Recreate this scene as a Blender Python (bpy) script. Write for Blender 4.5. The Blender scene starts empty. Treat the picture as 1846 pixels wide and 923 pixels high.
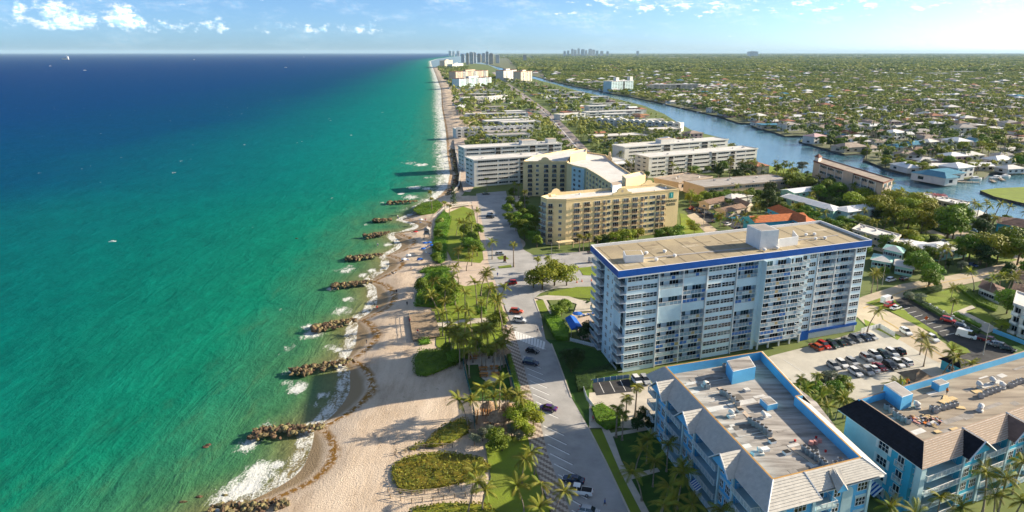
import bpy, math, random
import numpy as np
from mathutils import Vector, Euler, noise as mnoise
from mathutils.geometry import tessellate_polygon
R = random.Random(7)
sc = bpy.context.scene
COL = sc.collection
rad = math.radians

# ------------------------------------------------------------------ camera
H = 85.0                                  # flying height above the street
F = 1231.0                                # focal length in photo pixels (24 mm on 36 mm, 1846 px wide)
PITCH = math.atan((461.5 - 94.5) / F)
cd = bpy.data.cameras.new('camera'); cam = bpy.data.objects.new('camera', cd); COL.objects.link(cam)
cam.location = (0, 0, H); cam.rotation_euler = (rad(90) - PITCH, 0, 0)
cd.sensor_width = 36; cd.lens = F / 1846 * 36; cd.clip_start = 1; cd.clip_end = 250000
sc.camera = cam

# ------------------------------------------------------------------ light, sky, exposure
SUN_AZ, SUN_EL = 74.0, 21.0               # azimuth clockwise from the view direction
w = bpy.data.worlds.new('World'); sc.world = w; w.use_nodes = True
def build_world():
    nt = w.node_tree; N = nt.nodes; L = nt.links
    N.clear()
    def nd(t, **k):
        n = N.new(t)
        for a, b in k.items(): setattr(n, a, b)
        return n
    def mth(op, a, b=None, c=None, clamp=False):
        n = nd('ShaderNodeMath', operation=op, use_clamp=clamp)
        for i, v in enumerate((a, b, c)):
            if v is None: continue
            if isinstance(v, (int, float)): n.inputs[i].default_value = v
            else: L.new(v, n.inputs[i])
        return n.outputs[0]
    def mr(v, a, b, c=0., d=1., smooth=True):
        n = nd('ShaderNodeMapRange', clamp=True); n.interpolation_type = 'SMOOTHSTEP' if smooth else 'LINEAR'
        L.new(v, n.inputs[0])
        for i, x in enumerate((a, b, c, d)): n.inputs[i + 1].default_value = x
        return n.outputs[0]
    out = nd('ShaderNodeOutputWorld')
    sky = nd('ShaderNodeTexSky', sky_type='NISHITA', sun_disc=False)
    sky.sun_elevation = rad(SUN_EL); sky.sun_rotation = rad(SUN_AZ)
    sky.altitude = 85; sky.air_density = .42; sky.dust_density = .85; sky.ozone_density = 4.5
    bg = nd('ShaderNodeBackground'); bg.inputs[1].default_value = 0.098
    tint = nd('ShaderNodeMix', data_type='RGBA', blend_type='MULTIPLY'); tint.inputs[0].default_value = 1; tint.inputs[7].default_value = (.94, 1.03, .95, 1)
    L.new(sky.outputs[0], tint.inputs[6]); L.new(tint.outputs[2], bg.inputs[0])
    # clouds by direction: azimuth (deg, right +) and elevation (deg)
    tc = nd('ShaderNodeTexCoord'); sx = nd('ShaderNodeSeparateXYZ'); L.new(tc.outputs['Generated'], sx.inputs[0])
    az = mth('MULTIPLY', mth('ARCTAN2', sx.outputs[0], sx.outputs[1]), 57.2958)
    el = mth('MULTIPLY', mth('ARCSINE', sx.outputs[2]), 57.2958)
    def fbm(dx, dy, scale, sy=1.35, detail=7):
        c = nd('ShaderNodeCombineXYZ')
        L.new(mth('ADD', az, dx), c.inputs[0]); L.new(mth('MULTIPLY', mth('ADD', el, dy), sy), c.inputs[1])
        n = nd('ShaderNodeTexNoise'); n.inputs['Scale'].default_value = scale
        n.inputs['Detail'].default_value = detail; n.inputs['Roughness'].default_value = 0.62
        L.new(c.outputs[0], n.inputs['Vector']); return n.outputs[0]
    # cumulus bank over the sea: columns of different tops between 1.3 and 4 degrees
    top = fbm(11.3, 0, 0.22, 0.0, 3)                       # varies with azimuth only
    amp = mth('ADD', mr(az, -25.5, -29.5, 0.34, 1.0), 0)
    hgt = mth('MULTIPLY', mr(top, .32, .62, .2, 1.0), amp)
    topel = mth('ADD', mth('MULTIPLY', hgt, 2.6), 1.55)
    n1 = fbm(0, 0, 1.15); n1s = fbm(.14, .12, 1.15)
    lo = mr(el, 1.1, 1.9); hi = mth('SUBTRACT', 1.0, mr(mth('SUBTRACT', el, topel), -.9, .5))
    gate = mth('MULTIPLY', mr(az, -4, -14, 0, 1), mr(fbm(3.7, 0, .33, 0.3, 2), .40, .55, .25, 1.0))
    m1 = mth('MULTIPLY', mth('MULTIPLY', lo, hi), gate)
    d1 = mth('MULTIPLY', mr(mth('ADD', n1, mth('MULTIPLY', m1, .33)), .60, .88), .85)
    d1 = mth('MULTIPLY', d1, mr(m1, .04, .25))
    # broken small puffs high on the bright side
    n2 = fbm(5, 2, .75, 2.6); n2s = fbm(5.12, 2.1, .75, 2.6)
    m2 = mth('MULTIPLY', mr(el, 1.7, 3.4), mr(az, -2, 10, .15, 1.0))
    d2 = mth('MULTIPLY', mr(mth('ADD', n2, mth('MULTIPLY', m2, .17)), .665, .80), .8)
    # thin veil
    n3 = fbm(9, 4, .22, 3.2, 5); d3 = mth('MULTIPLY', mth('MULTIPLY', mr(n3, .45, .75), mr(el, .3, 4.5, .35, 1)), .35)
    dens = mth('MAXIMUM', mth('MAXIMUM', d1, d2), d3)
    lit = mr(mth('SUBTRACT', mth('ADD', n1, n2), mth('ADD', n1s, n2s)), -.09, .07)
    lit = mth('MULTIPLY', lit, mr(el, 1.2, 2.3, .55, 1.0))
    mixc = nd('ShaderNodeMix', data_type='RGBA'); L.new(lit, mixc.inputs[0])
    mixc.inputs[6].default_value = (.36, .56, .70, 1); mixc.inputs[7].default_value = (.80, .76, .73, 1)
    cb = nd('ShaderNodeBackground'); L.new(mixc.outputs[2], cb.inputs[0]); cb.inputs[1].default_value = .95
    mix = nd('ShaderNodeMixShader'); L.new(mth('MULTIPLY', dens, .92), mix.inputs[0])
    L.new(bg.outputs[0], mix.inputs[1]); L.new(cb.outputs[0], mix.inputs[2]); L.new(mix.outputs[0], out.inputs[0])
build_world()
ld = bpy.data.lights.new('sun', 'SUN'); ld.energy = 5.0; ld.angle = rad(.55); ld.color = (1.0, .86, .66)
sun = bpy.data.objects.new('sun', ld); COL.objects.link(sun)
sun.rotation_euler = Vector((math.sin(rad(SUN_AZ)) * math.cos(rad(SUN_EL)), math.cos(rad(SUN_AZ)) * math.cos(rad(SUN_EL)), math.sin(rad(SUN_EL)))).to_track_quat('Z', 'Y').to_euler()
sun.location = (60, 40, 200)
sc.view_settings.view_transform = 'Standard'; sc.view_settings.look = 'None'
sc.view_settings.exposure = 1.12; sc.view_settings.gamma = 1
sc.render.engine = 'CYCLES'
sc.cycles.max_bounces = 6; sc.cycles.diffuse_bounces = 2; sc.cycles.glossy_bounces = 2; sc.cycles.transmission_bounces = 2
sc.cycles.transparent_max_bounces = 6; sc.cycles.volume_bounces = 0
sc.cycles.use_adaptive_sampling = True; sc.cycles.adaptive_threshold = .02
sc.cycles.use_denoising = True

# ------------------------------------------------------------------ ground survey helper
def G(px, py, z=0.0):
    """the point of the plane z that the drone sees at photo pixel (px, py)"""
    x = (px - 923) / F; y = (461.5 - py) / F
    dy = math.cos(PITCH) + y * math.sin(PITCH); dz = -math.sin(PITCH) + y * math.cos(PITCH)
    t = (z - H) / dz
    return (x * t, dy * t)
def GP(pts, z=0.0): return [G(a, b, z) for a, b in pts]
def PR(x, y, z):
    z -= H; d = y * math.cos(PITCH) - z * math.sin(PITCH); u = y * math.sin(PITCH) + z * math.cos(PITCH)
    return (923 + F * x / d, 461.5 - F * u / d)
def inside(x, y, poly):
    c = False; n = len(poly); j = n - 1
    for i in range(n):
        xi, yi = poly[i]; xj, yj = poly[j]
        if (yi > y) != (yj > y) and x < (xj - xi) * (y - yi) / (yj - yi) + xi: c = not c
        j = i
    return c

# ------------------------------------------------------------------ materials
MATS = {}
def mat(name, col, rough=.8, var=.12, scale=.35, spec=.25, bump=0, bscale=3, metal=0, var2=None, rnd=0, trans=0, stretch=None, detail=6):
    """procedural paint / stone / leaf: base colour with two scales of wear, optional second colour, optional per-object variation"""
    if name in MATS: return MATS[name]
    m = bpy.data.materials.new(name); MATS[name] = m; m.use_nodes = True
    nt = m.node_tree; N = nt.nodes; L = nt.links
    b = N['Principled BSDF']; b.inputs['Roughness'].default_value = rough
    b.inputs['Specular IOR Level'].default_value = spec; b.inputs['Metallic'].default_value = metal
    geo = N.new('ShaderNodeNewGeometry'); pos = geo.outputs['Position']
    if stretch:
        mp = N.new('ShaderNodeMapping'); mp.inputs['Rotation'].default_value = (0, 0, stretch[2]); mp.inputs['Scale'].default_value = (stretch[0], stretch[1], 1)
        L.new(pos, mp.inputs[0]); pos = mp.outputs[0]
    n1 = N.new('ShaderNodeTexNoise'); n1.inputs['Scale'].default_value = scale; n1.inputs['Detail'].default_value = detail; n1.inputs['Roughness'].default_value = .65
    L.new(pos, n1.inputs['Vector'])
    mr = N.new('ShaderNodeMapRange'); mr.inputs[1].default_value = .3; mr.inputs[2].default_value = .7
    L.new(n1.outputs[0], mr.inputs[0])
    mx = N.new('ShaderNodeMix'); mx.data_type = 'RGBA'; L.new(mr.outputs[0], mx.inputs[0])
    c2 = var2 if var2 else tuple(max(0, c * (1 - 2 * var)) for c in col)
    c1 = col if var2 else tuple(min(1, c * (1 + var)) for c in col)
    mx.inputs[6].default_value = (*c2, 1); mx.inputs[7].default_value = (*c1, 1)
    o = mx.outputs[2]
    if rnd:
        oi = N.new('ShaderNodeObjectInfo'); hs = N.new('ShaderNodeHueSaturation')
        a = N.new('ShaderNodeMapRange'); a.inputs[3].default_value = .5 - rnd * .12; a.inputs[4].default_value = .5 + rnd * .10
        v = N.new('ShaderNodeMapRange'); v.inputs[3].default_value = 1 - rnd; v.inputs[4].default_value = 1 + rnd
        L.new(oi.outputs['Random'], a.inputs[0]); L.new(oi.outputs['Random'], v.inputs[0])
        L.new(a.outputs[0], hs.inputs['Hue']); L.new(v.outputs[0], hs.inputs['Value']); L.new(o, hs.inputs['Color']); o = hs.outputs[0]
    L.new(o, b.inputs['Base Color'])
    if bump:
        n2 = N.new('ShaderNodeTexNoise'); n2.inputs['Scale'].default_value = bscale; n2.inputs['Detail'].default_value = 4
        L.new(pos, n2.inputs['Vector'])
        bp = N.new('ShaderNodeBump'); bp.inputs['Strength'].default_value = bump; bp.inputs['Distance'].default_value = .3
        L.new(n2.outputs[0], bp.inputs['Height']); L.new(bp.outputs[0], b.inputs['Normal'])
    if trans:
        t = N.new('ShaderNodeBsdfTranslucent'); L.new(o, t.inputs[0]); ms = N.new('ShaderNodeMixShader'); ms.inputs[0].default_value = trans
        L.new(b.outputs[0], ms.inputs[1]); L.new(t.outputs[0], ms.inputs[2]); L.new(ms.outputs[0], N['Material Output'].inputs[0])
    return m
def glassmat(name, col, rough=.08, spec=.6):
    return mat(name, col, rough, .5, .6, spec)

# ------------------------------------------------------------------ mesh building
class Fr:
    """a local frame: origin, unit-ish axes u (along) and v (into depth)"""
    def __init__(s, o, u, v=None, z=0):
        s.o = o; l = math.hypot(*u); s.u = (u[0] / l, u[1] / l); s.z = z
        s.v = v if v else (-s.u[1], s.u[0])
        l = math.hypot(*s.v); s.v = (s.v[0] / l, s.v[1] / l)
        s.rz = math.atan2(s.u[1], s.u[0])
    def p(s, x, y, z=0): return (s.o[0] + s.u[0] * x + s.v[0] * y, s.o[1] + s.u[1] * x + s.v[1] * y, z + s.z)
    def q(s, x, y): return s.p(x, y)[:2]
    def inv(s, X, Y):
        a, b, c, d = s.u[0], s.v[0], s.u[1], s.v[1]; det = a * d - b * c; X -= s.o[0]; Y -= s.o[1]
        return ((X * d - Y * b) / det, (-X * c + Y * a) / det)
ID = Fr((0, 0), (1, 0))
class MB:
    def __init__(s): s.v = []; s.f = []; s.m = []; s.mats = []
    def mi(s, m):
        if m not in s.mats: s.mats.append(m)
        return s.mats.index(m)
    def face(s, pts, m):
        k = len(s.v); s.v += [tuple(p) for p in pts]; s.f.append(tuple(range(k, k + len(pts)))); s.m.append(s.mi(m))
    def tess(s, poly, z, m):
        if len(poly) < 5: s.face([(x, y, z) for x, y in poly], m); return
        k = len(s.v); s.v += [(x, y, z) for x, y in poly]
        for t in tessellate_polygon([[Vector((x, y, 0)) for x, y in poly]]):
            s.f.append(tuple(k + i for i in t)); s.m.append(s.mi(m))
    def prism(s, poly, z0, z1, m, mt=None, bottom=True):
        n = len(poly)
        for i in range(n):
            a, b = poly[i], poly[(i + 1) % n]
            s.face([(*a, z0), (*b, z0), (*b, z1), (*a, z1)], m)
        s.tess(poly, z1, mt or m)
        if bottom: s.tess(poly[::-1], z0, m)
    def box(s, x0, x1, y0, y1, z0, z1, m, mt=None, fr=ID, bottom=True):
        s.prism([fr.q(x0, y0), fr.q(x1, y0), fr.q(x1, y1), fr.q(x0, y1)], z0 + fr.z, z1 + fr.z, m, mt, bottom)
    def cyl(s, c, r, z0, z1, n, m, r2=None, mt=None, cap=True, ph=0):
        r2 = r if r2 is None else r2
        a = [(c[0] + r * math.cos(2 * math.pi * i / n + ph), c[1] + r * math.sin(2 * math.pi * i / n + ph), z0) for i in range(n)]
        b = [(c[0] + r2 * math.cos(2 * math.pi * i / n + ph), c[1] + r2 * math.sin(2 * math.pi * i / n + ph), z1) for i in range(n)]
        for i in range(n): j = (i + 1) % n; s.face([a[i], a[j], b[j], b[i]], m)
        if cap and r2 > 0: s.face(b, mt or m)
    def tube(s, pts, rs, n, m):
        rings = []
        for i, p in enumerate(pts):
            p = Vector(p); d = (Vector(pts[min(i + 1, len(pts) - 1)]) - Vector(pts[max(i - 1, 0)])).normalized()
            a = d.cross(Vector((0, 0, 1)) if abs(d.z) < .9 else Vector((1, 0, 0))).normalized(); b = d.cross(a)
            r = rs[i] if isinstance(rs, (list, tuple)) else rs
            rings.append([p + (a * math.cos(2 * math.pi * k / n) + b * math.sin(2 * math.pi * k / n)) * r for k in range(n)])
        base = len(s.v); mi = s.mi(m)
        for r in rings: s.v += [tuple(q) for q in r]
        for i in range(len(rings) - 1):
            for k in range(n):
                k2 = (k + 1) % n
                s.f.append((base + i * n + k, base + i * n + k2, base + (i + 1) * n + k2, base + (i + 1) * n + k)); s.m.append(mi)
        s.f.append(tuple(base + (len(rings) - 1) * n + k for k in range(n))); s.m.append(mi)
    def courses(s, a0, a1, b0, b1, n, m, lift=.09):
        """a tiled slope of n stepped courses between eave a0-a1 and top b0-b1"""
        a0, a1, b0, b1 = map(Vector, (a0, a1, b0, b1))
        nn = (a1 - a0).cross(b0 - a0)
        if nn.length < 1e-6: nn = (a1 - a0).cross(b1 - a0)
        nn.normalize()
        if nn.z < 0: nn = -nn
        for i in range(n):
            t0, t1 = i / n, (i + 1) / n
            p0, p1, q0, q1 = a0.lerp(b0, t0), a1.lerp(b1, t0), a0.lerp(b0, t1), a1.lerp(b1, t1)
            mm = m[i % len(m)] if isinstance(m, list) else m
            s.face([p0, p1, p1 + nn * lift, p0 + nn * lift], mm)
            s.face([p0 + nn * lift, p1 + nn * lift, q1, q0], mm)
    def mesh(s, name):
        me = bpy.data.meshes.new(name); me.from_pydata(s.v, [], s.f)
        for m in s.mats: me.materials.append(m)
        if len(s.mats) > 1: me.polygons.foreach_set('material_index', s.m)
        me.update(); return me
    def build(s, name, parent=None, off=None):
        """link as one object; vertices are in world axes, the origin sits at off (or at the parent's place)"""
        o = off if off is not None else ((tuple(parent.location) if parent else (0, 0, 0)))
        if any(o): s.v = [(x - o[0], y - o[1], z - o[2]) for x, y, z in s.v]
        ob = bpy.data.objects.new(name, s.mesh(name)); COL.objects.link(ob)
        if parent: ob.parent = parent; ob.location = (0, 0, 0)
        else: ob.location = o
        return ob
def tag(o, label=None, cat=None, group=None, kind=None):
    if label: o['label'] = label
    if cat: o['category'] = cat
    if group: o['group'] = group
    if kind: o['kind'] = kind
    return o
def thing(name, label, cat, loc=(0, 0, 0), group=None, rz=0):
    o = bpy.data.objects.new(name, None); COL.objects.link(o); o.empty_display_size = .5
    o.location = loc if len(loc) == 3 else (*loc, 0); o.rotation_euler = (0, 0, rz)
    return tag(o, label, cat, group)
def part(name, me, parent, loc=(0, 0, 0), rz=0, m=None, rot=None, sc_=None):
    """a shared mesh as a child of parent, placed in the parent's own axes"""
    o = bpy.data.objects.new(name, me); COL.objects.link(o); o.parent = parent
    o.location = loc; o.rotation_euler = rot if rot else (0, 0, rz)
    if sc_: o.scale = sc_
    if m: o.material_slots[0].link = 'OBJECT'; o.material_slots[0].material = m
    return o
def struct(o): o['kind'] = 'structure'; return o
def sheet(name, pts, z, m, px=True, thick=0):
    poly = GP(pts, z) if px else pts
    mb = MB()
    if thick: mb.prism(poly, z - thick, z, m, bottom=False)
    else: mb.tess(poly, z, m)
    return struct(mb.build(name))
def smooth(me): me.polygons.foreach_set('use_smooth', [True] * len(me.polygons))
def ribbon(pts, wid):
    """left and right edges of a strip of given width along world points"""
    L_, R_ = [], []
    for i, p in enumerate(pts):
        a = pts[max(i - 1, 0)]; b = pts[min(i + 1, len(pts) - 1)]; d = (b[0] - a[0], b[1] - a[1]); l = math.hypot(*d); n = (-d[1] / l, d[0] / l)
        L_.append((p[0] + n[0] * wid / 2, p[1] + n[1] * wid / 2)); R_.append((p[0] - n[0] * wid / 2, p[1] - n[1] * wid / 2))
    return L_ + R_[::-1]
EXCL = []                                  # footprints trees keep out of
def keep(poly): EXCL.append((min(p[0] for p in poly), max(p[0] for p in poly), min(p[1] for p in poly), max(p[1] for p in poly), poly))
def free(x, y, r=0):
    for a, b, c, d, poly in EXCL:
        if a - r < x < b + r and c - r < y < d + r:
            if inside(x, y, poly): return False
            if r and any(inside(x + r * dx, y + r * dy, poly) for dx, dy in ((1, 0), (-1, 0), (0, 1), (0, -1))): return False
    return True

# ------------------------------------------------------------------ palette
m_asph = mat('asphalt_dark', (.055, .055, .058), .9, .25, .25)
m_road = mat('road_pale', (.42, .405, .385), .9, .14, .12, bump=.15, bscale=6)
m_street = mat('street_tan', (.52, .43, .31), .9, .14, .1)
m_farroad = mat('far_road', (.36, .31, .28), .9, .2, .05)
m_conc = mat('concrete_pale', (.58, .52, .43), .85, .12, .2)
m_plaza = mat('plaza_pink', (.58, .46, .36), .85, .1, .3)
m_lot = mat('lot_concrete', (.54, .51, .44), .85, .12, .12)
m_white = mat('white_paint', (.80, .80, .78), .6, .05, .4)
m_line = mat('line_paint', (.80, .79, .76), .7, .1, 1.5)
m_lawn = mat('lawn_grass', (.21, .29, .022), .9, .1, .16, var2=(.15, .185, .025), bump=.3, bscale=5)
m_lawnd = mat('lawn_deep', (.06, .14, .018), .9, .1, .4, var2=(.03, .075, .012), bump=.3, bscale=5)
m_soil = mat('island_ground', (.17, .20, .06), .95, .1, .05, var2=(.08, .13, .03))
m_main = mat('mainland_ground', (.10, .13, .05), .95, .1, .02, var2=(.185, .18, .11))
m_dune = mat('dune_plants', (.11, .14, .022), .9, .1, .5, var2=(.05, .10, .015), bump=.6, bscale=3)
m_wood = mat('weathered_wood', (.36, .27, .18), .85, .2, 1.2)
m_woodo = mat('orange_wood', (.46, .21, .06), .7, .2, 1.5)
m_wall = mat('seawall_stone', (.10, .095, .085), .9, .3, .4)
m_rock = mat('boulder_stone', (.26, .19, .095), .9, .3, .9, var2=(.07, .058, .032), bump=.5, bscale=3, rnd=.35)
m_pool = mat('pool_water', (.02, .42, .45), .08, .1, .3, spec=.5)

# ------------------------------------------------------------------ coastline (waterline, traced on the ground plane)
SEA = -1.5
CP = [(300, 985), (395, 935), (425, 905), (472, 880), (500, 845), (508, 822), (522, 800), (548, 786), (566, 768), (574, 752), (580, 726), (596, 700), (594, 682), (610, 664), (632, 655),
      (604, 646), (612, 620), (605, 603), (630, 588), (644, 570), (653, 552), (650, 536), (660, 520), (668, 510), (653, 503), (672, 487), (681, 474), (690, 462),
      (698, 452), (704, 443), (697, 431), (700, 422), (718, 419), (738, 410), (731, 401), (716, 394), (738, 384), (752, 372), (764, 366), (781, 356), (798, 338), (804, 312), (800, 278),
      (799, 240), (797, 222), (793, 193), (793, 162), (790, 152), (784, 134), (778, 118), (776, 110), (790, 106), (830, 101), (860, 99)]
cw = [G(a, b, SEA) for a, b in CP]
CXY = []
for p in cw:
    if not CXY or p[1] > CXY[-1][1] + .3: CXY.append(p)
CY = np.array([p[1] for p in CXY]); CX = np.array([p[0] for p in CXY])
# between the groynes the sea has bitten small bays into the sand
GYS = np.array([G(a, b, SEA)[1] for a, b in ((500, 912), (585, 772), (640, 652), (640, 578), (672, 509), (690, 461), (702, 421), (706, 397), (752, 364))])
def bay(y):
    y = np.asarray(y, float); k = np.clip(np.searchsorted(GYS, y) - 1, 0, len(GYS) - 2); t = np.clip((y - GYS[k]) / (GYS[k + 1] - GYS[k]), 0, 1)
    return np.where((y > GYS[0] - 8) & (y < GYS[-1]), np.sin(np.pi * t) ** .8, np.where(y < GYS[0], .5, 0))
yy = np.concatenate([np.arange(CY[0], 385, 1.0), CY[CY > 386]]); xx = np.interp(yy, CY, CX); near_ = yy < 385
xs_ = np.convolve(np.pad(xx[near_], 6, 'edge'), np.ones(13) / 13, 'valid'); xx[near_] = xs_ + 5.2 * bay(yy[near_]) - 2.4
CY, CX = yy, xx; CXY = list(zip(CX.tolist(), CY.tolist()))
def coast(y): return np.interp(y, CY, CX)
SEG0 = np.array(CXY[:-1]); SEG1 = np.array(CXY[1:])
def shore_dist(X, Y):
    """distance to the waterline, for arrays"""
    best = np.full(X.shape, 1e12)
    for (ax, ay), (bx, by) in zip(SEG0, SEG1):
        dx, dy = bx - ax, by - ay; l2 = dx * dx + dy * dy
        t = np.clip(((X - ax) * dx + (Y - ay) * dy) / l2, 0, 1)
        best = np.minimum(best, (X - ax - t * dx) ** 2 + (Y - ay - t * dy) ** 2)
    return np.sqrt(best)
def grid_mesh(name, X, Y, Z, m, attrs):
    ny, nx = X.shape
    me = bpy.data.meshes.new(name)
    i = np.arange(ny * nx).reshape(ny, nx)
    quads = np.stack([i[:-1, :-1], i[:-1, 1:], i[1:, 1:], i[1:, :-1]], -1).reshape(-1, 4)
    me.vertices.add(ny * nx); me.vertices.foreach_set('co', np.stack([X, Y, Z], -1).astype(np.float32).ravel())
    me.loops.add(quads.size); me.loops.foreach_set('vertex_index', quads.astype(np.int32).ravel())
    me.polygons.add(len(quads)); me.polygons.foreach_set('loop_start', np.arange(0, quads.size, 4, dtype=np.int32))
    me.update(calc_edges=True); me.polygons.foreach_set('use_smooth', np.ones(len(quads), bool))
    for k, a in attrs.items():
        at = me.attributes.new(k, 'FLOAT', 'POINT'); at.data.foreach_set('value', a.astype(np.float32).ravel())
    me.materials.append(m)
    o = bpy.data.objects.new(name, me); COL.objects.link(o); return o

class NT:
    """small helper to write node graphs as expressions"""
    def __init__(s, name):
        s.m = bpy.data.materials.new(name); s.m.use_nodes = True; s.nt = s.m.node_tree; s.N = s.nt.nodes; s.L = s.nt.links; s.b = s.N['Principled BSDF']
    def math(s, op, a, b=None, clamp=False):
        n = s.N.new('ShaderNodeMath'); n.operation = op; n.use_clamp = clamp
        for i, v in enumerate((a, b)):
            if v is None: continue
            if isinstance(v, (int, float)): n.inputs[i].default_value = v
            else: s.L.new(v, n.inputs[i])
        return n.outputs[0]
    def mr(s, v, a, b, c=0., d=1., smooth=True):
        n = s.N.new('ShaderNodeMapRange'); n.interpolation_type = 'SMOOTHSTEP' if smooth else 'LINEAR'; s.L.new(v, n.inputs[0])
        for i, x in enumerate((a, b, c, d)): n.inputs[i + 1].default_value = x
        return n.outputs[0]
    def attr(s, k): n = s.N.new('ShaderNodeAttribute'); n.attribute_name = k; return n.outputs['Fac']
    def pos(s, sx=1, sy=1, rz=0):
        g = s.N.new('ShaderNodeNewGeometry'); mp = s.N.new('ShaderNodeMapping'); mp.vector_type = 'POINT'
        mp.inputs['Scale'].default_value = (sx, sy, 1); mp.inputs['Rotation'].default_value = (0, 0, rz); s.L.new(g.outputs['Position'], mp.inputs[0]); return mp.outputs[0]
    def noise(s, vec, scale, detail=4, rough=.55, dist=0):
        n = s.N.new('ShaderNodeTexNoise'); n.inputs['Scale'].default_value = scale; n.inputs['Detail'].default_value = detail
        n.inputs['Roughness'].default_value = rough; n.inputs['Distortion'].default_value = dist; s.L.new(vec, n.inputs['Vector']); return n.outputs[0]
    def ramp(s, v, stops):
        n = s.N.new('ShaderNodeValToRGB'); e = n.color_ramp.elements
        while len(e) < len(stops): e.new(.5)
        for el_, (p, c) in zip(e, stops): el_.position = p; el_.color = (*c, 1)
        s.L.new(v, n.inputs[0]); return n.outputs[0]
    def mix(s, f, a, b, blend='MIX'):
        n = s.N.new('ShaderNodeMix'); n.data_type = 'RGBA'; n.blend_type = blend
        for i, v in ((0, f), (6, a), (7, b)):
            if isinstance(v, (int, float)): n.inputs[i].default_value = v
            elif isinstance(v, tuple): n.inputs[i].default_value = (*v, 1)
            else: s.L.new(v, n.inputs[i])
        return n.outputs[2]
    def bump(s, h, st, dist, prev=None):
        n = s.N.new('ShaderNodeBump'); n.inputs['Strength'].default_value = st; n.inputs['Distance'].default_value = dist; s.L.new(h, n.inputs['Height'])
        if prev: s.L.new(prev, n.inputs['Normal'])
        return n.outputs[0]

# ---- the sea: depth colours by distance from the shore, swell, surf and whitecaps
def sea_material():
    t = NT('sea_water'); d = t.attr('shore'); foamw = t.attr('surf')
    big = t.noise(t.pos(1, .6, .3), .008, 5, .6); mid = t.noise(t.pos(1, .7, .35), .06, 6, .7); fine = t.noise(t.pos(1, .85, .4), .38, 5, .7)
    dd = t.math('ADD', d, t.math('MULTIPLY', t.math('SUBTRACT', big, .5), t.math('MULTIPLY', d, .5)))
    v = t.math('POWER', t.math('DIVIDE', dd, 1600.), .4, True)
    p = lambda x: (x / 1600.) ** .4
    col = t.ramp(v, [(0, (.20, .155, .062)), (p(4), (.14, .175, .07)), (p(12), (.05, .17, .07)), (p(40), (.004, .172, .098)), (p(110), (0, .128, .105)), (p(200), (0, .100, .118)), (p(330), (0, .052, .125)), (p(600), (0, .058, .15)), (1, (0, .050, .15))])
    sw = t.noise(t.pos(1, .30, .55), .15, 5, .65, .8)
    k = t.math('ADD', t.math('MULTIPLY', t.math('SUBTRACT', mid, .5), 1.5), t.math('MULTIPLY', t.math('SUBTRACT', fine, .5), 1.35))
    k = t.math('ADD', t.math('ADD', k, t.math('MULTIPLY', t.math('SUBTRACT', sw, .5), .9)), 1.0)
    hs = t.N.new('ShaderNodeHueSaturation'); t.L.new(col, hs.inputs['Color']); t.L.new(t.mr(k, .3, 1.7, .62, 1.38, False), hs.inputs['Value'])
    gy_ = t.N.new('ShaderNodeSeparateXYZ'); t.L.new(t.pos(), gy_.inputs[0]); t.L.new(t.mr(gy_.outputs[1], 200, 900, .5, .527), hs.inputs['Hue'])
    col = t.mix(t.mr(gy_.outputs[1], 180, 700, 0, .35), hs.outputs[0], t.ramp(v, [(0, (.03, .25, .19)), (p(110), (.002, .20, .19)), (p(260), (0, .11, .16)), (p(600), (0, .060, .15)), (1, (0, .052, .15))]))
    # sandy bottom showing through in streaks near the shore
    st = t.math('MULTIPLY', t.mr(t.noise(t.pos(1, .3, .45), .16, 5, .65), .5, .72), t.mr(d, 60, 6))
    col = t.mix(t.math('MULTIPLY', st, .38), col, (.09, .15, .055))
    # surf: attribute surf holds where waves break
    n = t.noise(t.pos(1, .4, -.15), .38, 8, .72, .9); n2 = t.noise(t.pos(1, 1), 1.9, 5, .65)
    nn = t.math('ADD', t.math('MULTIPLY', n, .62), t.math('MULTIPLY', n2, .38))
    foam = t.mr(t.math('ADD', nn, t.math('MULTIPLY', foamw, .30)), .665, .80)
    wc = t.math('MULTIPLY', t.mr(t.noise(t.pos(1, .45, .25), .16, 3, .5), .745, .775), t.mr(d, 30, 90, .35, 1))
    wc = t.math('MULTIPLY', wc, t.mr(t.noise(t.pos(), .9, 4), .40, .6))
    f = t.math('MAXIMUM', foam, wc)
    col = t.mix(t.math('MULTIPLY', f, .85), col, (.78, .78, .74))
    t.L.new(col, t.b.inputs['Base Color']); t.L.new(t.mr(f, 0, 1, .22, .8), t.b.inputs['Roughness']); t.b.inputs['Specular IOR Level'].default_value = 0
    h = t.math('ADD', t.math('MULTIPLY', fine, .35), t.math('MULTIPLY', mid, 1.2)); h = t.math('ADD', h, t.math('MULTIPLY', sw, .8)); h = t.math('ADD', h, t.math('MULTIPLY', f, .25))
    bn = t.bump(h, .75, 1.0); t.L.new(bn, t.b.inputs['Normal'])
    gl = t.N.new('ShaderNodeBsdfGlossy'); gl.inputs['Roughness'].default_value = .3; gl.inputs['Color'].default_value = (.45, .85, 1, 1); t.L.new(bn, gl.inputs['Normal'])
    ms = t.N.new('ShaderNodeMixShader'); ms.inputs[0].default_value = .03; t.L.new(t.b.outputs[0], ms.inputs[1]); t.L.new(gl.outputs[0], ms.inputs[2]); t.L.new(ms.outputs[0], t.N['Material Output'].inputs[0])
    return t.m
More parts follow.
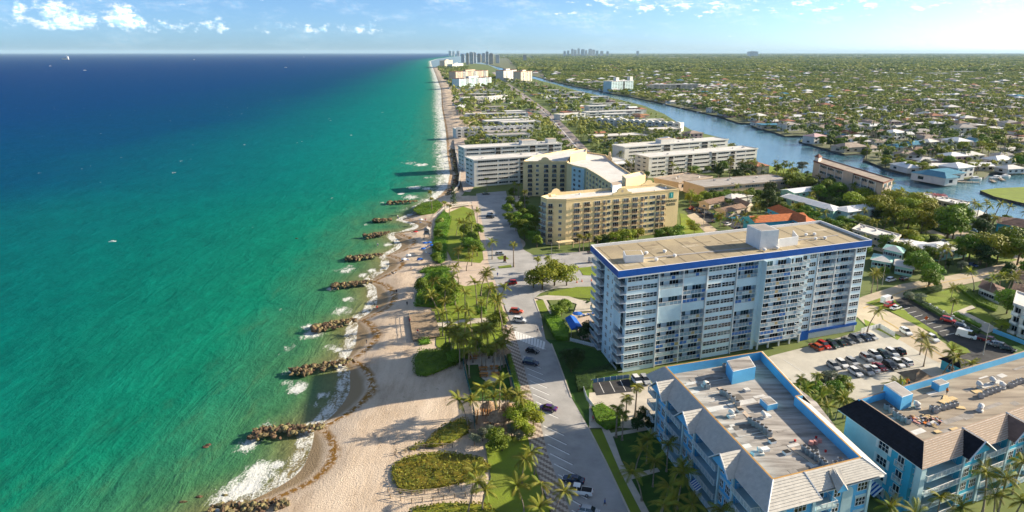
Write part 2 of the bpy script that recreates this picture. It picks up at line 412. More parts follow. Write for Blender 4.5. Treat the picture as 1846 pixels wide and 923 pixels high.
def build_sea():
    s = np.concatenate([np.arange(-3, 40, .8), np.arange(40, 120, 2.5), np.geomspace(120, 90000, 60)])
    y = np.concatenate([np.arange(70, 330, .9), np.arange(330, 640, 2.5), np.geomspace(640, 90000, 110)])
    S, Y = np.meshgrid(s, y); X = coast(Y) - S
    D = shore_dist(X, Y); D = np.where(S < 0, 0, D)
    # surf intensity: thin in the coves, a wide breaking zone along the open beach beyond the last groyne
    W = np.interp(Y, [80, 130, 200, 300, 370, 420, 500, 900, 2000, 6000], [2.6, 2.4, 2.0, 2.0, 3, 10, 15, 20, 34, 45])
    surf = np.clip(1 - D / W, 0, 1) ** .8 * np.interp(Y, [330, 390], [.8, .95])
    # single patches of white water
    for px, py, r, k in ((470, 850, 5.5, 1.1), (440, 880, 6, 1.1), (498, 838, 3, 1.1), (405, 893, 5, .95), (450, 800, 4.5, .95), (480, 768, 3, .8), (535, 700, 4.0, .95), (528, 668, 3.5, .8), (520, 690, 3, .6), (565, 730, 3, .6), (562, 602, 5, .95), (556, 590, 4, .85),
                         (600, 625, 4, .8), (618, 560, 6, .75), (630, 540, 4, .9), (597, 520, 3.5, .9), (622, 540, 4, .5), (622, 487, 6, .85), (655, 495, 4, .9), (672, 487, 3, .95), (630, 480, 3, .7), (700, 441, 4, .9), (520, 629, 5, .6), (700, 368, 5, .7), (725, 378, 8, .55),
                         (690, 365, 3, .8), (742, 355, 9, .8), (748, 338, 8, .95), (770, 340, 7, .9), (724, 349, 4, .9), (661, 405, 3, .9), (760, 297, 9, .95), (740, 294, 10, .7), (785, 300, 7, .8), (772, 320, 7, .7), (512, 855, 3, .9), (580, 712, 2.5, 1.0), (610, 630, 2.5, 1.0)):
        gx, gy = G(px, py, SEA)
        surf = np.maximum(surf, k * np.clip(1.25 - np.hypot((X - gx), (Y - gy) * .8) / r, 0, 1))
    return grid_mesh('sea', X, Y, np.full(X.shape, SEA), sea_material(), {'shore': D, 'surf': surf})
sea = struct(build_sea())

# ---- beach sand sloping into the sea
def sand_material():
    t = NT('beach_sand'); s = t.attr('shore')
    tr = t.noise(t.pos(1, .16, .22), .55, 6, .72); ft = t.noise(t.pos(), 2.6, 5, .7); big = t.noise(t.pos(1, .5, .2), .12, 5, .6)
    k = t.math('ADD', t.math('MULTIPLY', tr, .38), t.math('MULTIPLY', big, .62))
    col = t.ramp(k, [(.32, (.40, .30, .21)), (.5, (.60, .48, .36)), (.68, (.71, .59, .46))])
    col = t.mix(t.math('MULTIPLY', t.mr(ft, .50, .66), .30), col, (.36, .28, .20))
    sw = t.math('ADD', t.math('ADD', s, t.math('MULTIPLY', t.math('SUBTRACT', big, .5), 3.)), t.math('MULTIPLY', t.math('SUBTRACT', .75, t.attr('bay')), 5.))
    col = t.mix(t.mr(sw, 7.2, 4.6), col, (.33, .24, .14))
    # wrack line of brown weed and scattered scraps
    wn = t.noise(t.pos(1, .8), .9, 6, .7); wb = t.math('MULTIPLY', t.mr(sw, 6.0, 7.4), t.mr(sw, 10.0, 8.2))
    col = t.mix(t.math('MULTIPLY', t.math('MULTIPLY', wb, t.mr(wn, .42, .52)), t.attr('weed')), col, (.27, .135, .025))
    sc2 = t.math('MULTIPLY', t.mr(t.noise(t.pos(1, .6), .55, 6, .75), .60, .68), t.mr(s, 9, 14))
    col = t.mix(t.math('MULTIPLY', sc2, .55), col, (.16, .11, .07))
    t.L.new(col, t.b.inputs['Base Color']); t.b.inputs['Roughness'].default_value = .95; t.b.inputs['Specular IOR Level'].default_value = .1
    h = t.math('ADD', t.math('MULTIPLY', ft, .7), t.math('MULTIPLY', tr, .45))
    t.L.new(t.bump(h, .9, .35), t.b.inputs['Normal']); return t.m
def build_sand():
    s = np.concatenate([np.arange(-14, 14, .7), np.arange(14, 62, 1.3)])
    y = np.concatenate([np.arange(70, 330, 1.0), np.arange(330, 460, 2.5), np.geomspace(461, 4300, 60)])
    S, Y = np.meshgrid(s, y); X = coast(Y) + S; D = shore_dist(X, Y) * np.sign(S)
    t = np.clip((D + 3) / 17, 0, 1); Z = SEA - .62 + (1.5 + .62) * t * t * (3 - 2 * t)
    rnd = np.array([mnoise.noise((a * .16, b * .10, 0)) + .5 * mnoise.noise((a * .5, b * .3, 4)) for a, b in zip(X.ravel(), Y.ravel())]).reshape(X.shape)
    Z += .10 * rnd * np.clip(t, 0, 1) - .06 * t; Z = np.where(D > 15, np.maximum(Z, -.09), Z)
    Z -= 1.4 * np.interp(Y, [415, 440, 640, 700], [0, 1, 1, 0]) * np.clip((D - 3) / 6, 0, 1)
    weed = np.interp(Y, [100, 170, 330, 380, 700], [1, 1, 1, .5, 1])
    return grid_mesh('beach_sand', X, Y, Z, sand_material(), {'shore': D, 'weed': weed, 'bay': bay(Y)})
beach = struct(build_sand())

# ---- the barrier island and the mainland (raised land with seawalls, the water runs between them)
bankL = [(1846 + 500, 560), (1846, 404), (1797, 395), (1750, 381), (1700, 366), (1643, 356), (1600, 346), (1470, 317), (1438, 309), (1401, 307), (1368, 298), (1366, 290), (1352, 276), (1316, 262), (1300, 248), (1250, 236), (1227, 224), (1197, 205), (1160, 190), (1120, 180), (1080, 172), (1040, 163), (1005, 153), (985, 148), (962, 142), (940, 137), (915, 131), (900, 126)]
bankR = [(905, 122.5), (940, 132), (962, 137), (1000, 147), (1040, 156), (1080, 163), (1100, 168), (1137, 174), (1176, 182), (1223, 193), (1295, 209), (1335, 222), (1357, 222), (1355, 227), (1400, 239), (1416, 245), (1458, 244), (1440, 254), (1523, 278), (1564, 275), (1556, 287), (1604, 306), (1695, 326), (1731, 323), (1774, 319), (1783, 312), (1846, 304), (2300, 290)]
cEdge = [(coast(y) + (27 if y < 380 else 18), y) for y in np.concatenate([np.arange(60, 470, 8)])]
cFar = [(float(coast(y)) + 16, float(y)) for y in np.geomspace(480, 4300, 24)]
isl = [(400., 60.), (float(cEdge[0][0]), 60.)] + [(float(a), float(b)) for a, b in cEdge] + cFar
isl += [G(840, 112.5), G(880, 117)] + [G(a, b) for a, b in bankL[::-1]]
mb = MB(); mb.prism(isl, -3, -.12, m_wall, m_soil, bottom=False); island = struct(mb.build('island_ground'))
mainp = [G(a, b) for a, b in bankR]
mainp = [G(868, 112)] + mainp + [(90000., 700.), (90000., 90000.), (-1500., 90000.), (-900., 22000.), G(858, 100)]
mb = MB(); mb.prism(mainp, -3, -.1, m_wall, m_main, bottom=False); mainland = struct(mb.build('mainland_ground'))
pen = GP([(1767, 343), (1793, 354), (1846, 366), (2100, 420), (2100, 372), (1846, 337), (1795, 339)])
mb = MB(); mb.prism(pen, -3, -.05, m_wall, m_lawn, bottom=False); struct(mb.build('grass_point_ground'))
def water_material():
    t = NT('waterway_water')
    a = t.noise(t.pos(1, .5, .4), .25, 5, .65); b = t.noise(t.pos(1, .35, .9), .035, 4, .6); c = t.noise(t.pos(1, 1), 1.1, 3)
    col = t.mix(t.mr(b, .3, .7), (.035, .115, .15), (.075, .20, .245)); col = t.mix(t.mr(a, .45, .75, 0, .6), col, (.14, .30, .35))
    t.L.new(col, t.b.inputs['Base Color']); t.b.inputs['Roughness'].default_value = .14; t.b.inputs['Specular IOR Level'].default_value = .35
    t.L.new(t.bump(t.math('ADD', a, t.math('MULTIPLY', c, .25)), .45, .5), t.b.inputs['Normal']); return t.m
wp = [G(a, b, SEA) for a, b in bankL] + [G(a, b, SEA) for a, b in bankR]
wpoly = [(g[0], g[1]) for g in wp] + [(1500., 900.), (1500., 100.)]
# the sheet runs on beneath the land on both sides
mb = MB(); mb.face([(150, 330, SEA + .02), (2500, 330, SEA + .02), (2500, 900, SEA + .02), (420, 900, SEA + .02), (200, 4200, SEA + .02), (-300, 4200, SEA + .02), (60, 1500, SEA + .02), (200, 600, SEA + .02)], water_material())
struct(mb.build('waterway'))

# ---- pavements, streets and lawns (each sheet a few millimetres above the one below)
Z0 = 0.05
plaza = sheet('plaza_pavement', [(812, 470), (880, 466), (893, 505), (905, 512), (835, 516), (805, 506)], Z0, m_plaza)
road_px = [(1043, 975), (1027, 923), (987, 817), (971, 748), (958, 712), (945, 663), (935, 625), (924, 590), (910, 552), (892, 505), (880, 470), (877, 440), (866, 385), (858, 349), (912, 344), (917, 366), (930, 410), (944, 450), (962, 460), (1030, 455), (1100, 449), (1100, 482), (1044, 484), (1050, 496), (1100, 494), (1100, 516), (1000, 520), (975, 528), (963, 538), (976, 573), (983, 610), (994, 620), (1007, 653), (1030, 717), (1062, 772), (1092, 833), (1132, 923), (1150, 975)]
sheet('beach_road', road_px, Z0 + .006, m_road); keep(GP(road_px))
for nm, pts, z, m in (
    ('lawn', [(765, 520), (812, 506), (838, 516), (888, 508), (906, 556), (908, 571), (850, 575), (786, 582)], .10, m_lawn),
    ('footpath', [(784, 582), (850, 574), (910, 571), (912, 579), (851, 583), (787, 592)], .11, m_conc),
    ('lawn', [(786, 593), (851, 583), (912, 579), (917, 605), (922, 634), (800, 634), (786, 622)], .10, m_lawn),
    ('lawn', [(806, 384), (835, 372), (858, 380), (862, 398), (876, 462), (866, 474), (815, 470), (796, 430)], .10, m_lawn),
    ('footpath', [(860, 352), (866, 385), (877, 440), (880, 468), (872, 469), (868, 440), (855, 385), (848, 356)], .12, m_plaza),
    ('lawn', [(874, 800), (895, 788), (953, 784), (965, 846), (987, 909), (1000, 960), (880, 975), (872, 905), (885, 860)], .10, m_lawn),
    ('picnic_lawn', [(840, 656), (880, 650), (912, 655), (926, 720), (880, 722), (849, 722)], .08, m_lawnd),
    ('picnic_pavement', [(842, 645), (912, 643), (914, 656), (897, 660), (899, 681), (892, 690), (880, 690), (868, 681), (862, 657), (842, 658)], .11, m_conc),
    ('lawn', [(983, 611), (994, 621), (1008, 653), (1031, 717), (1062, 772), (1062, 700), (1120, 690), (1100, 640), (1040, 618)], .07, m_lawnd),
    ('lawn', [(1062, 774), (1084, 774), (1130, 850), (1188, 970), (1152, 970), (1134, 923), (1094, 833)], .10, m_lawn),
    ('sidewalk', [(1084, 771), (1096, 771), (1104, 785), (1120, 830), (1190, 960), (1178, 965), (1118, 850)], .12, m_conc),
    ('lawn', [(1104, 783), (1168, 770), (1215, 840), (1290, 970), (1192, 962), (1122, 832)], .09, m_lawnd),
    ('sidewalk', [(1098, 781), (1168, 769), (1170, 775), (1104, 787)], .125, m_conc),
    ('sidewalk', [(1133, 856), (1185, 843), (1190, 850), (1139, 864)], .125, m_conc),
    ('driveway', [(1031, 717), (1062, 708), (1120, 704), (1175, 690), (1200, 720), (1175, 775), (1106, 770), (1062, 772)], .06, m_conc),
    ('driveway', [(1066, 690), (1134, 683), (1140, 706), (1075, 713)], .075, m_asph),
    ('grass_island', [(1042, 483), (1078, 479), (1080, 497), (1052, 496)], .12, m_lawn),
    ('lawn', [(990, 527), (1040, 517), (1085, 516), (1085, 540), (1050, 537), (1000, 534), (984, 535)], .10, m_lawn),
    ('footpath', [(962, 536), (985, 532), (1025, 534), (1044, 540), (1075, 545), (1085, 560), (1035, 562), (1040, 548), (1015, 540), (985, 541), (997, 562), (992, 567), (978, 540)], .11, m_conc),
    ('lawn', [(965, 542), (979, 540), (988, 561), (973, 563)], .12, m_lawn),
    ('lawn', [(988, 541), (1014, 540), (1037, 549), (1032, 559), (1000, 562)], .12, m_soil),
    ('pool_terrace', [(1030, 566), (1076, 562), (1082, 612), (1048, 612)], .11, m_plaza),
    ('parking_lot', [(1320, 665), (1395, 640), (1475, 620), (1552, 596), (1585, 590), (1614, 608), (1680, 648), (1725, 668), (1700, 695), (1640, 712), (1552, 725), (1458, 690), (1400, 690)], .07, m_lot),
    ('street', [(1540, 566), (1585, 553), (1660, 590), (1720, 630), (1790, 672), (1900, 740), (1870, 790), (1720, 690), (1650, 650), (1600, 607), (1565, 590)], .055, m_street),
    ('street', [(1500, 560), (1556, 534), (1625, 512), (1700, 499), (1760, 487), (1846, 466), (1990, 430), (1990, 448), (1846, 486), (1765, 507), (1700, 521), (1630, 535), (1585, 553), (1540, 574)], .065, m_street),
    ('verge', [(1560, 546), (1590, 536), (1612, 540), (1640, 566), (1690, 596), (1690, 604), (1655, 588), (1600, 558)], .075, m_lawn),
    ('verge', [(1557, 575), (1585, 588), (1625, 606), (1618, 613), (1590, 598), (1560, 586)], .09, m_lawn),
    ('parking_lot', [(1612, 540), (1632, 536), (1716, 578), (1780, 606), (1850, 640), (1880, 680), (1800, 668), (1740, 640), (1690, 600), (1640, 567)], .085, m_asph),
    ('verge', [(1714, 614), (1744, 628), (1750, 636), (1720, 636), (1706, 622)], .095, m_lawn),
    ('lawn', [(1650, 536), (1720, 520), (1760, 545), (1760, 560), (1716, 570), (1665, 555)], .09, m_lawn),
    ('sidewalk', [(1714, 565), (1752, 550), (1760, 556), (1740, 562), (1800, 592), (1780, 601)], .10, m_conc),
    ('lawn', [(1742, 560), (1765, 553), (1795, 575), (1782, 583)], .10, m_lawn),
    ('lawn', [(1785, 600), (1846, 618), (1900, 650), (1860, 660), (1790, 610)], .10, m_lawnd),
    ('lawn', [(1640, 432), (1700, 415), (1780, 440), (1846, 462), (1846, 475), (1760, 470), (1690, 448)], .05, m_lawn),
    ('lawn', [(1560, 398), (1640, 385), (1740, 430), (1846, 440), (1846, 470), (1720, 440)], .045, m_lawn),
    ('street', [(1655, 420), (1690, 412), (1780, 440), (1846, 465), (1846, 472), (1770, 446), (1690, 422)], .06, m_street),
    ('street', [(1660, 396), (1700, 405), (1790, 432), (1770, 437), (1690, 414)], .065, m_street),
    ('canal_bank_lawn', [(1366, 293), (1400, 302), (1440, 306), (1440, 316), (1380, 316), (1345, 305)], .05, m_lawn),
    ('street', [(1238, 388), (1252, 384), (1300, 420), (1340, 445), (1300, 445)], .06, m_street),
    ('parking_lot', [(1234, 377), (1262, 370), (1300, 395), (1275, 402), (1250, 396)], .055, m_asph),
    ('lawn', [(1226, 384), (1238, 388), (1280, 428), (1230, 430)], .05, m_lawn),
    ('parking_lot', [(1300, 400), (1340, 388), (1380, 405), (1350, 425)], .056, m_asph),
    ('terrace', [(818, 252), (836, 250), (855, 336), (848, 346), (836, 345), (826, 310)], .05, m_plaza),
):
    o = sheet(nm, pts, z, m)
    if nm in ('parking_lot', 'street', 'driveway', 'pool_terrace', 'picnic_pavement', 'terrace'): keep(GP(pts))
# the avenue running away along the island
av = [G(a, b, 0) for a, b in ((1075, 300), (1042, 268), (1018, 240), (998, 218), (978, 200), (957, 184), (934, 166), (915, 153), (905, 146), (898, 138), (890, 130))]
avp = ribbon(av, 17); sheet('avenue', avp, .03, m_farroad, px=False); keep(avp)
mb = MB(); mb.tess(ribbon(av, .8), .04, m_line); struct(mb.build('avenue_centre_line'))
# street centre and parking lines
m_joint = mat('tar_joint', (.16, .14, .13), .9, .2, 1)
mb = MB()
def lines(pts, wd, z, m=m_line): mb.tess(ribbon(pts, wd), z, m)
yl = mat('yellow_line', (.62, .40, .06), .7)
for pts in ([(1590, 575), (1650, 612), (1720, 655), (1790, 700)], [(1556, 556), (1628, 525), (1700, 510), (1762, 498), (1846, 476)]):
    lines(GP(pts), .25, .12, yl)
# slanted bays along the beach road
def road_left(y):
    e = GP([(1043, 975), (1027, 923), (987, 817), (971, 748), (958, 712), (945, 663), (935, 625), (924, 590)])
    ys = [p[1] for p in e]; xs = [p[0] for p in e]
    return float(np.interp(y, ys, xs))
for y in np.arange(97, 186, 3.9):
    if 146 < y < 149: continue
    x = road_left(y) + .5; lines([(x, y), (x + 4.6, y - 4.3)], .28, .064); lines([(x + .9, y - .35), (x + 4.9, y - 4.15)], .10, .062, m_joint)
    lines([(x + 4.7, y - 3.2), (x + 5.4, y - 4.1)], .3, .064, m_asph) if 0 else None
zl, zr = GP([(929, 597), (981, 616)]); zl2, zr2 = GP([(935, 611), (984, 630)])
for i in range(11):
    t = i / 10; a = (zl[0] + (zr[0] - zl[0]) * t, zl[1] + (zr[1] - zl[1]) * t); b = (zl2[0] + (zr2[0] - zl2[0]) * t - .9, zl2[1] + (zr2[1] - zl2[1]) * t)
    lines([a, b], .7, .064)
lines([zl, zr], .25, .068); lines([zl2, zr2], .25, .068)
for a, b in (((1000, 585), (1000, 585)),): pass
for i in range(8):                                      # bays of the dark lot
    p = G(1625 + i * 11.5, 559 + i * 6.5); q = G(1640 + i * 11.5, 555 + i * 6.6); lines([p, q], .18, .12)
for i in range(3):
    p = G(1080 + i * 19, 690 - i * 2); q = G(1089 + i * 19.5, 709 - i * 2); lines([p, q], .15, .10)
for a, b in (((1412, 648), (1455, 676)), ((1540, 640), (1600, 676)), ((1610, 628), (1660, 654))): lines(GP((a, b)), .16, .10)
struct(mb.build('road_markings'))
# kerbs as real steps
mb = MB()
for pts in ([(1061, 772), (1092, 833), (1134, 923), (1152, 975)], [(1030, 717), (1007, 653), (994, 620)], [(976, 574), (963, 539)], [(1552, 596), (1585, 592), (1614, 609)]):
    mb.prism(ribbon(GP(pts), .35), 0, .16, m_conc)
struct(mb.build('kerb'))
# chequered promenade between lawn and road: alternate pale and dark paving blocks
m_chk1 = mat('paver_pale', (.56, .47, .38), .85, .1, .8); m_chk2 = mat('paver_dark', (.26, .20, .16), .85, .1, .8)
mb = MB(); ys = np.arange(88, 206, .62)
for j, y in enumerate(ys):
    x1 = road_left(min(y, 204)) - .05; wd = 3.6; x1b = road_left(min(y + .62, 204)) - .05
    for k in range(7):
        c = ((k + (j // 2)) % 4) in (0, 1) if False else ((k + j) % 4 < 2)
        mb.face([(x1 - wd + wd * k / 7, y, .13), (x1 - wd + wd * (k + 1) / 7, y, .13), (x1b - wd + wd * (k + 1) / 7, y + .62, .13), (x1b - wd + wd * k / 7, y + .62, .13)], m_chk1 if c else m_chk2)
o = struct(mb.build('promenade_pavement')); keep([(road_left(y) - 3.6, y) for y in (88, 120, 150, 180, 206)] + [(road_left(y), y) for y in (206, 180, 150, 120, 88)])

# ------------------------------------------------------------------ building materials
m_tower = mat('tower_paint', (.68, .83, .88), .6, .06, .15)
m_towerb = mat('tower_blue_trim', (.006, .095, .40), .5, .1, .3)
m_tan = mat('tan_gravel_roof', (.47, .385, .24), .95, .16, .07, var2=(.30, .245, .165), bump=.2, bscale=4)
m_cyan = mat('sky_blue_paint', (.13, .47, .76), .65, .08, .2)
m_cyan2 = mat('aqua_paint', (.06, .45, .64), .65, .08, .2)
m_pale = mat('pale_aqua_paint', (.50, .66, .68), .65, .08, .2)
m_tile = mat('cream_roof_tile', (.64, .60, .53), .85, .14, 1.1, var2=(.48, .45, .40))
m_tilebrown = mat('brown_roof_batten', (.33, .23, .16), .85, .25, 1.4, var2=(.46, .36, .28))
m_tilebrown2 = mat('pale_roof_batten', (.54, .46, .38), .85, .2, 1.4)
m_darkroof = mat('dark_underlay', (.012, .014, .022), .75, .3, 1.2)
m_deck = mat('roof_deck_streaked', (.58, .54, .49), .9, .3, .34, var2=(.13, .11, .095), stretch=(.22, 1.5, -.34), detail=10)
m_deck2 = mat('roof_deck_grey', (.46, .39, .30), .9, .3, .3, var2=(.17, .135, .105), stretch=(.22, 1.5, -.38), detail=10)
m_rim = mat('ochre_rim', (.50, .28, .085), .8, .15, .8)
m_yel = mat('hotel_yellow', (.92, .69, .36), .75, .06, .12)
m_yel2 = mat('hotel_cream', (.78, .60, .34), .75, .06, .2)
m_sand = mat('beige_paint', (.56, .44, .33), .8, .08, .1)
m_brown = mat('red_brown_trim', (.20, .085, .06), .8, .15, .5)
m_roofw = mat('white_roof', (.74, .72, .68), .85, .1, .2, var2=(.60, .57, .52))
m_roofg = mat('grey_roof', (.40, .37, .34), .9, .15, .15)
m_roofo = mat('orange_tile_roof', (.52, .16, .055), .85, .15, .8)
m_rooft = mat('terracotta_roof', (.42, .19, .11), .85, .2, .3, rnd=.15)
m_roofb = mat('brown_shingle_roof', (.27, .18, .13), .9, .2, .3, rnd=.15)
m_roofk = mat('taupe_roof', (.36, .29, .24), .9, .2, .3, rnd=.15)
m_roofblue = mat('blue_metal_roof', (.06, .23, .33), .5, .1, .3)
m_wallw = mat('house_white', (.70, .68, .63), .8, .08, .2, rnd=.08)
m_wallc = mat('house_cream', (.60, .52, .40), .8, .08, .2, rnd=.1)
m_mint = mat('mint_paint', (.34, .60, .52), .75, .06, .2)
m_pink = mat('pink_house', (.55, .38, .38), .8, .08, .2)
m_metal = mat('grey_metal', (.42, .43, .44), .45, .12, 1.5, metal=.4)
m_black = mat('black_rubber', (.015, .015, .016), .7, .2, 2)
g_dark = glassmat('glass_dark', (.012, .016, .022)); g_blue = glassmat('glass_blue', (.02, .05, .085))
g_teal = glassmat('glass_teal', (.07, .15, .17)); g_cur = glassmat('glass_curtained', (.22, .26, .27), .2)
m_shade = mat('recess_shadow_paint', (.55, .58, .60), .8, .08, .3)
GL = [g_dark, g_dark, g_dark, g_blue, g_blue, g_teal, g_cur]
p_blue = mat('panel_blue', (.055, .17, .46), .3, .1, .5); p_och = mat('panel_ochre', (.46, .36, .19), .4, .1, .5)
p_pale = mat('panel_pale', (.50, .60, .62), .3, .1, .5); p_gr = mat('panel_slate', (.22, .33, .42), .3, .1, .5)

# ------------------------------------------------------------------ shared facade pieces (x along the wall, -y outward, z up)
WC = {}
def win_mesh(wd, h, nx, ny, fm, gl=GL, v=0, reveal=.10):
    k = (round(wd, 2), round(h, 2), nx, ny, fm.name, gl[0].name, len(gl), v)
    if k in WC: return WC[k]
    r = random.Random(hash((wd, h, nx, ny, v)) & 0xffff); mb = MB(); t = .07
    for i in range(nx + 1): x = (wd - t) * i / nx; mb.box(x, x + t, -reveal, 0, 0, h, fm)
    for j in range(ny + 1):
        z = (h - t) * j / ny
        for i in range(nx): mb.box((wd - t) * i / nx + t, (wd - t) * (i + 1) / nx, -reveal + .005, 0, z, z + t, fm)
    one = r.choice(gl)
    for i in range(nx):
        for j in range(ny):
            g = one if r.random() < .65 else r.choice(gl)
            x0 = (wd - t) * i / nx + t; x1 = (wd - t) * (i + 1) / nx; z0 = (h - t) * j / ny + t; z1 = (h - t) * (j + 1) / ny
            mb.face([(x0, -.03, z0), (x1, -.03, z0), (x1, -.03, z1), (x0, -.03, z1)], g)
    WC[k] = mb.mesh('window'); return WC[k]
def balc_mesh(wd, dep, v, pal, slab=m_white, rail=m_white, posts=0, y1=0.0):
    k = ('b', round(wd, 2), round(dep, 2), v, tuple(p.name for p in pal), slab.name, posts, y1)
    if k in WC: return WC[k]
    r = random.Random(v * 31 + 5); mb = MB()
    mb.box(0, wd, -dep, y1, -.2, 0, slab)
    n = max(2, round(wd / 1.25))
    main = r.choice(pal)
    for i in range(n + 1):
        x = (wd - .07) * i / n; mb.box(x, x + .07, -dep, -dep + .07, 0, 1.05, rail)
        if i < n:
            p = main if r.random() < .6 else r.choice(pal)
            x0, x1 = x + .09, (wd - .07) * (i + 1) / n - .02
            if posts:
                for q in range(posts): xx = x0 + (x1 - x0) * (q + .5) / posts; mb.box(xx - .025, xx + .025, -dep + .015, -dep + .05, .05, 1.0, p, bottom=False)
            else: mb.box(x0, x1, -dep + .01, -dep + .05, .10, .93, p)
    mb.box(0, wd, -dep - .02, -dep + .09, 1.05, 1.12, rail)
    if y1 == 0:
        for x0 in (0, wd - .06):
            if posts:
                for q in range(int(dep / .3)): mb.box(x0 + .01, x0 + .05, -dep + .15 + q * .3, -dep + .19 + q * .3, 0, 1.0, pal[0], bottom=False)
            else: mb.box(x0 + .01, x0 + .05, -dep + .08, 0, .1, .93, main)
            mb.box(x0, x0 + .06, -dep + .1, 0, 1.05, 1.12, rail)
    WC[k] = mb.mesh('balcony'); return WC[k]
def shutter_mesh(wd, h):
    k = ('sh', round(wd, 2), round(h, 2))
    if k in WC: return WC[k]
    mb = MB(); n = int(wd / .38)
    mb.box(0, wd, -.05, 0, 0, h, m_tower)
    for i in range(n): x = wd * (i + .25) / n; mb.box(x, x + wd / n * .5, -.11, -.051, .06, h - .06, m_tower)
    WC[k] = mb.mesh('storm_shutter'); return WC[k]
def at_face(fr, me, name, root, x, y, z, m=None):
    p = fr.p(x, y, z); l = root.location
    return part(name, me, root, (p[0] - l[0], p[1] - l[1], p[2] - l[2]), fr.rz, m)
def parapet(mb, poly, z0, z1, th, m, mt=None):
    """a wall of thickness th inside the outline"""
    n = len(poly); cx = sum(p[0] for p in poly) / n; cy = sum(p[1] for p in poly) / n
    A = sum(poly[i][0] * poly[(i + 1) % n][1] - poly[(i + 1) % n][0] * poly[i][1] for i in range(n)); sg = 1 if A > 0 else -1
    inn = []
    for i in range(n):
        p0, p1, p2 = poly[i - 1], poly[i], poly[(i + 1) % n]
        def nrm(a, b): l = math.hypot(b[0] - a[0], b[1] - a[1]) or 1; return (-(b[1] - a[1]) / l * sg, (b[0] - a[0]) / l * sg)
        n1, n2 = nrm(p0, p1), nrm(p1, p2); d = 1 + n1[0] * n2[0] + n1[1] * n2[1]; d = max(d, .3)
        inn.append((p1[0] + (n1[0] + n2[0]) / d * th, p1[1] + (n1[1] + n2[1]) / d * th))
    for i in range(n):
        j = (i + 1) % n; a, b, c, d = poly[i], poly[j], inn[j], inn[i]
        mb.face([(*a, z0), (*b, z0), (*b, z1), (*a, z1)], m); mb.face([(*c, z0), (*d, z0), (*d, z1), (*c, z1)], m)
        mb.face([(*a, z1), (*b, z1), (*c, z1), (*d, z1)], mt or m)
    return inn
def offset(poly, th):
    return parapet(MB(), poly, 0, 1, th, m_white)

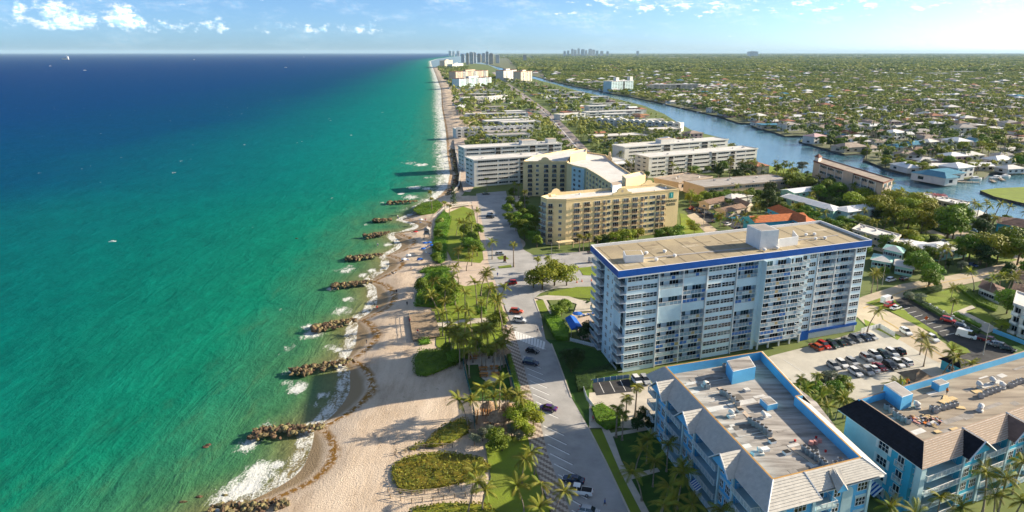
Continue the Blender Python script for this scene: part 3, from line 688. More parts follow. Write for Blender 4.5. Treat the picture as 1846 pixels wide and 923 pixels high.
# ------------------------------------------------------------------ the tall white and blue apartment tower
m_tp1 = mat('tan_stain', (.36, .29, .19), .95, .2, .3); m_tp2 = mat('tan_pale_patch', (.52, .44, .31), .95, .2, .3)
def build_tower():
    FT = Fr((29.2, 171.6), (80.1, 30.2), (-4.6, 24.1)); Lw, D, Zt = 85.3, 24.4, 28.0
    root = thing('apartment_tower', 'tall white apartment tower with dark blue roof band and tan flat roof', 'apartment building', (*FT.o, 0))
    keep([FT.q(-2, -3), FT.q(Lw + 2, -3), FT.q(Lw + 2, D + 2), FT.q(-2, D + 2)])
    mb = MB()
    mb.box(1.5, Lw, 1.7, D, 0, Zt, m_tower, fr=FT)
    mb.box(0, 1.5, 5.2, 14.5, 0, Zt, m_tower, fr=FT); mb.box(0.9, 1.5, 14.5, D, 0, Zt, m_tower, fr=FT)
    for a, b, z0 in ((1.5, 11.3, 0), (27.2, 36.9, 0), (44.5, 45.7, 0), (62.6, 66.2, 3.0), (81.0, Lw, 3.0)): mb.box(a, b, 0, 1.7, z0, Zt, m_tower, fr=FT)
    mb.box(62.6, 66.2, .5, 1.7, 0, 3.0, m_tower, fr=FT)
    mb.build('wall', root)
    for x in (11.3, 19.2, 26.9, 37.0, 66.35, 73.5, 80.65):
        q = MB(); y0 = -.35 if x not in (19.2, 73.5) else .02
        q.box(x, x + .3, y0, 1.7, 3.0 if x > 60 else 0, Zt, m_white, fr=FT); q.build('pillar', root)
    # roof slab, fascia and parapet
    ro = [FT.q(-1.6, -.9), FT.q(Lw + .9, -.9), FT.q(Lw + .9, D + .6), FT.q(-1.2, D + .6)]
    q = MB(); q.prism(offset(ro, .25), Zt, 29.35, m_tower, m_tan); q.build('roof', root)
    q = MB(); inn = parapet(q, ro, 28.303, 30.15, .28, m_towerb, m_white); q.prism(ro, 28.0, 28.3, m_white)
    q.build('fascia', root)
    q = MB(); parapet(q, offset(ro, .283), 29.36, 30.14, .12, m_white); q.build('parapet', root)
    # rooms and vents on the roof
    def rb(name, p0, pr, pl, h, mt):
        a, b, c = GP([p0, pr, pl], 29.4); d = (c[0] - a[0], c[1] - a[1]); poly = [a, b, (b[0] + d[0], b[1] + d[1]), c]
        q = MB(); q.prism(poly, 29.36, 29.4 + h, m_white, m_white); q.prism(offset(poly, .3), 29.4 + h, 29.45 + h, mt); return q.build(name, root), poly
    o, pl = rb('lift_room', (1369, 450), (1401, 447.5), (1344, 437.5), 5.6, m_roofg)
    q = MB(); a, b = G(1388, 448.7, 29.4), G(1396, 448.1, 29.4); q.prism(ribbon([(a[0] - .02, a[1] - .06), (b[0] - .02, b[1] - .06)], .08), 32.0, 34.2, m_metal); q.build('louvre', o)
    rb('stair_room', (1127, 474), (1160, 472.5), (1123, 465), 2.1, m_tan)
    q = MB(); a, b, c = GP([(1402, 446), (1437, 441), (1428, 430)], 29.4); q.prism(ribbon([a, b, c], .3), 29.36, 32.0, m_white); q.build('screen_wall', root)
    for px, py in ((1165, 458), (1198, 455), (1216, 463), (1183, 470), (1453, 425), (1468, 424), (1470, 432), (1487, 431), (1378, 452), (1401, 449)):
        g = G(px, py, 29.4); q = MB(); q.cyl(g, .35, 29.36, 29.75, 8, m_white); q.cyl(g, .6, 29.75, 30.2, 8, m_white, r2=.45); q.build('vent', root)
    q = MB(); q.prism(ribbon(GP([(1160, 466), (1240, 458), (1320, 450), (1365, 446)], 29.4), .9), 29.36, 29.5, m_roofg); q.prism(ribbon(GP([(1405, 437), (1510, 424)], 29.4), .6), 29.36, 29.5, m_roofg); q.build('roof_walk', root)
    rp = random.Random(8)
    for i in range(30):
        x, y = rp.uniform(1, 76), rp.uniform(1.5, D - 4); w_, d_ = rp.uniform(2, 9), rp.uniform(.5, 3); q = MB(); q.box(x, x + w_, y, y + d_, 29.36, 29.364 + i * .0012, (m_tp1, m_tp2, m_tp1)[i % 3], fr=FT, bottom=False); q.build('roof_patch', root)
    for i in range(13): q = MB(); q.box(1 + i * 6.6, 1.06 + i * 6.6, 0, D - .6, 29.36, 29.41, m_tp1, fr=FT, bottom=False); q.build('roof_seam', root)
    # floors
    rr = random.Random(3)
    def door(wd, h, n, y, x, z): at_face(FT, win_mesh(wd, h, n, 1, m_tower, [g_dark, g_dark, g_dark, g_blue, g_blue, g_teal], rr.randrange(4), .06), 'balcony_door', root, x, y, z)
    closed = {(0, 8), (0, 6), (0, 5), (1, 9), (1, 6), (2, 8), (2, 5)}
    pal_l = [p_blue, p_och, p_pale, p_pale, p_gr]; pal_r = [p_pale, p_gr, p_pale]
    for k in range(11):
        z = .5 + 2.5 * k
        for a, b in ((1.7, 6.2), (6.5, 11.0), (27.5, 32.0), (32.3, 36.7), (81.4, 85.0)):
            if a > 60 and k == 0: continue
            at_face(FT, win_mesh(b - a, 1.35, 4, 2, m_white, GL, rr.randrange(5)), 'window', root, a, 0, z + .8)
        if k: at_face(FT, win_mesh(2.5, 1.35, 3, 2, m_white, GL, rr.randrange(5)), 'window', root, 63.2, 0, z + .8)
        for i, (a, b, pal) in enumerate(((11.65, 19.15, pal_l), (19.5, 26.85, pal_l), (37.35, 44.45, pal_l))):
            if (i, k) in closed:
                at_face(FT, shutter_mesh(b - a, 2.5), 'storm_shutter', root, a, .12, z); continue
            at_face(FT, balc_mesh(b - a, 0.0, rr.randrange(9), pal, y1=1.7), 'balcony', root, a, .05, z)
            door(3.0, 2.1, 3, 1.68, b - 3.6, z + .02); door(1.6, 2.1, 2, 1.68, a + .5, z + .02)
        if k:
            for a, b in ((66.75, 73.4), (73.9, 80.55)):
                at_face(FT, balc_mesh(b - a, 0.0, rr.randrange(9), pal_r, y1=1.7), 'balcony', root, a, .05, z)
                door(2.9, 2.1, 3, 1.68, b - 3.6, z + .02); door(1.6, 2.1, 2, 1.68, a + .4, z + .02)
            # the middle section steps forward, its last bay in a saw-tooth
            at_face(FT, balc_mesh(8.6, 1.5, rr.randrange(9), pal_l), 'balcony', root, 45.75, -1.0, z)
            at_face(FT, balc_mesh(5.4, 1.5, rr.randrange(9), pal_r), 'balcony', root, 54.5, -1.0, z); at_face(FT, balc_mesh(2.4, 1.0, rr.randrange(9), pal_r), 'balcony', root, 59.95, -.3, z)
            door(3.1, 2.1, 3, -1.0, 50.6, z + .02); door(2.6, 2.1, 2, -1.0, 46.3, z + .02); door(2.6, 2.1, 3, -1.0, 57.0, z + .02); door(1.5, 2.1, 2, -1.0, 54.9, z + .02); door(1.8, 2.1, 2, -.3, 60.1, z + .02)
    q = MB()
    q.box(45.7, 59.9, -1.0, 1.7, 2.8, Zt, m_tower, fr=FT); q.box(59.9, 62.6, -.3, 1.7, 2.8, Zt, m_tower, fr=FT)
    for x in (45.7, 54.35): q.box(x, x + .12, -2.5, -1.003, 2.8, Zt, m_tower, fr=FT)
    q.build('middle_bay', root)
    for x in (46.5, 50.5, 54.5, 58.5, 62.2):
        q = MB(); q.box(x, x + .45, -.9, -.4, 0, 2.8, m_white, fr=FT); q.build('column', root)
    q = MB(); q.box(62.6, Lw + .4, -.25, -.003, 2.1, 3.0, m_towerb, fr=FT); q.box(62.8, 66.4, -.22, .49, 0, 2.099, m_towerb, fr=FT); q.build('blue_band', root)
    q = MB(); q.box(66.5, Lw, .2, 1.69, 0, 2.1, m_white, fr=FT); q.box(Lw - .4, Lw, -.1, .19, 0, 2.1, m_white, fr=FT); q.build('plinth', root)
    # short end towards the beach
    FE = Fr(FT.q(0, D), (FT.o[0] - FT.q(0, D)[0], FT.o[1] - FT.q(0, D)[1]), (FT.u[0], FT.u[1]))
    for k in range(11):
        z = .5 + 2.5 * k
        at_face(FE, win_mesh(1.5, 1.3, 2, 2, m_white, GL, rr.randrange(5)), 'window', root, 12.6, 0, z + .7)
        at_face(FE, win_mesh(.8, 1.2, 1, 2, m_white, GL, rr.randrange(5)), 'window', root, 16.6, 0, z + .7)
        at_face(FE, balc_mesh(8.4, 1.1, rr.randrange(5), [p_pale, p_gr], y1=.9), 'balcony', root, 1.0, 0, z)
        at_face(FE, win_mesh(6.2, 2.0, 4, 1, m_tower, [g_dark, g_dark, g_blue], rr.randrange(4), .05), 'balcony_door', root, 2.0, .88, z + .02)
        if k not in (6, 5): at_face(FE, balc_mesh(5.1, .5, rr.randrange(5), [p_pale, p_pale, p_gr], y1=1.5), 'balcony', root, 19.2, 0, z)
        else: at_face(FE, shutter_mesh(5.1, 2.5), 'storm_shutter', root, 19.2, 0.1, z)
        at_face(FE, win_mesh(3.4, 2.0, 3, 1, m_tower, [g_dark, g_blue, g_dark], rr.randrange(4), .05), 'balcony_door', root, 19.5, 1.48, z + .02)
    return root
tower = build_tower()

# ------------------------------------------------------------------ air conditioners standing on roofs
def ac_meshes():
    mb = MB(); mb.box(-.45, .45, -.45, .45, 0, 1.0, m_metal)
    for k in range(5): mb.box(-.47, .47, -.47, .47, .12 + k * .17, .17 + k * .17, m_roofg, bottom=False)
    a = mb.mesh('casing'); mb = MB(); mb.cyl((0, 0), .36, 1.0, 1.08, 12, m_metal, mt=m_black); return a, mb.mesh('fan')
AC = ac_meshes()
def ac_unit(x, y, z, label, group, s=1.0):
    t = thing('air_conditioner', label, 'air conditioner', (x, y, z), group, R.uniform(-.1, .1) - .2)
    part('casing', AC[0], t, sc_=(s, s, s)); part('fan', AC[1], t, sc_=(s, s, s)); return t

# ------------------------------------------------------------------ blue apartment house in front
def build_blue_near():
    P4 = G(1393, 865, 15.5); P1 = G(1199, 661, 15.5); P3 = G(1555, 825, 15.5)
    fr = Fr(P4, (P3[0] - P4[0], P3[1] - P4[1]), (P1[0] - P4[0], P1[1] - P4[1])); W, D = 19.6, 44.6
    root = thing('apartment_house', 'four storey blue apartment house with cream tiled eaves and open grey roof deck', 'apartment building', (*P4, 0))
    deck = [(0, 0), (W, 0), (21.6, 22.5), (23.2, 22.5), (26.8, D - .6), (0, D)]
    dw = [fr.q(*p) for p in deck]
    keep([fr.q(-4.5, -5), fr.q(W + 5, -5), fr.q(30, D + 4), fr.q(-4.5, D + 4)])
    body = [(-.9, -.6), (W + 1.2, -.6), (26.8, 22), (26.8, D + .4), (-.9, D + .4)]
    q = MB(); q.prism([fr.q(*p) for p in body], 0, 13.4, m_cyan, m_deck)
    gy = []
    for rim, tip in (((1224, 686), (1191, 687)), ((1270, 738), (1219, 743)), ((1330, 814), (1265, 801))):
        gy.append(fr.inv(*G(*rim, 15.4))[1])
    gy = [38.6, 25.2, 9.8]
    for g in gy: q.box(-3.1, -.9, g - 3.0, g + 2.4, 0, 12.4, m_cyan, fr=fr)
    q.box(.5, 7.2, -3.0, -.6, 0, 12.4, m_cyan, fr=fr); q.box(12.0, 20.4, -1.9, -.6, 0, 12.4, m_cyan, fr=fr)
    q.build('wall', root)
    q = MB(); inn = parapet(q, dw, 13.3, 15.5, .35, m_cyan, m_rim); q.build('parapet', root)
    # cream mansard with stepped tile courses
    e = 12.6
    def P(x, y, z): return Vector(fr.p(x, y, z))
    def slope(a0, a1, b0, b1, n=9):
        s = MB(); s.courses(P(*a0), P(*a1), P(*b0), P(*b1), n, m_tile, .11); o = s.build('roof_tiles', root); return o
    slope((-3.6, D + 2.8, e), (-3.6, -4.2, e), (0, D, 15.5), (0, 0, 15.5), 11)
    slope((-3.6, -4.2, e), (7.8, -4.2, e), (0, 0, 15.5), (6.6, 0, 15.5), 10)
    slope((7.8, -2.6, e + .4), (W + 3.6, -2.6, e + .4), (6.6, 0, 15.5), (W, 0, 15.5), 9)
    slope((W + 3.6, -2.6, e + .4), (25.4, 22, e + .4), (W, 0, 15.5), (21.6, 22.5, 15.5), 9)
    slope((30, D + 2.8, e), (-3.6, D + 2.8, e), (26.8, D - .6, 15.5), (0, D, 15.5), 9)
    slope((25.6, 22, e + .4), (30, D + 2.8, e), (23.2, 22.5, 15.5), (26.8, D - .6, 15.5), 9)
    # gables that run out over the road side
    for g in gy:
        s = MB(); hw = 3.6
        s.courses(P(-1.5, g - hw, 13.4) if 0 else P(-5.0, g - hw, 12.4), P(-.6, g - hw, 12.4), P(-5.0, g, 15.35), P(0.2, g, 15.35), 9, m_tile, .10)
        s.courses(P(-5.0, g + hw, 12.4), P(-.6, g + hw, 12.4), P(-5.0, g, 15.35), P(0.2, g, 15.35), 9, m_tile, .10)
        s.face([P(-4.6, g - hw + .3, 12.5), P(-4.6, g + hw - .3, 12.5), P(-4.6, g, 15.1)], m_cyan)
        s.build('gable_roof', root)
        s = MB(); s.tube([P(-5.05, g - hw, 12.5), P(-5.05, g, 15.5), P(-5.05, g + hw, 12.5)], .13, 5, m_white); s.build('barge_board', root)
    for a, b in (((-3.6, -4.2, e), (0, 0, 15.6)), ((7.8, -4.2, e), (6.6, 0, 15.6)), ((W + 3.6, -2.6, e + .4), (W, 0, 15.6))):
        s = MB(); s.tube([P(*a), P(*b)], .14, 5, m_white); s.build('hip_capping', root)
    s = MB(); s.courses(P(11.5, -3.6, 12.6), P(11.5, -1, 15.0), P(12.6, -3.6, 14.2), P(12.6, -.6, 15.5), 5, m_tile, .08); s.face([P(11.5, -3.6, 12.6), P(12.6, -3.6, 14.2), P(13.8, -3.6, 12.6)], m_cyan); s.courses(P(13.8, -3.6, 12.6), P(13.8, -1, 15.0), P(12.6, -3.6, 14.2), P(12.6, -.6, 15.5), 5, m_tile, .08); s.build('dormer_roof', root)
    s = MB(); s.prism([fr.q(*p) for p in ((-3.5, -4.1), (7.7, -4.1), (7.7, -2.5), (W + 3.5, -2.5), (25.3, 22), (29.9, D + 2.7), (-3.5, D + 2.7))], e - .18, e - .03, m_white); s.build('eaves', root)
    # road-side bays
    FL = Fr(fr.q(-.9, D), (-fr.v[0], -fr.v[1]), fr.u)
    FG = Fr(fr.q(-3.1, D), (-fr.v[0], -fr.v[1]), fr.u)
    rr = random.Random(5)
    dk = [g_dark, g_dark, g_blue]
    for k in range(4):
        z = .3 + 3.1 * k
        for g in gy:
            x = D - g - 1.7
            at_face(FG, win_mesh(1.7, 1.7, 3, 2, m_white, dk, rr.randrange(3)), 'window', root, x - .6, 0, z + .7)
            at_face(FG, win_mesh(1.7, 1.7, 3, 2, m_white, dk, rr.randrange(3)), 'window', root, x + 1.9, 0, z + .7)
            s = MB(); s.box(x - 1.0, x + 4.0, -.12, -.003, z + 2.65, z + 2.95, m_pale, fr=FG); s.build('string_course', root)
        ys = [D + .3] + [c for g in gy for c in (g + 2.5, g - 3.1)] + [-.4]
        for i in range(0, len(ys), 2):
            a, b = D - ys[i], D - ys[i + 1]
            if b - a < 2.5: continue
            at_face(FL, balc_mesh(b - a - .2, 2.9, 1, [m_white], m_pale, m_white, posts=4), 'balcony', root, a + .1, 0, z)
            n = max(1, int((b - a) / 3.4))
            for j in range(n): at_face(FL, win_mesh(2.2, 2.2, 2, 1, m_white, dk, rr.randrange(3)), 'balcony_door', root, a + .5 + (b - a - 2.8) * j / max(1, n - 1), 0, z + .05)
    for g in gy:
        for yy in (g - 3.05, g + 2.0):
            s = MB(); s.box(-3.5, -3.1, yy, yy + .5, 0, 12.4, m_pale, fr=fr); s.build('pilaster', root)
    # striped awnings on the ground floor
    for x, fr2 in ((D - 20.5, FG), (D - 4.4, FG)):
        s = MB()
        for i in range(10): s.face([fr2.p(x + i * .32, 0, 3.0), fr2.p(x + i * .32 + .32, 0, 3.0), fr2.p(x + i * .32 + .32, -1.6, 2.2), fr2.p(x + i * .32, -1.6, 2.2)], m_white if i % 2 else m_towerb)
        s.build('awning', root)
    # near front
    FN = Fr(fr.q(0, -.6), fr.u, fr.v); FN2 = Fr(fr.q(0, -3.0), fr.u, fr.v); FN3 = Fr(fr.q(0, -1.9), fr.u, fr.v)
    for k in range(4):
        z = .3 + 3.1 * k
        at_face(FN2, win_mesh(2.6, 1.8, 3, 2, m_white, dk, k % 3), 'window', root, 2.9, 0, z + .7)
        s = MB(); s.box(2.5, 5.9, -.1, -.003, z + 2.5, z + 3.0, m_pale, fr=FN2); s.build('string_course', root)
        at_face(FN, balc_mesh(4.6, 2.6, 1, [m_white], m_pale, m_white, posts=4), 'balcony', root, 7.3, 0, z)
        at_face(FN, win_mesh(3.4, 2.2, 3, 1, m_white, dk, k % 3), 'balcony_door', root, 7.8, 0, z + .05)
        at_face(FN3, win_mesh(1.5, 1.7, 2, 2, m_white, dk, k % 3), 'window', root, 12.3, 0, z + .7)
        at_face(FN3, win_mesh(2.3, 1.7, 3, 2, m_white, dk, (k + 1) % 3), 'window', root, 17.6, 0, z + .7)
        s = MB(); s.box(17.4, 20.1, -.1, -.003, z + 2.5, z + 3.0, m_pale, fr=FN3); s.build('string_course', root)
    s = MB(); pts = [(14.3, .3), (16.7, .3), (16.7, 10.6)] + [(15.5 + 1.2 * math.cos(a), 10.6 + 1.2 * math.sin(a)) for a in np.linspace(0, math.pi, 9)] + [(14.3, 10.6)]
    f0 = [FN3.p(x, -.12, z) for x, z in pts]; s.face(f0, m_pale)
    for i in range(len(pts)): j = (i + 1) % len(pts); a, b = pts[i], pts[j]; s.face([FN3.p(a[0], -.12, a[1]), FN3.p(b[0], -.12, b[1]), FN3.p(b[0], 0, b[1]), FN3.p(a[0], 0, a[1])], m_pale)
    s.build('arched_panel', root)
    for x in (.5, 6.7):
        s = MB(); s.box(x, x + .6, -3.3, -3.0, 0, 12.4, m_pale, fr=fr); s.build('pilaster', root)
    for x in (20.0,): s = MB(); s.box(x, x + .6, -2.2, -1.9, 0, 12.4, m_pale, fr=fr); s.build('pilaster', root)
    # roof rooms
    def room(a, b, c, h, name='roof_room', mt=m_deck):
        pts = GP([a, b, c], 13.4); d = (pts[2][0] - pts[0][0], pts[2][1] - pts[0][1]); poly = [pts[0], pts[1], (pts[1][0] + d[0], pts[1][1] + d[1]), pts[2]]
        s = MB(); s.prism(poly, 13.42, 13.4 + h, m_cyan, m_white); s.prism(offset(poly, .2), 13.4 + h, 13.46 + h, mt); return s.build(name, root)
    room((1319, 693.5), (1360, 684), (1308, 673), 3.2, 'stair_room'); room((1383, 741), (1401, 737), (1369, 728), 1.3, 'roof_hatch')
    rp = random.Random(12); m_pt = [mat('roof_patch_pale', (.72, .70, .66), .8, .2, .5, var2=(.50, .48, .45)), mat('roof_patch_dark', (.12, .11, .10), .85, .3, .6, var2=(.20, .18, .16)), mat('roof_patch_grey', (.34, .31, .28), .85, .2, .6)]
    for i in range(34):
        x, y = rp.uniform(.6, 15), rp.uniform(1, D - 3); w_, d_ = rp.uniform(1.2, 6), rp.uniform(.5, 1.8); s = MB(); s.box(x, min(x + w_, 18.8), y, y + d_, 13.405, 13.412 + i * .0015, m_pt[i % 3], fr=fr, bottom=False); s.build('roof_patch', root)
    for i in range(9):
        y = rp.uniform(2, D - 3); a_ = rp.uniform(1, 9); s = MB(); s.tube([fr.p(a_, y, 13.5), fr.p(a_ + rp.uniform(2, 7), y + rp.uniform(-.2, .2), 13.5)], .07, 5, m_roofw); s.build('pipe', root)
    s = MB()
    for a, b in (((1296, 699), (1398, 800)), ((1428, 808), (1470, 837))):
        s.prism(ribbon(GP([a, b], 13.4), .9), 13.42, 13.52, m_sand)
    s.build('duct_curb', root)
    for px, py in ((1317, 752), (1383, 752), (1334, 742), (1392, 798), (1418, 818), (1270, 697), (1361, 819), (1380, 812), (1346, 705)):
        g = G(px, py, 13.4); s = MB(); s.prism(ribbon([(g[0] - .6, g[1] - .2), (g[0] + .6, g[1] + .2)], 1.1), 13.42, 13.95, m_roofw if px < 1370 else m_white, m_black if px in (1334, 1392, 1418) else None); s.build('roof_vent', root)
    lab = 'grey air conditioner on the deck of the near blue house'
    spots = [(1301, 711), (1307, 713), (1314, 718), (1321, 724), (1329, 731), (1352, 762), (1359, 767), (1366, 770), (1373, 775), (1380, 780), (1387, 786), (1449, 813), (1456, 818), (1464, 824), (1472, 829), (1481, 836), (1486, 841), (1505, 842), (1514, 836), (1306, 664), (1316, 662), (1326, 659), (1336, 657), (1345, 655), (1311, 668), (1276, 700), (1470, 822)]
    for px, py in spots:
        g = G(px, py, 13.4); ac_unit(g[0], g[1], 13.45, lab, 'air conditioners on the near blue roof', 1.05)
    return root, fr
blue_near, FRB = build_blue_near()

# ------------------------------------------------------------------ blue apartment house being re-roofed, at the right
def build_blue_right():
    N0 = G(1663, 796, 15.5); E0 = G(1846, 733, 15.5); B0 = G(1546, 718, 15.5)
    fr = Fr(N0, (E0[0] - N0[0], E0[1] - N0[1]), (B0[0] - N0[0], B0[1] - N0[1])); W = 62.0; D = math.dist(N0, B0) - .4; e = 12.6
    root = thing('apartment_house', 'aqua apartment house with a black underlay slope and half stripped roof', 'apartment building', (*N0, 0))
    keep([fr.q(-5, -6), fr.q(W, -6), fr.q(W, D + 5), fr.q(-5, D + 5)])
    def P(x, y, z): return Vector(fr.p(x, y, z))
    q = MB(); q.prism([fr.q(*p) for p in ((-2.6, -.6), (W, -.6), (W, D + .4), (-2.6, D + .4))], 0, 12.45, m_cyan2); q.prism([fr.q(*p) for p in ((.75, .35), (W - .01, .35), (W - .01, D - .2), (.75, D - .2))], 12.45, 13.9, m_cyan2, m_deck2)
    gx = [11.8, 25.6, 40]
    for g in gx: q.box(g - 3.1, g + 3.1, -3.2, -.6, 0, 12.5, m_cyan2, fr=fr)
    q.build('wall', root)
    q = MB(); q.box(-2.62, -2.58, 5.2, D + .3, 0, 12.5, m_pale, fr=fr); q.build('pale_wall_panel', root)
    q = MB(); q.prism(ribbon([fr.q(0, D), fr.q(W, D)], .4), 13.85, 15.5, m_cyan, m_tilebrown); q.prism(ribbon([fr.q(W, D), fr.q(W, 0)], .4), 13.85, 15.5, m_cyan, m_rim); q.build('parapet', root)
    q = MB(); q.courses(P(-3.4, -3.4, e), P(-3.4, D + 2.5, e), P(.4, 0, 15.4), P(.4, D, 15.4), 8, m_darkroof, .05); q.build('black_underlay', root)
    q = MB(); q.courses(P(-3.4, -3.4, e), P(W, -3.4, e), P(.4, 0, 15.4), P(W, 0, 15.4), 22, [m_tilebrown, m_tilebrown2], .09); q.build('roof_battens', root)
    q = MB(); q.prism([fr.q(.4, 0), fr.q(W, 0), fr.q(W, .35), fr.q(.75, .35), fr.q(.75, D), fr.q(.4, D)], 13.9, 15.38, m_cyan, m_tilebrown); q.build('roof_kerb', root)
    q = MB(); q.courses(P(-3.4, D + 2.6, e), P(W, D + 2.6, e), P(0, D, 15.5), P(W, D, 15.5), 6, m_tilebrown, .06); q.build('far_slope', root)
    q = MB(); q.prism([fr.q(*p) for p in ((-3.3, -3.3), (W, -3.3), (W, D + 2.4), (-3.3, D + 2.4))], e - .2, e - .03, m_white); q.build('eaves', root)
    for i, g in enumerate(gx):
        s = MB(); mm = m_darkroof if i == 0 else m_roofb
        s.courses(P(g - 3.9, -5.0, 12.5), P(g - 3.9, -1.2, 12.5), P(g, -5.0, 15.3), P(g, .3, 15.3), 7, mm, .05); s.build('gable_roof', root)
        s = MB(); s.courses(P(g + 3.9, -5.0, 12.5), P(g + 3.9, -1.2, 12.5), P(g, -5.0, 15.3), P(g, .3, 15.3), 16, [m_tilebrown, m_tilebrown2], .08); s.face([P(g - 3.4, -4.4, 12.5), P(g + 3.4, -4.4, 12.5), P(g, -4.4, 15.0)], m_cyan2); s.build('gable_roof', root)
        s = MB(); s.tube([P(g - 3.95, -5.05, 12.5), P(g, -5.05, 15.45), P(g + 3.95, -5.05, 12.5)], .13, 5, m_white); s.tube([P(g, -5.05, 15.45), P(g, .2, 15.45)], .1, 5, m_white); s.build('barge_board', root)
        for dx in (-3.3, 2.8): s = MB(); s.box(g + dx, g + dx + .55, -3.6, -3.2, 0, 12.5, m_pale, fr=fr); s.build('pilaster', root)
    FN = Fr(fr.q(0, -.6), fr.u, fr.v); FG = Fr(fr.q(0, -3.2), fr.u, fr.v); FL = Fr(fr.q(-2.6, D), (-fr.v[0], -fr.v[1]), fr.u)
    dk = [g_dark, g_dark, g_blue]
    for k in range(4):
        z = .3 + 3.1 * k
        for g in gx:
            at_face(FG, win_mesh(2.0, 1.8, 3, 2, m_white, dk, k % 3), 'window', root, g - 2.5, 0, z + .7); at_face(FG, win_mesh(2.0, 1.8, 3, 2, m_white, dk, (k + 1) % 3), 'window', root, g + .5, 0, z + .7)
            s = MB(); s.box(g - 2.6, g + 2.6, -.1, -.003, z + 2.6, z + 2.95, m_pale, fr=FG); s.build('string_course', root)
        xs = [-2.0, gx[0] - 3.3, gx[0] + 3.4, gx[1] - 3.3, gx[1] + 3.4, gx[2] - 3.3, gx[2] + 3.4, W - 6]
        for i in range(0, 8, 2):
            a, b = xs[i], xs[i + 1]; at_face(FN, balc_mesh(b - a, 2.9, 1, [m_white], m_pale, m_white, posts=4), 'balcony', root, a, 0, z)
            for j in range(2): at_face(FN, win_mesh(2.3, 2.2, 2, 1, m_white, dk, j), 'balcony_door', root, a + .5 + j * (b - a - 3.4), 0, z + .05)
        at_face(FL, win_mesh(2.6, 1.8, 3, 2, m_white, dk, k % 3), 'window', root, D - 7.6, -.03, z + .7)
        for dx in (-.7, 2.65): s = MB(); s.box(D - 7.6 + dx, D - 7.6 + dx + .6, -.14, -.041, z + .6, z + 2.6, m_white, fr=FL); s.build('shutter', root)
        at_face(FL, balc_mesh(2.2, .5, 1, [m_white], m_pale, m_white, posts=4), 'balcony', root, D - 3.0, 0, z)
        at_face(FL, win_mesh(1.6, 2.2, 2, 1, m_white, dk, 1), 'balcony_door', root, D - 2.7, 0, z + .05)
    s = MB(); s.box(-3.1, -1.7, -3.2, -1.8, 0, e - .2, m_pale, fr=fr); s.build('corner_pillar', root)
    s = MB()
    for i in range(22): s.face([FL.p(D - 13.4 + i * .4, -.02, 2.9), FL.p(D - 13.0 + i * .4, -.02, 2.9), FL.p(D - 13.0 + i * .4, -2.6, 1.7), FL.p(D - 13.4 + i * .4, -2.6, 1.7)], m_white if i % 2 else m_towerb)
    s.build('awning', root)
    rp = random.Random(5)
    for i in range(26):
        x, y = rp.uniform(1.5, W - 10), rp.uniform(1, D - 3); w_, d_ = rp.uniform(2, 9), rp.uniform(.4, 1.5); s = MB(); s.box(x, x + w_, y, y + d_, 13.905, 13.911 + i * .0015, (mat('roof_patch_pale', (.7, .7, .7)), mat('roof_patch_dark', (.1, .1, .1)), mat('roof_patch_grey', (.3, .3, .3)))[(0, 1, 2, 2)[i % 4]], fr=fr, bottom=False); s.build('roof_patch', root)
    def room(a, b, c, h, name, mt=m_roofg):
        pts = GP([a, b, c], 13.9); d = (pts[2][0] - pts[0][0], pts[2][1] - pts[0][1]); poly = [pts[0], pts[1], (pts[1][0] + d[0], pts[1][1] + d[1]), pts[2]]
        s = MB(); s.prism(poly, 13.92, 13.9 + h, m_cyan, m_white); s.prism(offset(poly, .2), 13.9 + h, 13.96 + h, mt); return s.build(name, root), poly
    o, poly = room((1622, 740), (1642, 733), (1590, 716), 3.0, 'stair_room'); room((1692, 707), (1709, 702), (1678, 699), 1.6, 'roof_hatch')
    lab = 'grey air conditioner on the roof that is being stripped'
    for px, py in ((1598, 738), (1606, 743), (1614, 750), (1621, 755), (1627, 759), (1636, 763), (1690, 741), (1700, 738), (1708, 736), (1716, 734), (1722, 732), (1768, 717), (1776, 713), (1784, 710), (1791, 707), (1798, 705), (1822, 698), (1828, 695), (1835, 692), (1842, 690), (1680, 740), (1686, 744)):
        g = G(px, py, 13.9); ac_unit(g[0], g[1], 13.95, lab, 'air conditioners on the stripped roof', 1.0)
    return root, fr
blue_right, FRC = build_blue_right()

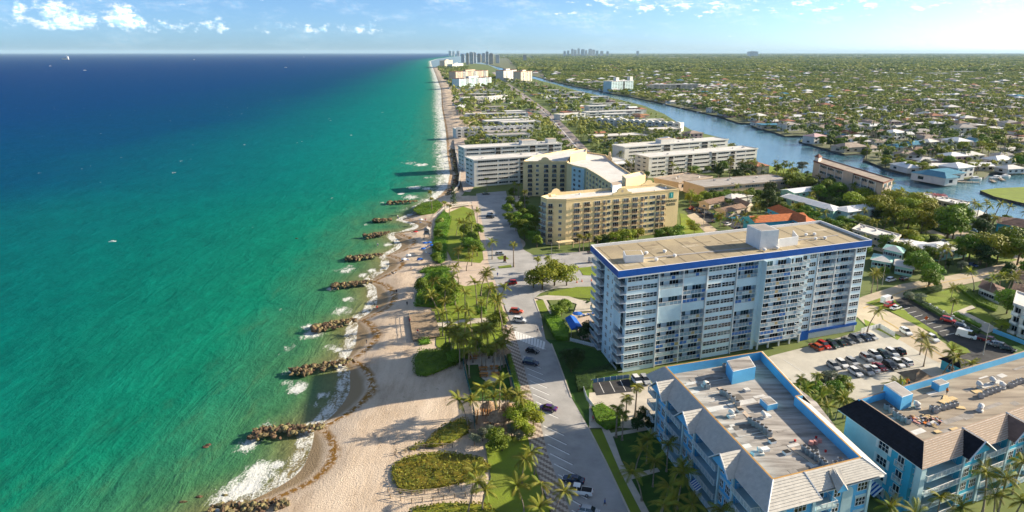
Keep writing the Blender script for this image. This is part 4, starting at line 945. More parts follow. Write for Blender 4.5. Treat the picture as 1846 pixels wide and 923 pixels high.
# ------------------------------------------------------------------ yellow hotel on the beach road
def text_obj(name, body, size, fr, x, y, z, m, root):
    c = bpy.data.curves.new(name, 'FONT'); c.body = body; c.size = size; c.extrude = .06; c.align_x = 'CENTER'; c.materials.append(m)
    t = bpy.data.objects.new(name, c); COL.objects.link(t); bpy.context.view_layer.update()
    me = bpy.data.meshes.new_from_object(t.evaluated_get(bpy.context.evaluated_depsgraph_get())); bpy.data.objects.remove(t)
    o = bpy.data.objects.new(name, me); COL.objects.link(o); o.parent = root; p = fr.p(x, y, z); l = root.location
    o.location = (p[0] - l[0], p[1] - l[1], p[2] - l[2]); o.rotation_euler = (rad(90), 0, fr.rz); return o
m_sign = mat('dark_sign_letters', (.07, .05, .03), .5); m_logo = mat('teal_sign', (.02, .32, .30), .5, .05)
m_brail = mat('brown_rail', (.22, .13, .07), .6, .1, 1)
def build_hotel():
    o = G(1019, 441.5); e = (o[0] + math.sin(rad(66.5)), o[1] + math.cos(rad(66.5))); fr = Fr(o, (e[0] - o[0], e[1] - o[1])); W = 62.0; D = 15.5; Zr = 20.2
    root = thing('hotel', 'yellow seven storey hotel with scalloped parapets and a green sign on its wall', 'hotel', (*o, 0))
    q = MB(); c1 = G(985, 441); bl = fr.inv(*c1)
    body = [(0, 0), (W, 0), (W, D), (2, D), (bl[0], bl[1] + 6.5), (bl[0], bl[1])]
    dw = [fr.q(*p) for p in body]; keep([fr.q(-10, -2), fr.q(W + 2, -2), fr.q(W + 2, D + 3), fr.q(-10, D + 3)])
    q.prism(dw, 0, Zr, m_yel, m_roofw)
    q.build('wall', root)
    q = MB(); parapet(q, dw, Zr - .3, Zr + 1.3, .4, m_yel, m_yel2); q.box(-.2, W + .2, -.15, -.003, Zr + .75, Zr + 1.1, m_yel2, fr=fr); q.build('parapet', root)
    # scalloped gables standing on the parapet
    def gable(cx, y, w2, h, fr2, th=.5, oculus=True):
        s = MB(); prof = [(-w2, 0), (-w2, h * .22), (-w2 * .72, h * .3)] + [(w2 * .55 * math.cos(a), h * .42 + h * .58 * math.sin(a)) for a in np.linspace(math.pi, 0, 9)] + [(w2 * .72, h * .3), (w2, h * .22), (w2, 0)]
        f = [fr2.p(cx + a, y - .18, Zr + 1.2 + b) for a, b in prof]; g = [fr2.p(cx + a, y + th, Zr + 1.2 + b) for a, b in prof]
        s.face(f, m_yel); s.face(g[::-1], m_yel2)
        for i in range(len(f)): j = (i + 1) % len(f); s.face([f[i], f[j], g[j], g[i]], m_yel2)
        if oculus:
            k = [fr2.p(cx + .7 * math.cos(a), y - .2, Zr + 1.2 + h * .5 + .7 * math.sin(a)) for a in np.linspace(0, 2 * math.pi, 12)[:-1]]; s.face(k, m_sand)
        return s.build('scalloped_gable', root)
    gable(29.5, -.02, 5.2, 3.0, fr); gable(1.0, 12.5, 4.0, 2.6, fr, oculus=False); gable(54.5, D - .4, 4.0, 2.4, fr, oculus=False)
    q = MB(); a, b, c = GP([(1128, 340), (1163, 331), (1121, 333)], Zr); d = (c[0] - a[0], c[1] - a[1]); poly = [a, b, (b[0] + d[0], b[1] + d[1]), c]
    q.prism(poly, Zr, Zr + 4.4, m_yel2, m_roofw); parapet(q, poly, Zr + 4.39, Zr + 4.8, .3, m_yel2); q.build('stair_tower', root)
    q = MB(); a, b, c = GP([(1104, 347), (1120, 344), (1101, 341)], Zr); d = (c[0] - a[0], c[1] - a[1]); q.prism([a, b, (b[0] + d[0], b[1] + d[1]), c], Zr, Zr + 3.3, m_white, m_sand); q.build('cooling_unit', root)
    q = MB()
    for px, py in ((1045, 351), (1060, 358), (1180, 345), (1200, 340)): g = G(px, py, Zr); q.cyl(g, .5, Zr, Zr + .8, 8, m_white)
    q.build('roof_vents', root)['kind'] = 'stuff'
    cols = [(4.0, 3.0, 'd'), (9.3, 3.0, 'd'), (14.8, 3.0, 'd'), (19.4, 1.3, 'n'), (21.6, 1.7, 'w'), (25.0, 3.0, 'd'), (30.3, 3.0, 'd'), (35.4, 3.0, 'd'), (40.2, 1.3, 'n'), (42.2, 1.7, 'w'), (45.2, 3.0, 'w'), (49.0, 2.0, 'd'), (52.0, 2.0, 'd')]
    gl = [g_dark, g_dark, g_blue, g_cur]; rr = random.Random(4)
    for k in range(7):
        z = .4 + 2.78 * k
        for x, wd, t in cols:
            if k == 0 and t == 'n': continue
            if t == 'w': at_face(fr, win_mesh(wd, 1.45, 2 if wd < 2 else 4, 1, m_white, gl, rr.randrange(4)), 'window', root, x, 0, z + .75)
            else:
                at_face(fr, win_mesh(wd, 2.1, 2 if wd < 2.5 else 3, 1, m_white, gl, rr.randrange(4)), 'balcony_door', root, x, 0, z + .1)
                at_face(fr, balc_mesh(wd + .5, .75, 0, [m_brail], m_yel2, m_brail, posts=4), 'balcony', root, x - .25, 0, z)
    FL = Fr(fr.q(bl[0], bl[1]), (fr.q(0, 0)[0] - fr.q(bl[0], bl[1])[0], fr.q(0, 0)[1] - fr.q(bl[0], bl[1])[1]))
    LL = math.hypot(*bl)
    for k in range(7):
        z = .4 + 2.78 * k
        at_face(FL, win_mesh(1.5, 1.4, 2, 1, m_white, gl, rr.randrange(4)), 'window', root, LL - 3.4, 0, z + .75)
        at_face(FL, balc_mesh(2.6, .9, 0, [m_brail], m_yel2, m_brail, posts=4), 'balcony', root, .3, 0, z); at_face(FL, win_mesh(2.0, 2.1, 2, 1, m_white, gl, rr.randrange(4)), 'balcony_door', root, .6, 0, z + .1)
    FW = Fr(fr.q(bl[0], bl[1] + 6.5), (-fr.v[0], -fr.v[1]), fr.u)
    for k in range(7): at_face(FW, balc_mesh(5.6, 1.2, 0, [m_brail], m_pale, m_brail, posts=4), 'balcony', root, .5, 0, .4 + 2.78 * k); at_face(FW, win_mesh(4.4, 2.1, 4, 1, m_white, gl, rr.randrange(4)), 'balcony_door', root, 1, 0, .5 + 2.78 * k)
    text_obj('sign_lettering', 'EMBASSY', 1.75, fr, 57.6, -.02, 15.2, m_sign, root); text_obj('sign_lettering', 'SUITES', 1.75, fr, 57.6, -.02, 13.5, m_sign, root)
    q = MB(); q.box(56.4, 58.7, -.12, -.003, 17.3, 20.0, m_logo, fr=fr); q.box(57.25, 57.85, -.16, -.121, 17.7, 19.6, mat('sign_mark_pale', (.25, .62, .60), .5), fr=fr); q.build('sign_emblem', root)
    q = MB(); q.box(-6, 2, -5, -2, 2.6, 2.9, m_yel2, fr=fr); q.box(-5.8, -5.4, -4.8, -4.4, 0, 2.6, m_yel2, fr=fr); q.box(1.4, 1.8, -4.8, -4.4, 0, 2.6, m_yel2, fr=fr); q.build('entrance_canopy', root)
    # the rear wings round the courtyard
    r2 = thing('hotel_wing', 'yellow rear hotel wing with a curved white roof and square tower', 'hotel', (*G(945, 352), 0))
    z2 = 20.5
    wing = GP([(943, 294), (1022, 294), (1030, 283), (1058, 280), (1040, 270), (962, 284)], z2)
    q = MB(); q.prism(wing, 0, z2, m_yel, m_roofw); parapet(q, wing, z2 - .2, z2 + 1.2, .4, m_yel, m_yel2)
    link = GP([(1022, 296), (1033, 300), (1046, 303), (1056, 305), (1078, 318), (1106, 337), (1124, 340), (1163, 326), (1142, 318), (1108, 296), (1092, 281), (1058, 276), (1030, 284)], z2)
    q.prism(link, 0, z2 + .03, m_yel, m_roofw); parapet(q, link, z2 - .2, z2 + .9, .4, m_yel, m_yel2); q.build('wall', r2)
    keep(wing); keep(link)
    a, b, c = GP([(1028, 293), (1056, 288), (1030, 286)], z2); d = (c[0] - a[0], c[1] - a[1]); q = MB(); poly = [a, b, (b[0] + d[0], b[1] + d[1]), c]; q.prism(poly, z2, z2 + 4.5, m_yel2, m_roofw); parapet(q, poly, z2 + 4.49, z2 + 5, .3, m_yel2); q.build('stair_tower', r2)
    f2 = Fr(wing[0], (wing[1][0] - wing[0][0], wing[1][1] - wing[0][1])); L2 = math.dist(wing[0], wing[1])
    for k in range(7):
        z = .3 + 2.85 * k
        for j, x in enumerate((3, 8, 13, 18, 23)):
            t = L2 / 27
            if j in (1,): at_face(f2, win_mesh(1.7, 1.5, 2, 1, m_white, gl, k % 4), 'window', r2, x * t, 0, z + .7)
            else: at_face(f2, win_mesh(2.6, 2.1, 3, 1, m_white, gl, k % 4), 'balcony_door', r2, x * t, 0, z + .1); at_face(f2, balc_mesh(3.1, .75, 0, [m_brail], m_yel2, m_brail, posts=4), 'balcony', r2, x * t - .25, 0, z)
    f3 = Fr(link[1], (link[3][0] - link[1][0], link[3][1] - link[1][1])); L3 = math.dist(link[1], link[3])
    q = MB(); q.box(.4, L3, -1.2, .5, 0, z2, m_pale, fr=f3); q.build('pale_bay', r2)
    for k in range(7):
        for x in (.15, .55): at_face(f3, win_mesh(2.0, 1.6, 2, 1, m_white, [g_teal, g_blue, g_dark], k % 3), 'window', r2, L3 * x + .3, -1.2, .9 + 2.85 * k)
    f4 = Fr(link[3], (link[5][0] - link[3][0], link[5][1] - link[3][1])); L4 = math.dist(link[3], link[5])
    for k in range(7):
        for x in np.arange(3, L4 - 3, 6.5): at_face(f4, win_mesh(2.0, 1.6, 2, 1, m_white, gl, k % 3), 'window', r2, float(x), -.02, .9 + 2.85 * k)
    gm = Fr(f2.q(12.2, 0), f2.u, f2.v)
    def gable2(fr2, cx, w2, h):
        s = MB(); prof = [(-w2, 0), (-w2, h * .25)] + [(w2 * .6 * math.cos(a), h * .4 + h * .6 * math.sin(a)) for a in np.linspace(math.pi, 0, 8)] + [(w2, h * .25), (w2, 0)]
        f = [fr2.p(cx + a, -.2, z2 + 1 + b) for a, b in prof]; g = [fr2.p(cx + a, .4, z2 + 1 + b) for a, b in prof]; s.face(f, m_yel); s.face(g[::-1], m_yel2)
        for i in range(len(f)): j = (i + 1) % len(f); s.face([f[i], f[j], g[j], g[i]], m_yel2)
        s.build('scalloped_gable', r2)
    gable2(f2, L2 * .5, 4, 2.6); fk = Fr(link[9], (link[10][0] - link[9][0], link[10][1] - link[9][1])); gable2(fk, math.dist(link[9], link[10]) * .5, 7, 4.0)
build_hotel()

# ------------------------------------------------------------------ generic blocks
def block(name, label, bl, br, depth, h, floors, wm, rm, spec, fm=m_white, gl=GL, cat='apartment building', group=None, shear=None, roof_items=0, rimh=.5, ground=0, cornice=None, seed=1, v=None, left=None):
    """flats seen from the front: spec lists bays (x0, x1, kind) in fractions of the front; kinds w = window row, s = dark stair, b = balcony, c = colonnade arch"""
    o = G(*bl); e = G(*br); fr = Fr(o, (e[0] - o[0], e[1] - o[1]), v); W = math.dist(o, e); rr = random.Random(seed)
    root = thing(name, label, cat, (*o, 0), group)
    poly = [fr.q(0, 0), fr.q(W, 0), fr.q(W, depth), fr.q(0, depth)]; keep([fr.q(-1, -1.5), fr.q(W + 1, -1.5), fr.q(W + 1, depth + 1), fr.q(-1, depth + 1)])
    q = MB(); q.prism(poly, -.1, h, wm, rm); q.build('wall', root)
    ro = [fr.q(-.5, -.5), fr.q(W + .5, -.5), fr.q(W + .5, depth + .5), fr.q(-.5, depth + .5)]
    q = MB(); q.prism(ro, h - .35, h - .02, cornice or wm); parapet(q, ro, h - .02, h + rimh, .35, cornice or wm, cornice or rm); q.prism(offset(ro, .35), h - .02, h + .08, rm); q.build('roof', root)
    fh = (h - ground) / floors
    for k in range(floors):
        z = ground + fh * k
        for a, b, kind in spec:
            x0, x1 = a * W, b * W
            if kind == 'w': at_face(fr, win_mesh(x1 - x0, fh * .42, max(2, round((x1 - x0) / 1.6)), 1, fm, gl, rr.randrange(4)), 'window', root, x0, 0, z + fh * .36)
            elif kind == 's': at_face(fr, balc_mesh(x1 - x0, .5, 0, [m_roofg], wm, m_roofg, posts=3), 'balcony', root, x0, 0, z); at_face(fr, win_mesh(x1 - x0 - .2, fh * .8, 2, 1, m_roofg, [g_dark], 0), 'doorway', root, x0 + .1, 0, z + .05)
            elif kind == 'b': at_face(fr, balc_mesh(x1 - x0, 1.3, rr.randrange(4), [p_pale, m_white], wm, m_white), 'balcony', root, x0, 0, z); at_face(fr, win_mesh((x1 - x0) * .8, fh * .75, max(2, round((x1 - x0) / 1.4)), 1, fm, gl, rr.randrange(4)), 'balcony_door', root, x0 + (x1 - x0) * .1, 0, z + .1)
        if left: 
            fl = Fr(fr.q(0, depth), (-fr.v[0], -fr.v[1]), fr.u)
            for a, b in left: at_face(fl, win_mesh((b - a) * depth, fh * .42, max(1, round((b - a) * depth / 1.4)), 1, fm, gl, rr.randrange(4)), 'window', root, a * depth, 0, z + fh * .36)
    for i in range(roof_items):
        x, y = rr.uniform(2, W - 3), rr.uniform(2, depth - 2); q = MB(); q.box(x, x + 1.2, y, y + 1.0, h + .08, h + 1.0, m_metal if i % 2 else m_roofw, fr=fr); q.build('roof_unit', root)
    return root, fr, W
def rooms(root, fr, h, lst, wm, rm):
    for x, y, a, b, hh in lst:
        q = MB(); q.box(x, x + a, y, y + b, h + .02, h + hh, wm, rm, fr=fr); q.build('roof_room', root)
strip = [(.04, .20, 'w'), (.21, .33, 'w'), (.36, .42, 's'), (.45, .60, 'w'), (.61, .70, 'w'), (.73, .79, 's'), (.82, .97, 'w')]
m_cond = mat('condo_white', (.66, .65, .60), .75, .07, .15)
gd = [g_dark, g_dark, g_blue]
r_, f_, W_ = block('condo_block', 'long white five storey condo nearest the beach with ribbon windows', (855, 337), (990, 326), 16, 17.5, 6, m_cond, m_roofw, [(.05, .30, 'w'), (.32, .44, 'w'), (.46, .57, 'w'), (.60, .66, 's'), (.70, .80, 'w'), (.83, .97, 'w')], gl=gd, roof_items=3, left=[(.1, .4), (.55, .8)])
r_, f_, W_ = block('condo_block', 'white beach condo standing behind the one nearest the hotel', (838, 309), (1012, 298), 16, 17.0, 6, m_cond, m_roofw, [(.02, .14, 'w'), (.16, .30, 'w'), (.31, .36, 's'), (.38, .50, 'w'), (.52, .64, 'w'), (.66, .72, 's'), (.74, .84, 'w'), (.86, .91, 's'), (.92, .99, 'w')], gl=gd, roof_items=3, left=[(.1, .4), (.55, .8)])
rooms(r_, f_, 17, [(W_ * .6, 4, 12, 7, 3.2), (W_ * .88, 5, 7, 6, 3.4)], m_cond, m_sand)
r_, f_, W_ = block('condo_block', 'long white canal condo with dark stair slots, nearer of two', (1168, 321), (1362, 302), 16, 14.5, 5, m_cond, m_roofw, [(.03, .07, 'w'), (.08, .14, 'w'), (.17, .21, 's'), (.22, .32, 'w'), (.34, .38, 's'), (.40, .58 - .04, 'w'), (.56, .60, 's'), (.62, .72, 'w'), (.74, .78, 's'), (.80, .88, 'w'), (.89, .98, 'w')], gl=gd, roof_items=5, left=[(.2, .4), (.6, .8)])
r_, f_, W_ = block('condo_block', 'white canal condo standing behind its longer twin', (1125, 298), (1310, 281), 16, 14.0, 5, m_cond, m_roofw, strip, gl=gd, roof_items=4)
rooms(r_, f_, 14, [(W_ * .36, 4, 14, 7, 3.4)], m_cond, m_sand)
# waterfront block with arches
def build_arches():
    root, fr, W = block('waterfront_condo', 'pinkish brown waterfront condo with arched top windows and red brown trim', (1462, 331), (1585, 378), 15, 15.2, 4, m_sand, m_roofk, [(.12, .22, 'w'), (.24, .34, 'w'), (.36, .46, 'w'), (.64, .72, 'w'), (.73, .81, 'w'), (.82, .90, 'w')], gl=[g_teal, g_cur, g_dark], cornice=m_brown, v=(.72, .70), seed=4)
    q = MB(); q.box(.48 * W, .62 * W, -1.0, .0, 0, 15.6, m_sand, m_brown, fr=fr); q.build('stair_tower', root)
    q = MB(); q.box(0, 5, 1, 6, 15.3, 18.2, m_wallw, fr=fr); a, b, c, d = [fr.p(x, y, 18.2) for x, y in ((-.8, .2), (5.8, .2), (5.8, 6.8), (-.8, 6.8))]; t = fr.p(2.5, 3.5, 20.2)
    for p, r in ((a, b), (b, c), (c, d), (d, a)): q.face([p, r, t], m_brown)
    q.build('lantern_tower', root)
    s = MB()
    for x in (.17, .29, .41, .68, .77, .86):
        pts = [fr.p(x * W + 1.9 * math.cos(a), -.06, 12.6 + 1.9 * math.sin(a)) for a in np.linspace(0, math.pi, 9)]; s.face(pts, g_dark)
    s.build('arched_windows', root)
    for x in (.11, .23, .35, .47, .63, .725, .815, .91):
        q = MB(); q.box(x * W, x * W + .6, -.5, -.003, 0, 14.6, m_wallw, fr=fr); q.build('pilaster', root)
    fe = Fr(fr.q(W, 0), fr.v, (-fr.u[0], -fr.u[1]))
    for k in range(4):
        for x in (1, 8): at_face(fe, balc_mesh(5.5, .8, 1, [m_roofg], m_sand, m_roofg), 'balcony', root, x, 0, .3 + 3.8 * k); at_face(fe, win_mesh(4.6, 2.6, 4, 1, m_white, [g_dark, g_teal], k % 2), 'balcony_door', root, x + .3, 0, .5 + 3.8 * k)
build_arches()
# low flats, motels and houses of the middle ground
def gabled(name, label, bl, br, depth, h, rh, wm, rm, kind='hip', cat='house', over=.7, group=None, wins=3, v=None, floors=1, gl=GL):
    o = G(*bl); e = G(*br); fr = Fr(o, (e[0] - o[0], e[1] - o[1]), v); W = math.dist(o, e)
    root = thing(name, label, cat, (*o, 0), group); keep([fr.q(-1, -1), fr.q(W + 1, -1), fr.q(W + 1, depth + 1), fr.q(-1, depth + 1)])
    q = MB(); q.prism([fr.q(0, 0), fr.q(W, 0), fr.q(W, depth), fr.q(0, depth)], -.1, h, wm); q.build('wall', root)
    q = MB(); P = lambda x, y, z: Vector(fr.p(x, y, z)); x0, x1, y0, y1 = -over, W + over, -over, depth + over; i = (depth / 2 + over) if kind == 'hip' else 0.0
    if kind == 'flat': q.box(x0, x1, y0, y1, h, h + .35, rm, fr=fr)
    else:
        if W >= depth: ra, rb = P(x0 + i, depth / 2, h + rh), P(x1 - i, depth / 2, h + rh); 
        else: ra = rb = P(W / 2, depth / 2, h + rh)
        a, b, c, d = P(x0, y0, h), P(x1, y0, h), P(x1, y1, h), P(x0, y1, h); n = 5
        q.courses(a, b, ra, rb, n, rm, .04); q.courses(d, c, ra, rb, n, rm, .04); q.courses(b, c, rb, rb, n, rm if kind == 'hip' else wm, .04); q.courses(d, a, ra, ra, n, rm if kind == 'hip' else wm, .04); q.face([a, b, c, d], m_white)
    q.build('roof', root)
    for k in range(floors):
        for j in range(wins):
            x = W * (j + .5) / wins - 1.1; at_face(fr, win_mesh(2.2, 1.3, 2, 1, m_white, gl, j % 3), 'window', root, x, 0, .9 + 2.8 * k)
    fl = Fr(fr.q(0, depth), (-fr.v[0], -fr.v[1]), fr.u)
    for k in range(floors): at_face(fl, win_mesh(1.8, 1.3, 2, 1, m_white, gl, k % 3), 'window', root, depth * .4, 0, .9 + 2.8 * k)
    return root, fr, W
block('flat_roofed_hall', 'long low building with a wide grey flat roof behind the palms', (1269, 357), (1430, 343), 22, 6.5, 2, m_sand, m_roofg, [(.04, .2, 'w'), (.24, .4, 'w'), (.44, .6, 'w'), (.64, .8, 'w'), (.84, .96, 'w')], roof_items=6, cat='low building')
block('flat_roofed_hall', 'brown flat roofed annexe left of the long grey roof', (1222, 345), (1282, 334), 20, 5.5, 1, m_sand, m_roofk, [(.1, .4, 'w'), (.55, .9, 'w')], roof_items=3, cat='low building')
r_, f_, W_ = gabled('motel_wing', 'orange tiled two storey motel wing behind the tower roof', (1382, 395), (1450, 428), 11, 6, 2.4, m_cyan2, m_roofo, 'hip', 'motel', wins=5, floors=2, v=(.75, .66))
gabled('motel_wing', 'orange tiled motel wing running along the tower roof edge', (1360, 421), (1455, 414), 10, 5.5, 2.2, m_cyan2, m_roofo, 'gable', 'motel', wins=6)
for i in range(9):
    x = W_ * (i + .5) / 9
    at_face(f_, balc_mesh(W_ / 9 - .1, 1.2, 1, [m_white], m_wallw, m_white, posts=3), 'balcony', r_, W_ * i / 9, 0, 3.0)
gabled('motel_wing', 'brown roofed motel wing beside the small pool', (1278, 378), (1318, 369), 7, 3.2, 1.8, m_wallc, m_roofb, 'gable', 'motel', wins=4)
gabled('motel_wing', 'brown roofed motel wing angled toward the grey hall', (1316, 370), (1345, 383), 7, 3.2, 1.8, m_wallc, m_roofb, 'gable', 'motel', wins=3, v=(.7, .7))
gabled('motel_wing', 'brown roofed motel wing nearest the turquoise terrace', (1308, 392), (1343, 384), 7, 3.2, 1.6, m_wallc, m_roofb, 'gable', 'motel', wins=3)
gabled('house', 'small white hip roofed house tucked behind the brown motel', (1318, 372), (1355, 366), 10, 4.5, 1.6, m_wallw, m_roofw, 'hip')
gabled('long_house', 'long white metal roofed house running away from the orange motel', (1406, 372), (1500, 400), 11, 5.8, 1.6, m_mint, m_white, 'hip', 'house', wins=6, floors=2, v=(.70, .72))
gabled('long_house', 'white roofed house crossing the far end of the long white one', (1430, 366), (1476, 360), 10, 6.0, 1.2, m_mint, m_white, 'gable', 'house', wins=4, floors=2)
gabled('house', 'pale blue two storey house with a white hip roof under the trees', (1526, 402), (1588, 393), 10, 5.8, 1.5, m_pale, m_white, 'hip', 'house', wins=5, floors=2)
r_, f_, W_ = block('flat_roofed_flats', 'cream two storey flats with a grey flat roof and dark vents', (1534, 437), (1606, 459), 12, 6.2, 2, m_wallc, m_roofw, [(.05, .2, 'w'), (.3, .45, 'w'), (.55, .7, 'w'), (.8, .95, 'w')], roof_items=7, v=(.66, .75), cat='flats')
gabled('house', 'white low hip roofed house left of the white carport house', (1632, 463), (1682, 455), 13, 3.4, 1.4, m_wallw, m_white, 'hip')
gabled('house', 'white low hip roofed house standing by the grassy street', (1688, 470), (1742, 463), 13, 3.4, 2.0, m_mint, m_white, 'hip')
gabled('house', 'mint green two storey house with a pale hip roof', (1590, 473), (1622, 481), 8, 6.0, 1.4, m_mint, m_roofw, 'gable', wins=4, floors=2, v=(.6, .8))
gabled('house', 'mint green low house with a flat cream roof and rooftop plants', (1612, 493), (1643, 499), 9, 3.3, .4, m_mint, m_roofw, 'flat', wins=3, v=(.5, .86))
gabled('house', 'low house with a turquoise shaded roof beside the tower end', (1570, 481), (1604, 487), 10, 3.2, 1.2, m_mint, m_roofw, 'gable', wins=3, v=(.55, .83))
gabled('house', 'white house with brown hip roof behind the hedge', (1763, 533), (1800, 548), 10, 3.2, 2.0, m_wallw, m_roofb, 'hip', wins=4, v=(.65, .76))
gabled('house', 'brown roofed house at the frame edge above the hedge', (1826, 516), (1880, 530), 12, 3.3, 2.2, m_wallc, m_roofb, 'hip', wins=3, v=(.65, .76))
gabled('house', 'brown roofed house in the trees below the other brown one', (1822, 541), (1870, 552), 11, 3.3, 2.0, m_wallc, m_roofb, 'hip', wins=3, v=(.65, .76))
gabled('house', 'wide brown roofed house close to the canal at the frame edge', (1795, 416), (1880, 432), 16, 4.0, 2.6, m_cyan2, m_roofb, 'hip', wins=5, v=(.6, .8))
gabled('house', 'white roofed house beside the canal palms', (1745, 407), (1780, 403), 12, 4.2, 1.6, m_wallw, m_roofw, 'gable')
block('canal_flats', 'low white roofed flats along the near canal bank', (1655, 375), (1735, 393), 12, 6.5, 2, m_wallc, m_roofw, [(.05, .25, 'w'), (.3, .5, 'w'), (.55, .75, 'w'), (.8, .95, 'w')], roof_items=8, v=(.66, .75), cat='flats')
r_, f_, W_ = block('corner_flats', 'white and black three storey flats at the right edge', (1818, 596), (1870, 618), 14, 9.0, 3, m_wallw, m_roofw, [(.06, .3, 'b'), (.4, .64, 'b'), (.72, .96, 'b')], gl=[g_dark], v=(.62, .78), cat='flats')
for x in (0, .35, .68): q = MB(); q.box(x * W_, x * W_ + .5, -1.4, .0, 0, 9, m_wallw, fr=f_); q.build('pillar', r_)
for i, (a, b, lab) in enumerate((((1598, 704), (1630, 698), 'x'),)): pass
gabled('garden_pavilion', 'small brown hip roofed pavilion in the garden by the car park', (1650, 688, 3), (1682, 684, 3), 5, 3.0, 2.2, m_wallc, m_roofb, 'hip', 'pavilion', wins=2)
gabled('garden_pavilion', 'small black roofed pavilion behind the blue parapet', (1731, 662, 3), (1766, 655, 3), 5.5, 3.0, 2.4, m_cyan2, m_darkroof, 'hip', 'pavilion', wins=2)
# ------------------------------------------------------------------ farther rows on the island
def town_row(label, bl, br, n, h, group, depth=12):
    o = G(*bl); e = G(*br); fr = Fr(o, (e[0] - o[0], e[1] - o[1])); W = math.dist(o, e); wd = W / n
    for i in range(n):
        root = thing('town_house', label, 'town house', (*fr.q(i * wd, 0), 0), group)
        f2 = Fr(fr.q(i * wd, (i % 2) * 1.2), fr.u, fr.v); q = MB()
        q.box(.05, wd - .05, 0, depth, -.1, h, m_wallw, m_roofw, fr=f2); q.build('wall', root)
        q = MB(); prof = [(.3, 0), (.3, h - .5)] + [(wd / 2 - (wd / 2 - .3) * math.cos(a), h - .5 + 2.2 * math.sin(a)) for a in np.linspace(0, math.pi, 8)][1:-1] + [(wd - .3, h - .5), (wd - .3, 0)]
        f = [f2.p(x, -.8, z) for x, z in prof]; g = [f2.p(x, 1.5, z) for x, z in prof]; q.face(f, m_wallw)
        for j in range(len(f)): k = (j + 1) % len(f); q.face([f[j], f[k], g[k], g[j]], m_wallw)
        q.build('arched_gable', root)
        for k in range(int(h / 3)): at_face(f2, win_mesh(wd * .45, 1.7, 2, 1, m_white, [g_dark, g_blue], k % 2), 'window', root, wd * .27, -.8, .7 + 3 * k)
    keep([fr.q(-1, -2), fr.q(W + 1, -2), fr.q(W + 1, depth + 1), fr.q(-1, depth + 1)])
town_row('white arched town house in the canal side terrace', (1075, 229), (1226, 238), 13, 9.5, 'white arched terrace by the canal')
town_row('white arched town house in the terrace left of the avenue', (822, 249), (962, 243), 12, 9.5, 'white arched terrace left of the avenue')
far_list = [
    ('beach_condo', 'tall white beach condo with red roof trim, nearest of the far pair', (828, 160), (886, 156), 22, 24, 9, m_pale, m_brown, 0), ('beach_condo', 'red roofed beach condo rising behind the white one', (822, 148), (880, 144), 24, 30, 10, m_sand, m_brown, 0),
    ('apartment_slab', 'square white tower block with a red cap beside the canal, left one', (908, 147), (931, 144), 25, 32, 11, m_wallw, m_brown, 0), ('apartment_slab', 'square pinkish tower block beside the canal, right one', (939, 148), (959, 146), 25, 30, 10, m_wallc, m_rooft, 0),
    ('canal_apartments', 'blue and white apartment block across the canal', (1102, 167), (1141, 165), 25, 24, 8, m_pale, m_white, 1), ('canal_apartments', 'long pale apartment block across the canal with a dark stair', (1176, 165), (1258, 164), 18, 15, 5, m_wallc, m_roofw, 1),
    ('low_flats', 'pale low flats with balconies beside the canal lawn', (1058, 212), (1160, 208), 14, 7, 2, m_wallw, m_roofw, 2), ('low_flats', 'white flats with long balconies left of the avenue', (836, 186), (880, 184), 16, 9, 3, m_wallw, m_roofw, 2), ('low_flats', 'white stepped flats right of the long balcony flats', (882, 184), (916, 180), 14, 8, 3, m_wallw, m_roofw, 2),
    ('low_flats', 'white flat roofed block behind the palm belt', (838, 215), (952, 213), 14, 6.5, 2, m_wallw, m_roofw, 2), ('low_flats', 'grey green flats beside the avenue behind the terrace', (880, 222), (952, 219), 10, 6, 2, m_mint, m_roofw, 2), ('low_flats', 'small white flats above the palm grove by the avenue', (1010, 217), (1055, 214), 14, 7, 2, m_wallw, m_roofw, 2),
    ('beach_condo', 'grey tower at the far tip of the island', (802, 122), (816, 120), 30, 40, 12, m_wallc, m_roofg, 0), ('beach_condo', 'pale low condo next to the far grey tower', (816, 123), (835, 121), 30, 22, 7, m_wallw, m_roofw, 0),
]
for nm, lab, bl, br, dp, h, fl, wm, rm, ty in far_list:
    sp = [[(.04 + .16 * i, .15 + .16 * i, 'b' if i % 2 else 'w') for i in range(6)], [(.04 + .12 * i, .13 + .12 * i, 's' if i == 4 else 'w') for i in range(8)], [(.03 + .16 * i, .16 + .16 * i, 'b') for i in range(6)]][ty]
    r_, f_, W_ = block(nm, lab, bl, br, dp, h, fl, wm, m_roofw if ty else rm, sp, gl=[g_dark, g_blue, g_teal], roof_items=2, cornice=rm)
    if ty == 0: rooms(r_, f_, h, [(W_ * .35, dp * .3, W_ * .3, dp * .4, 4)], wm, rm)
    if lab.startswith('blue and white'): rooms(r_, f_, h, [(W_ * .25, 3, 9, 9, 8), (W_ * .84, 0, 9, 9, 9)], m_wallw, m_roofw)

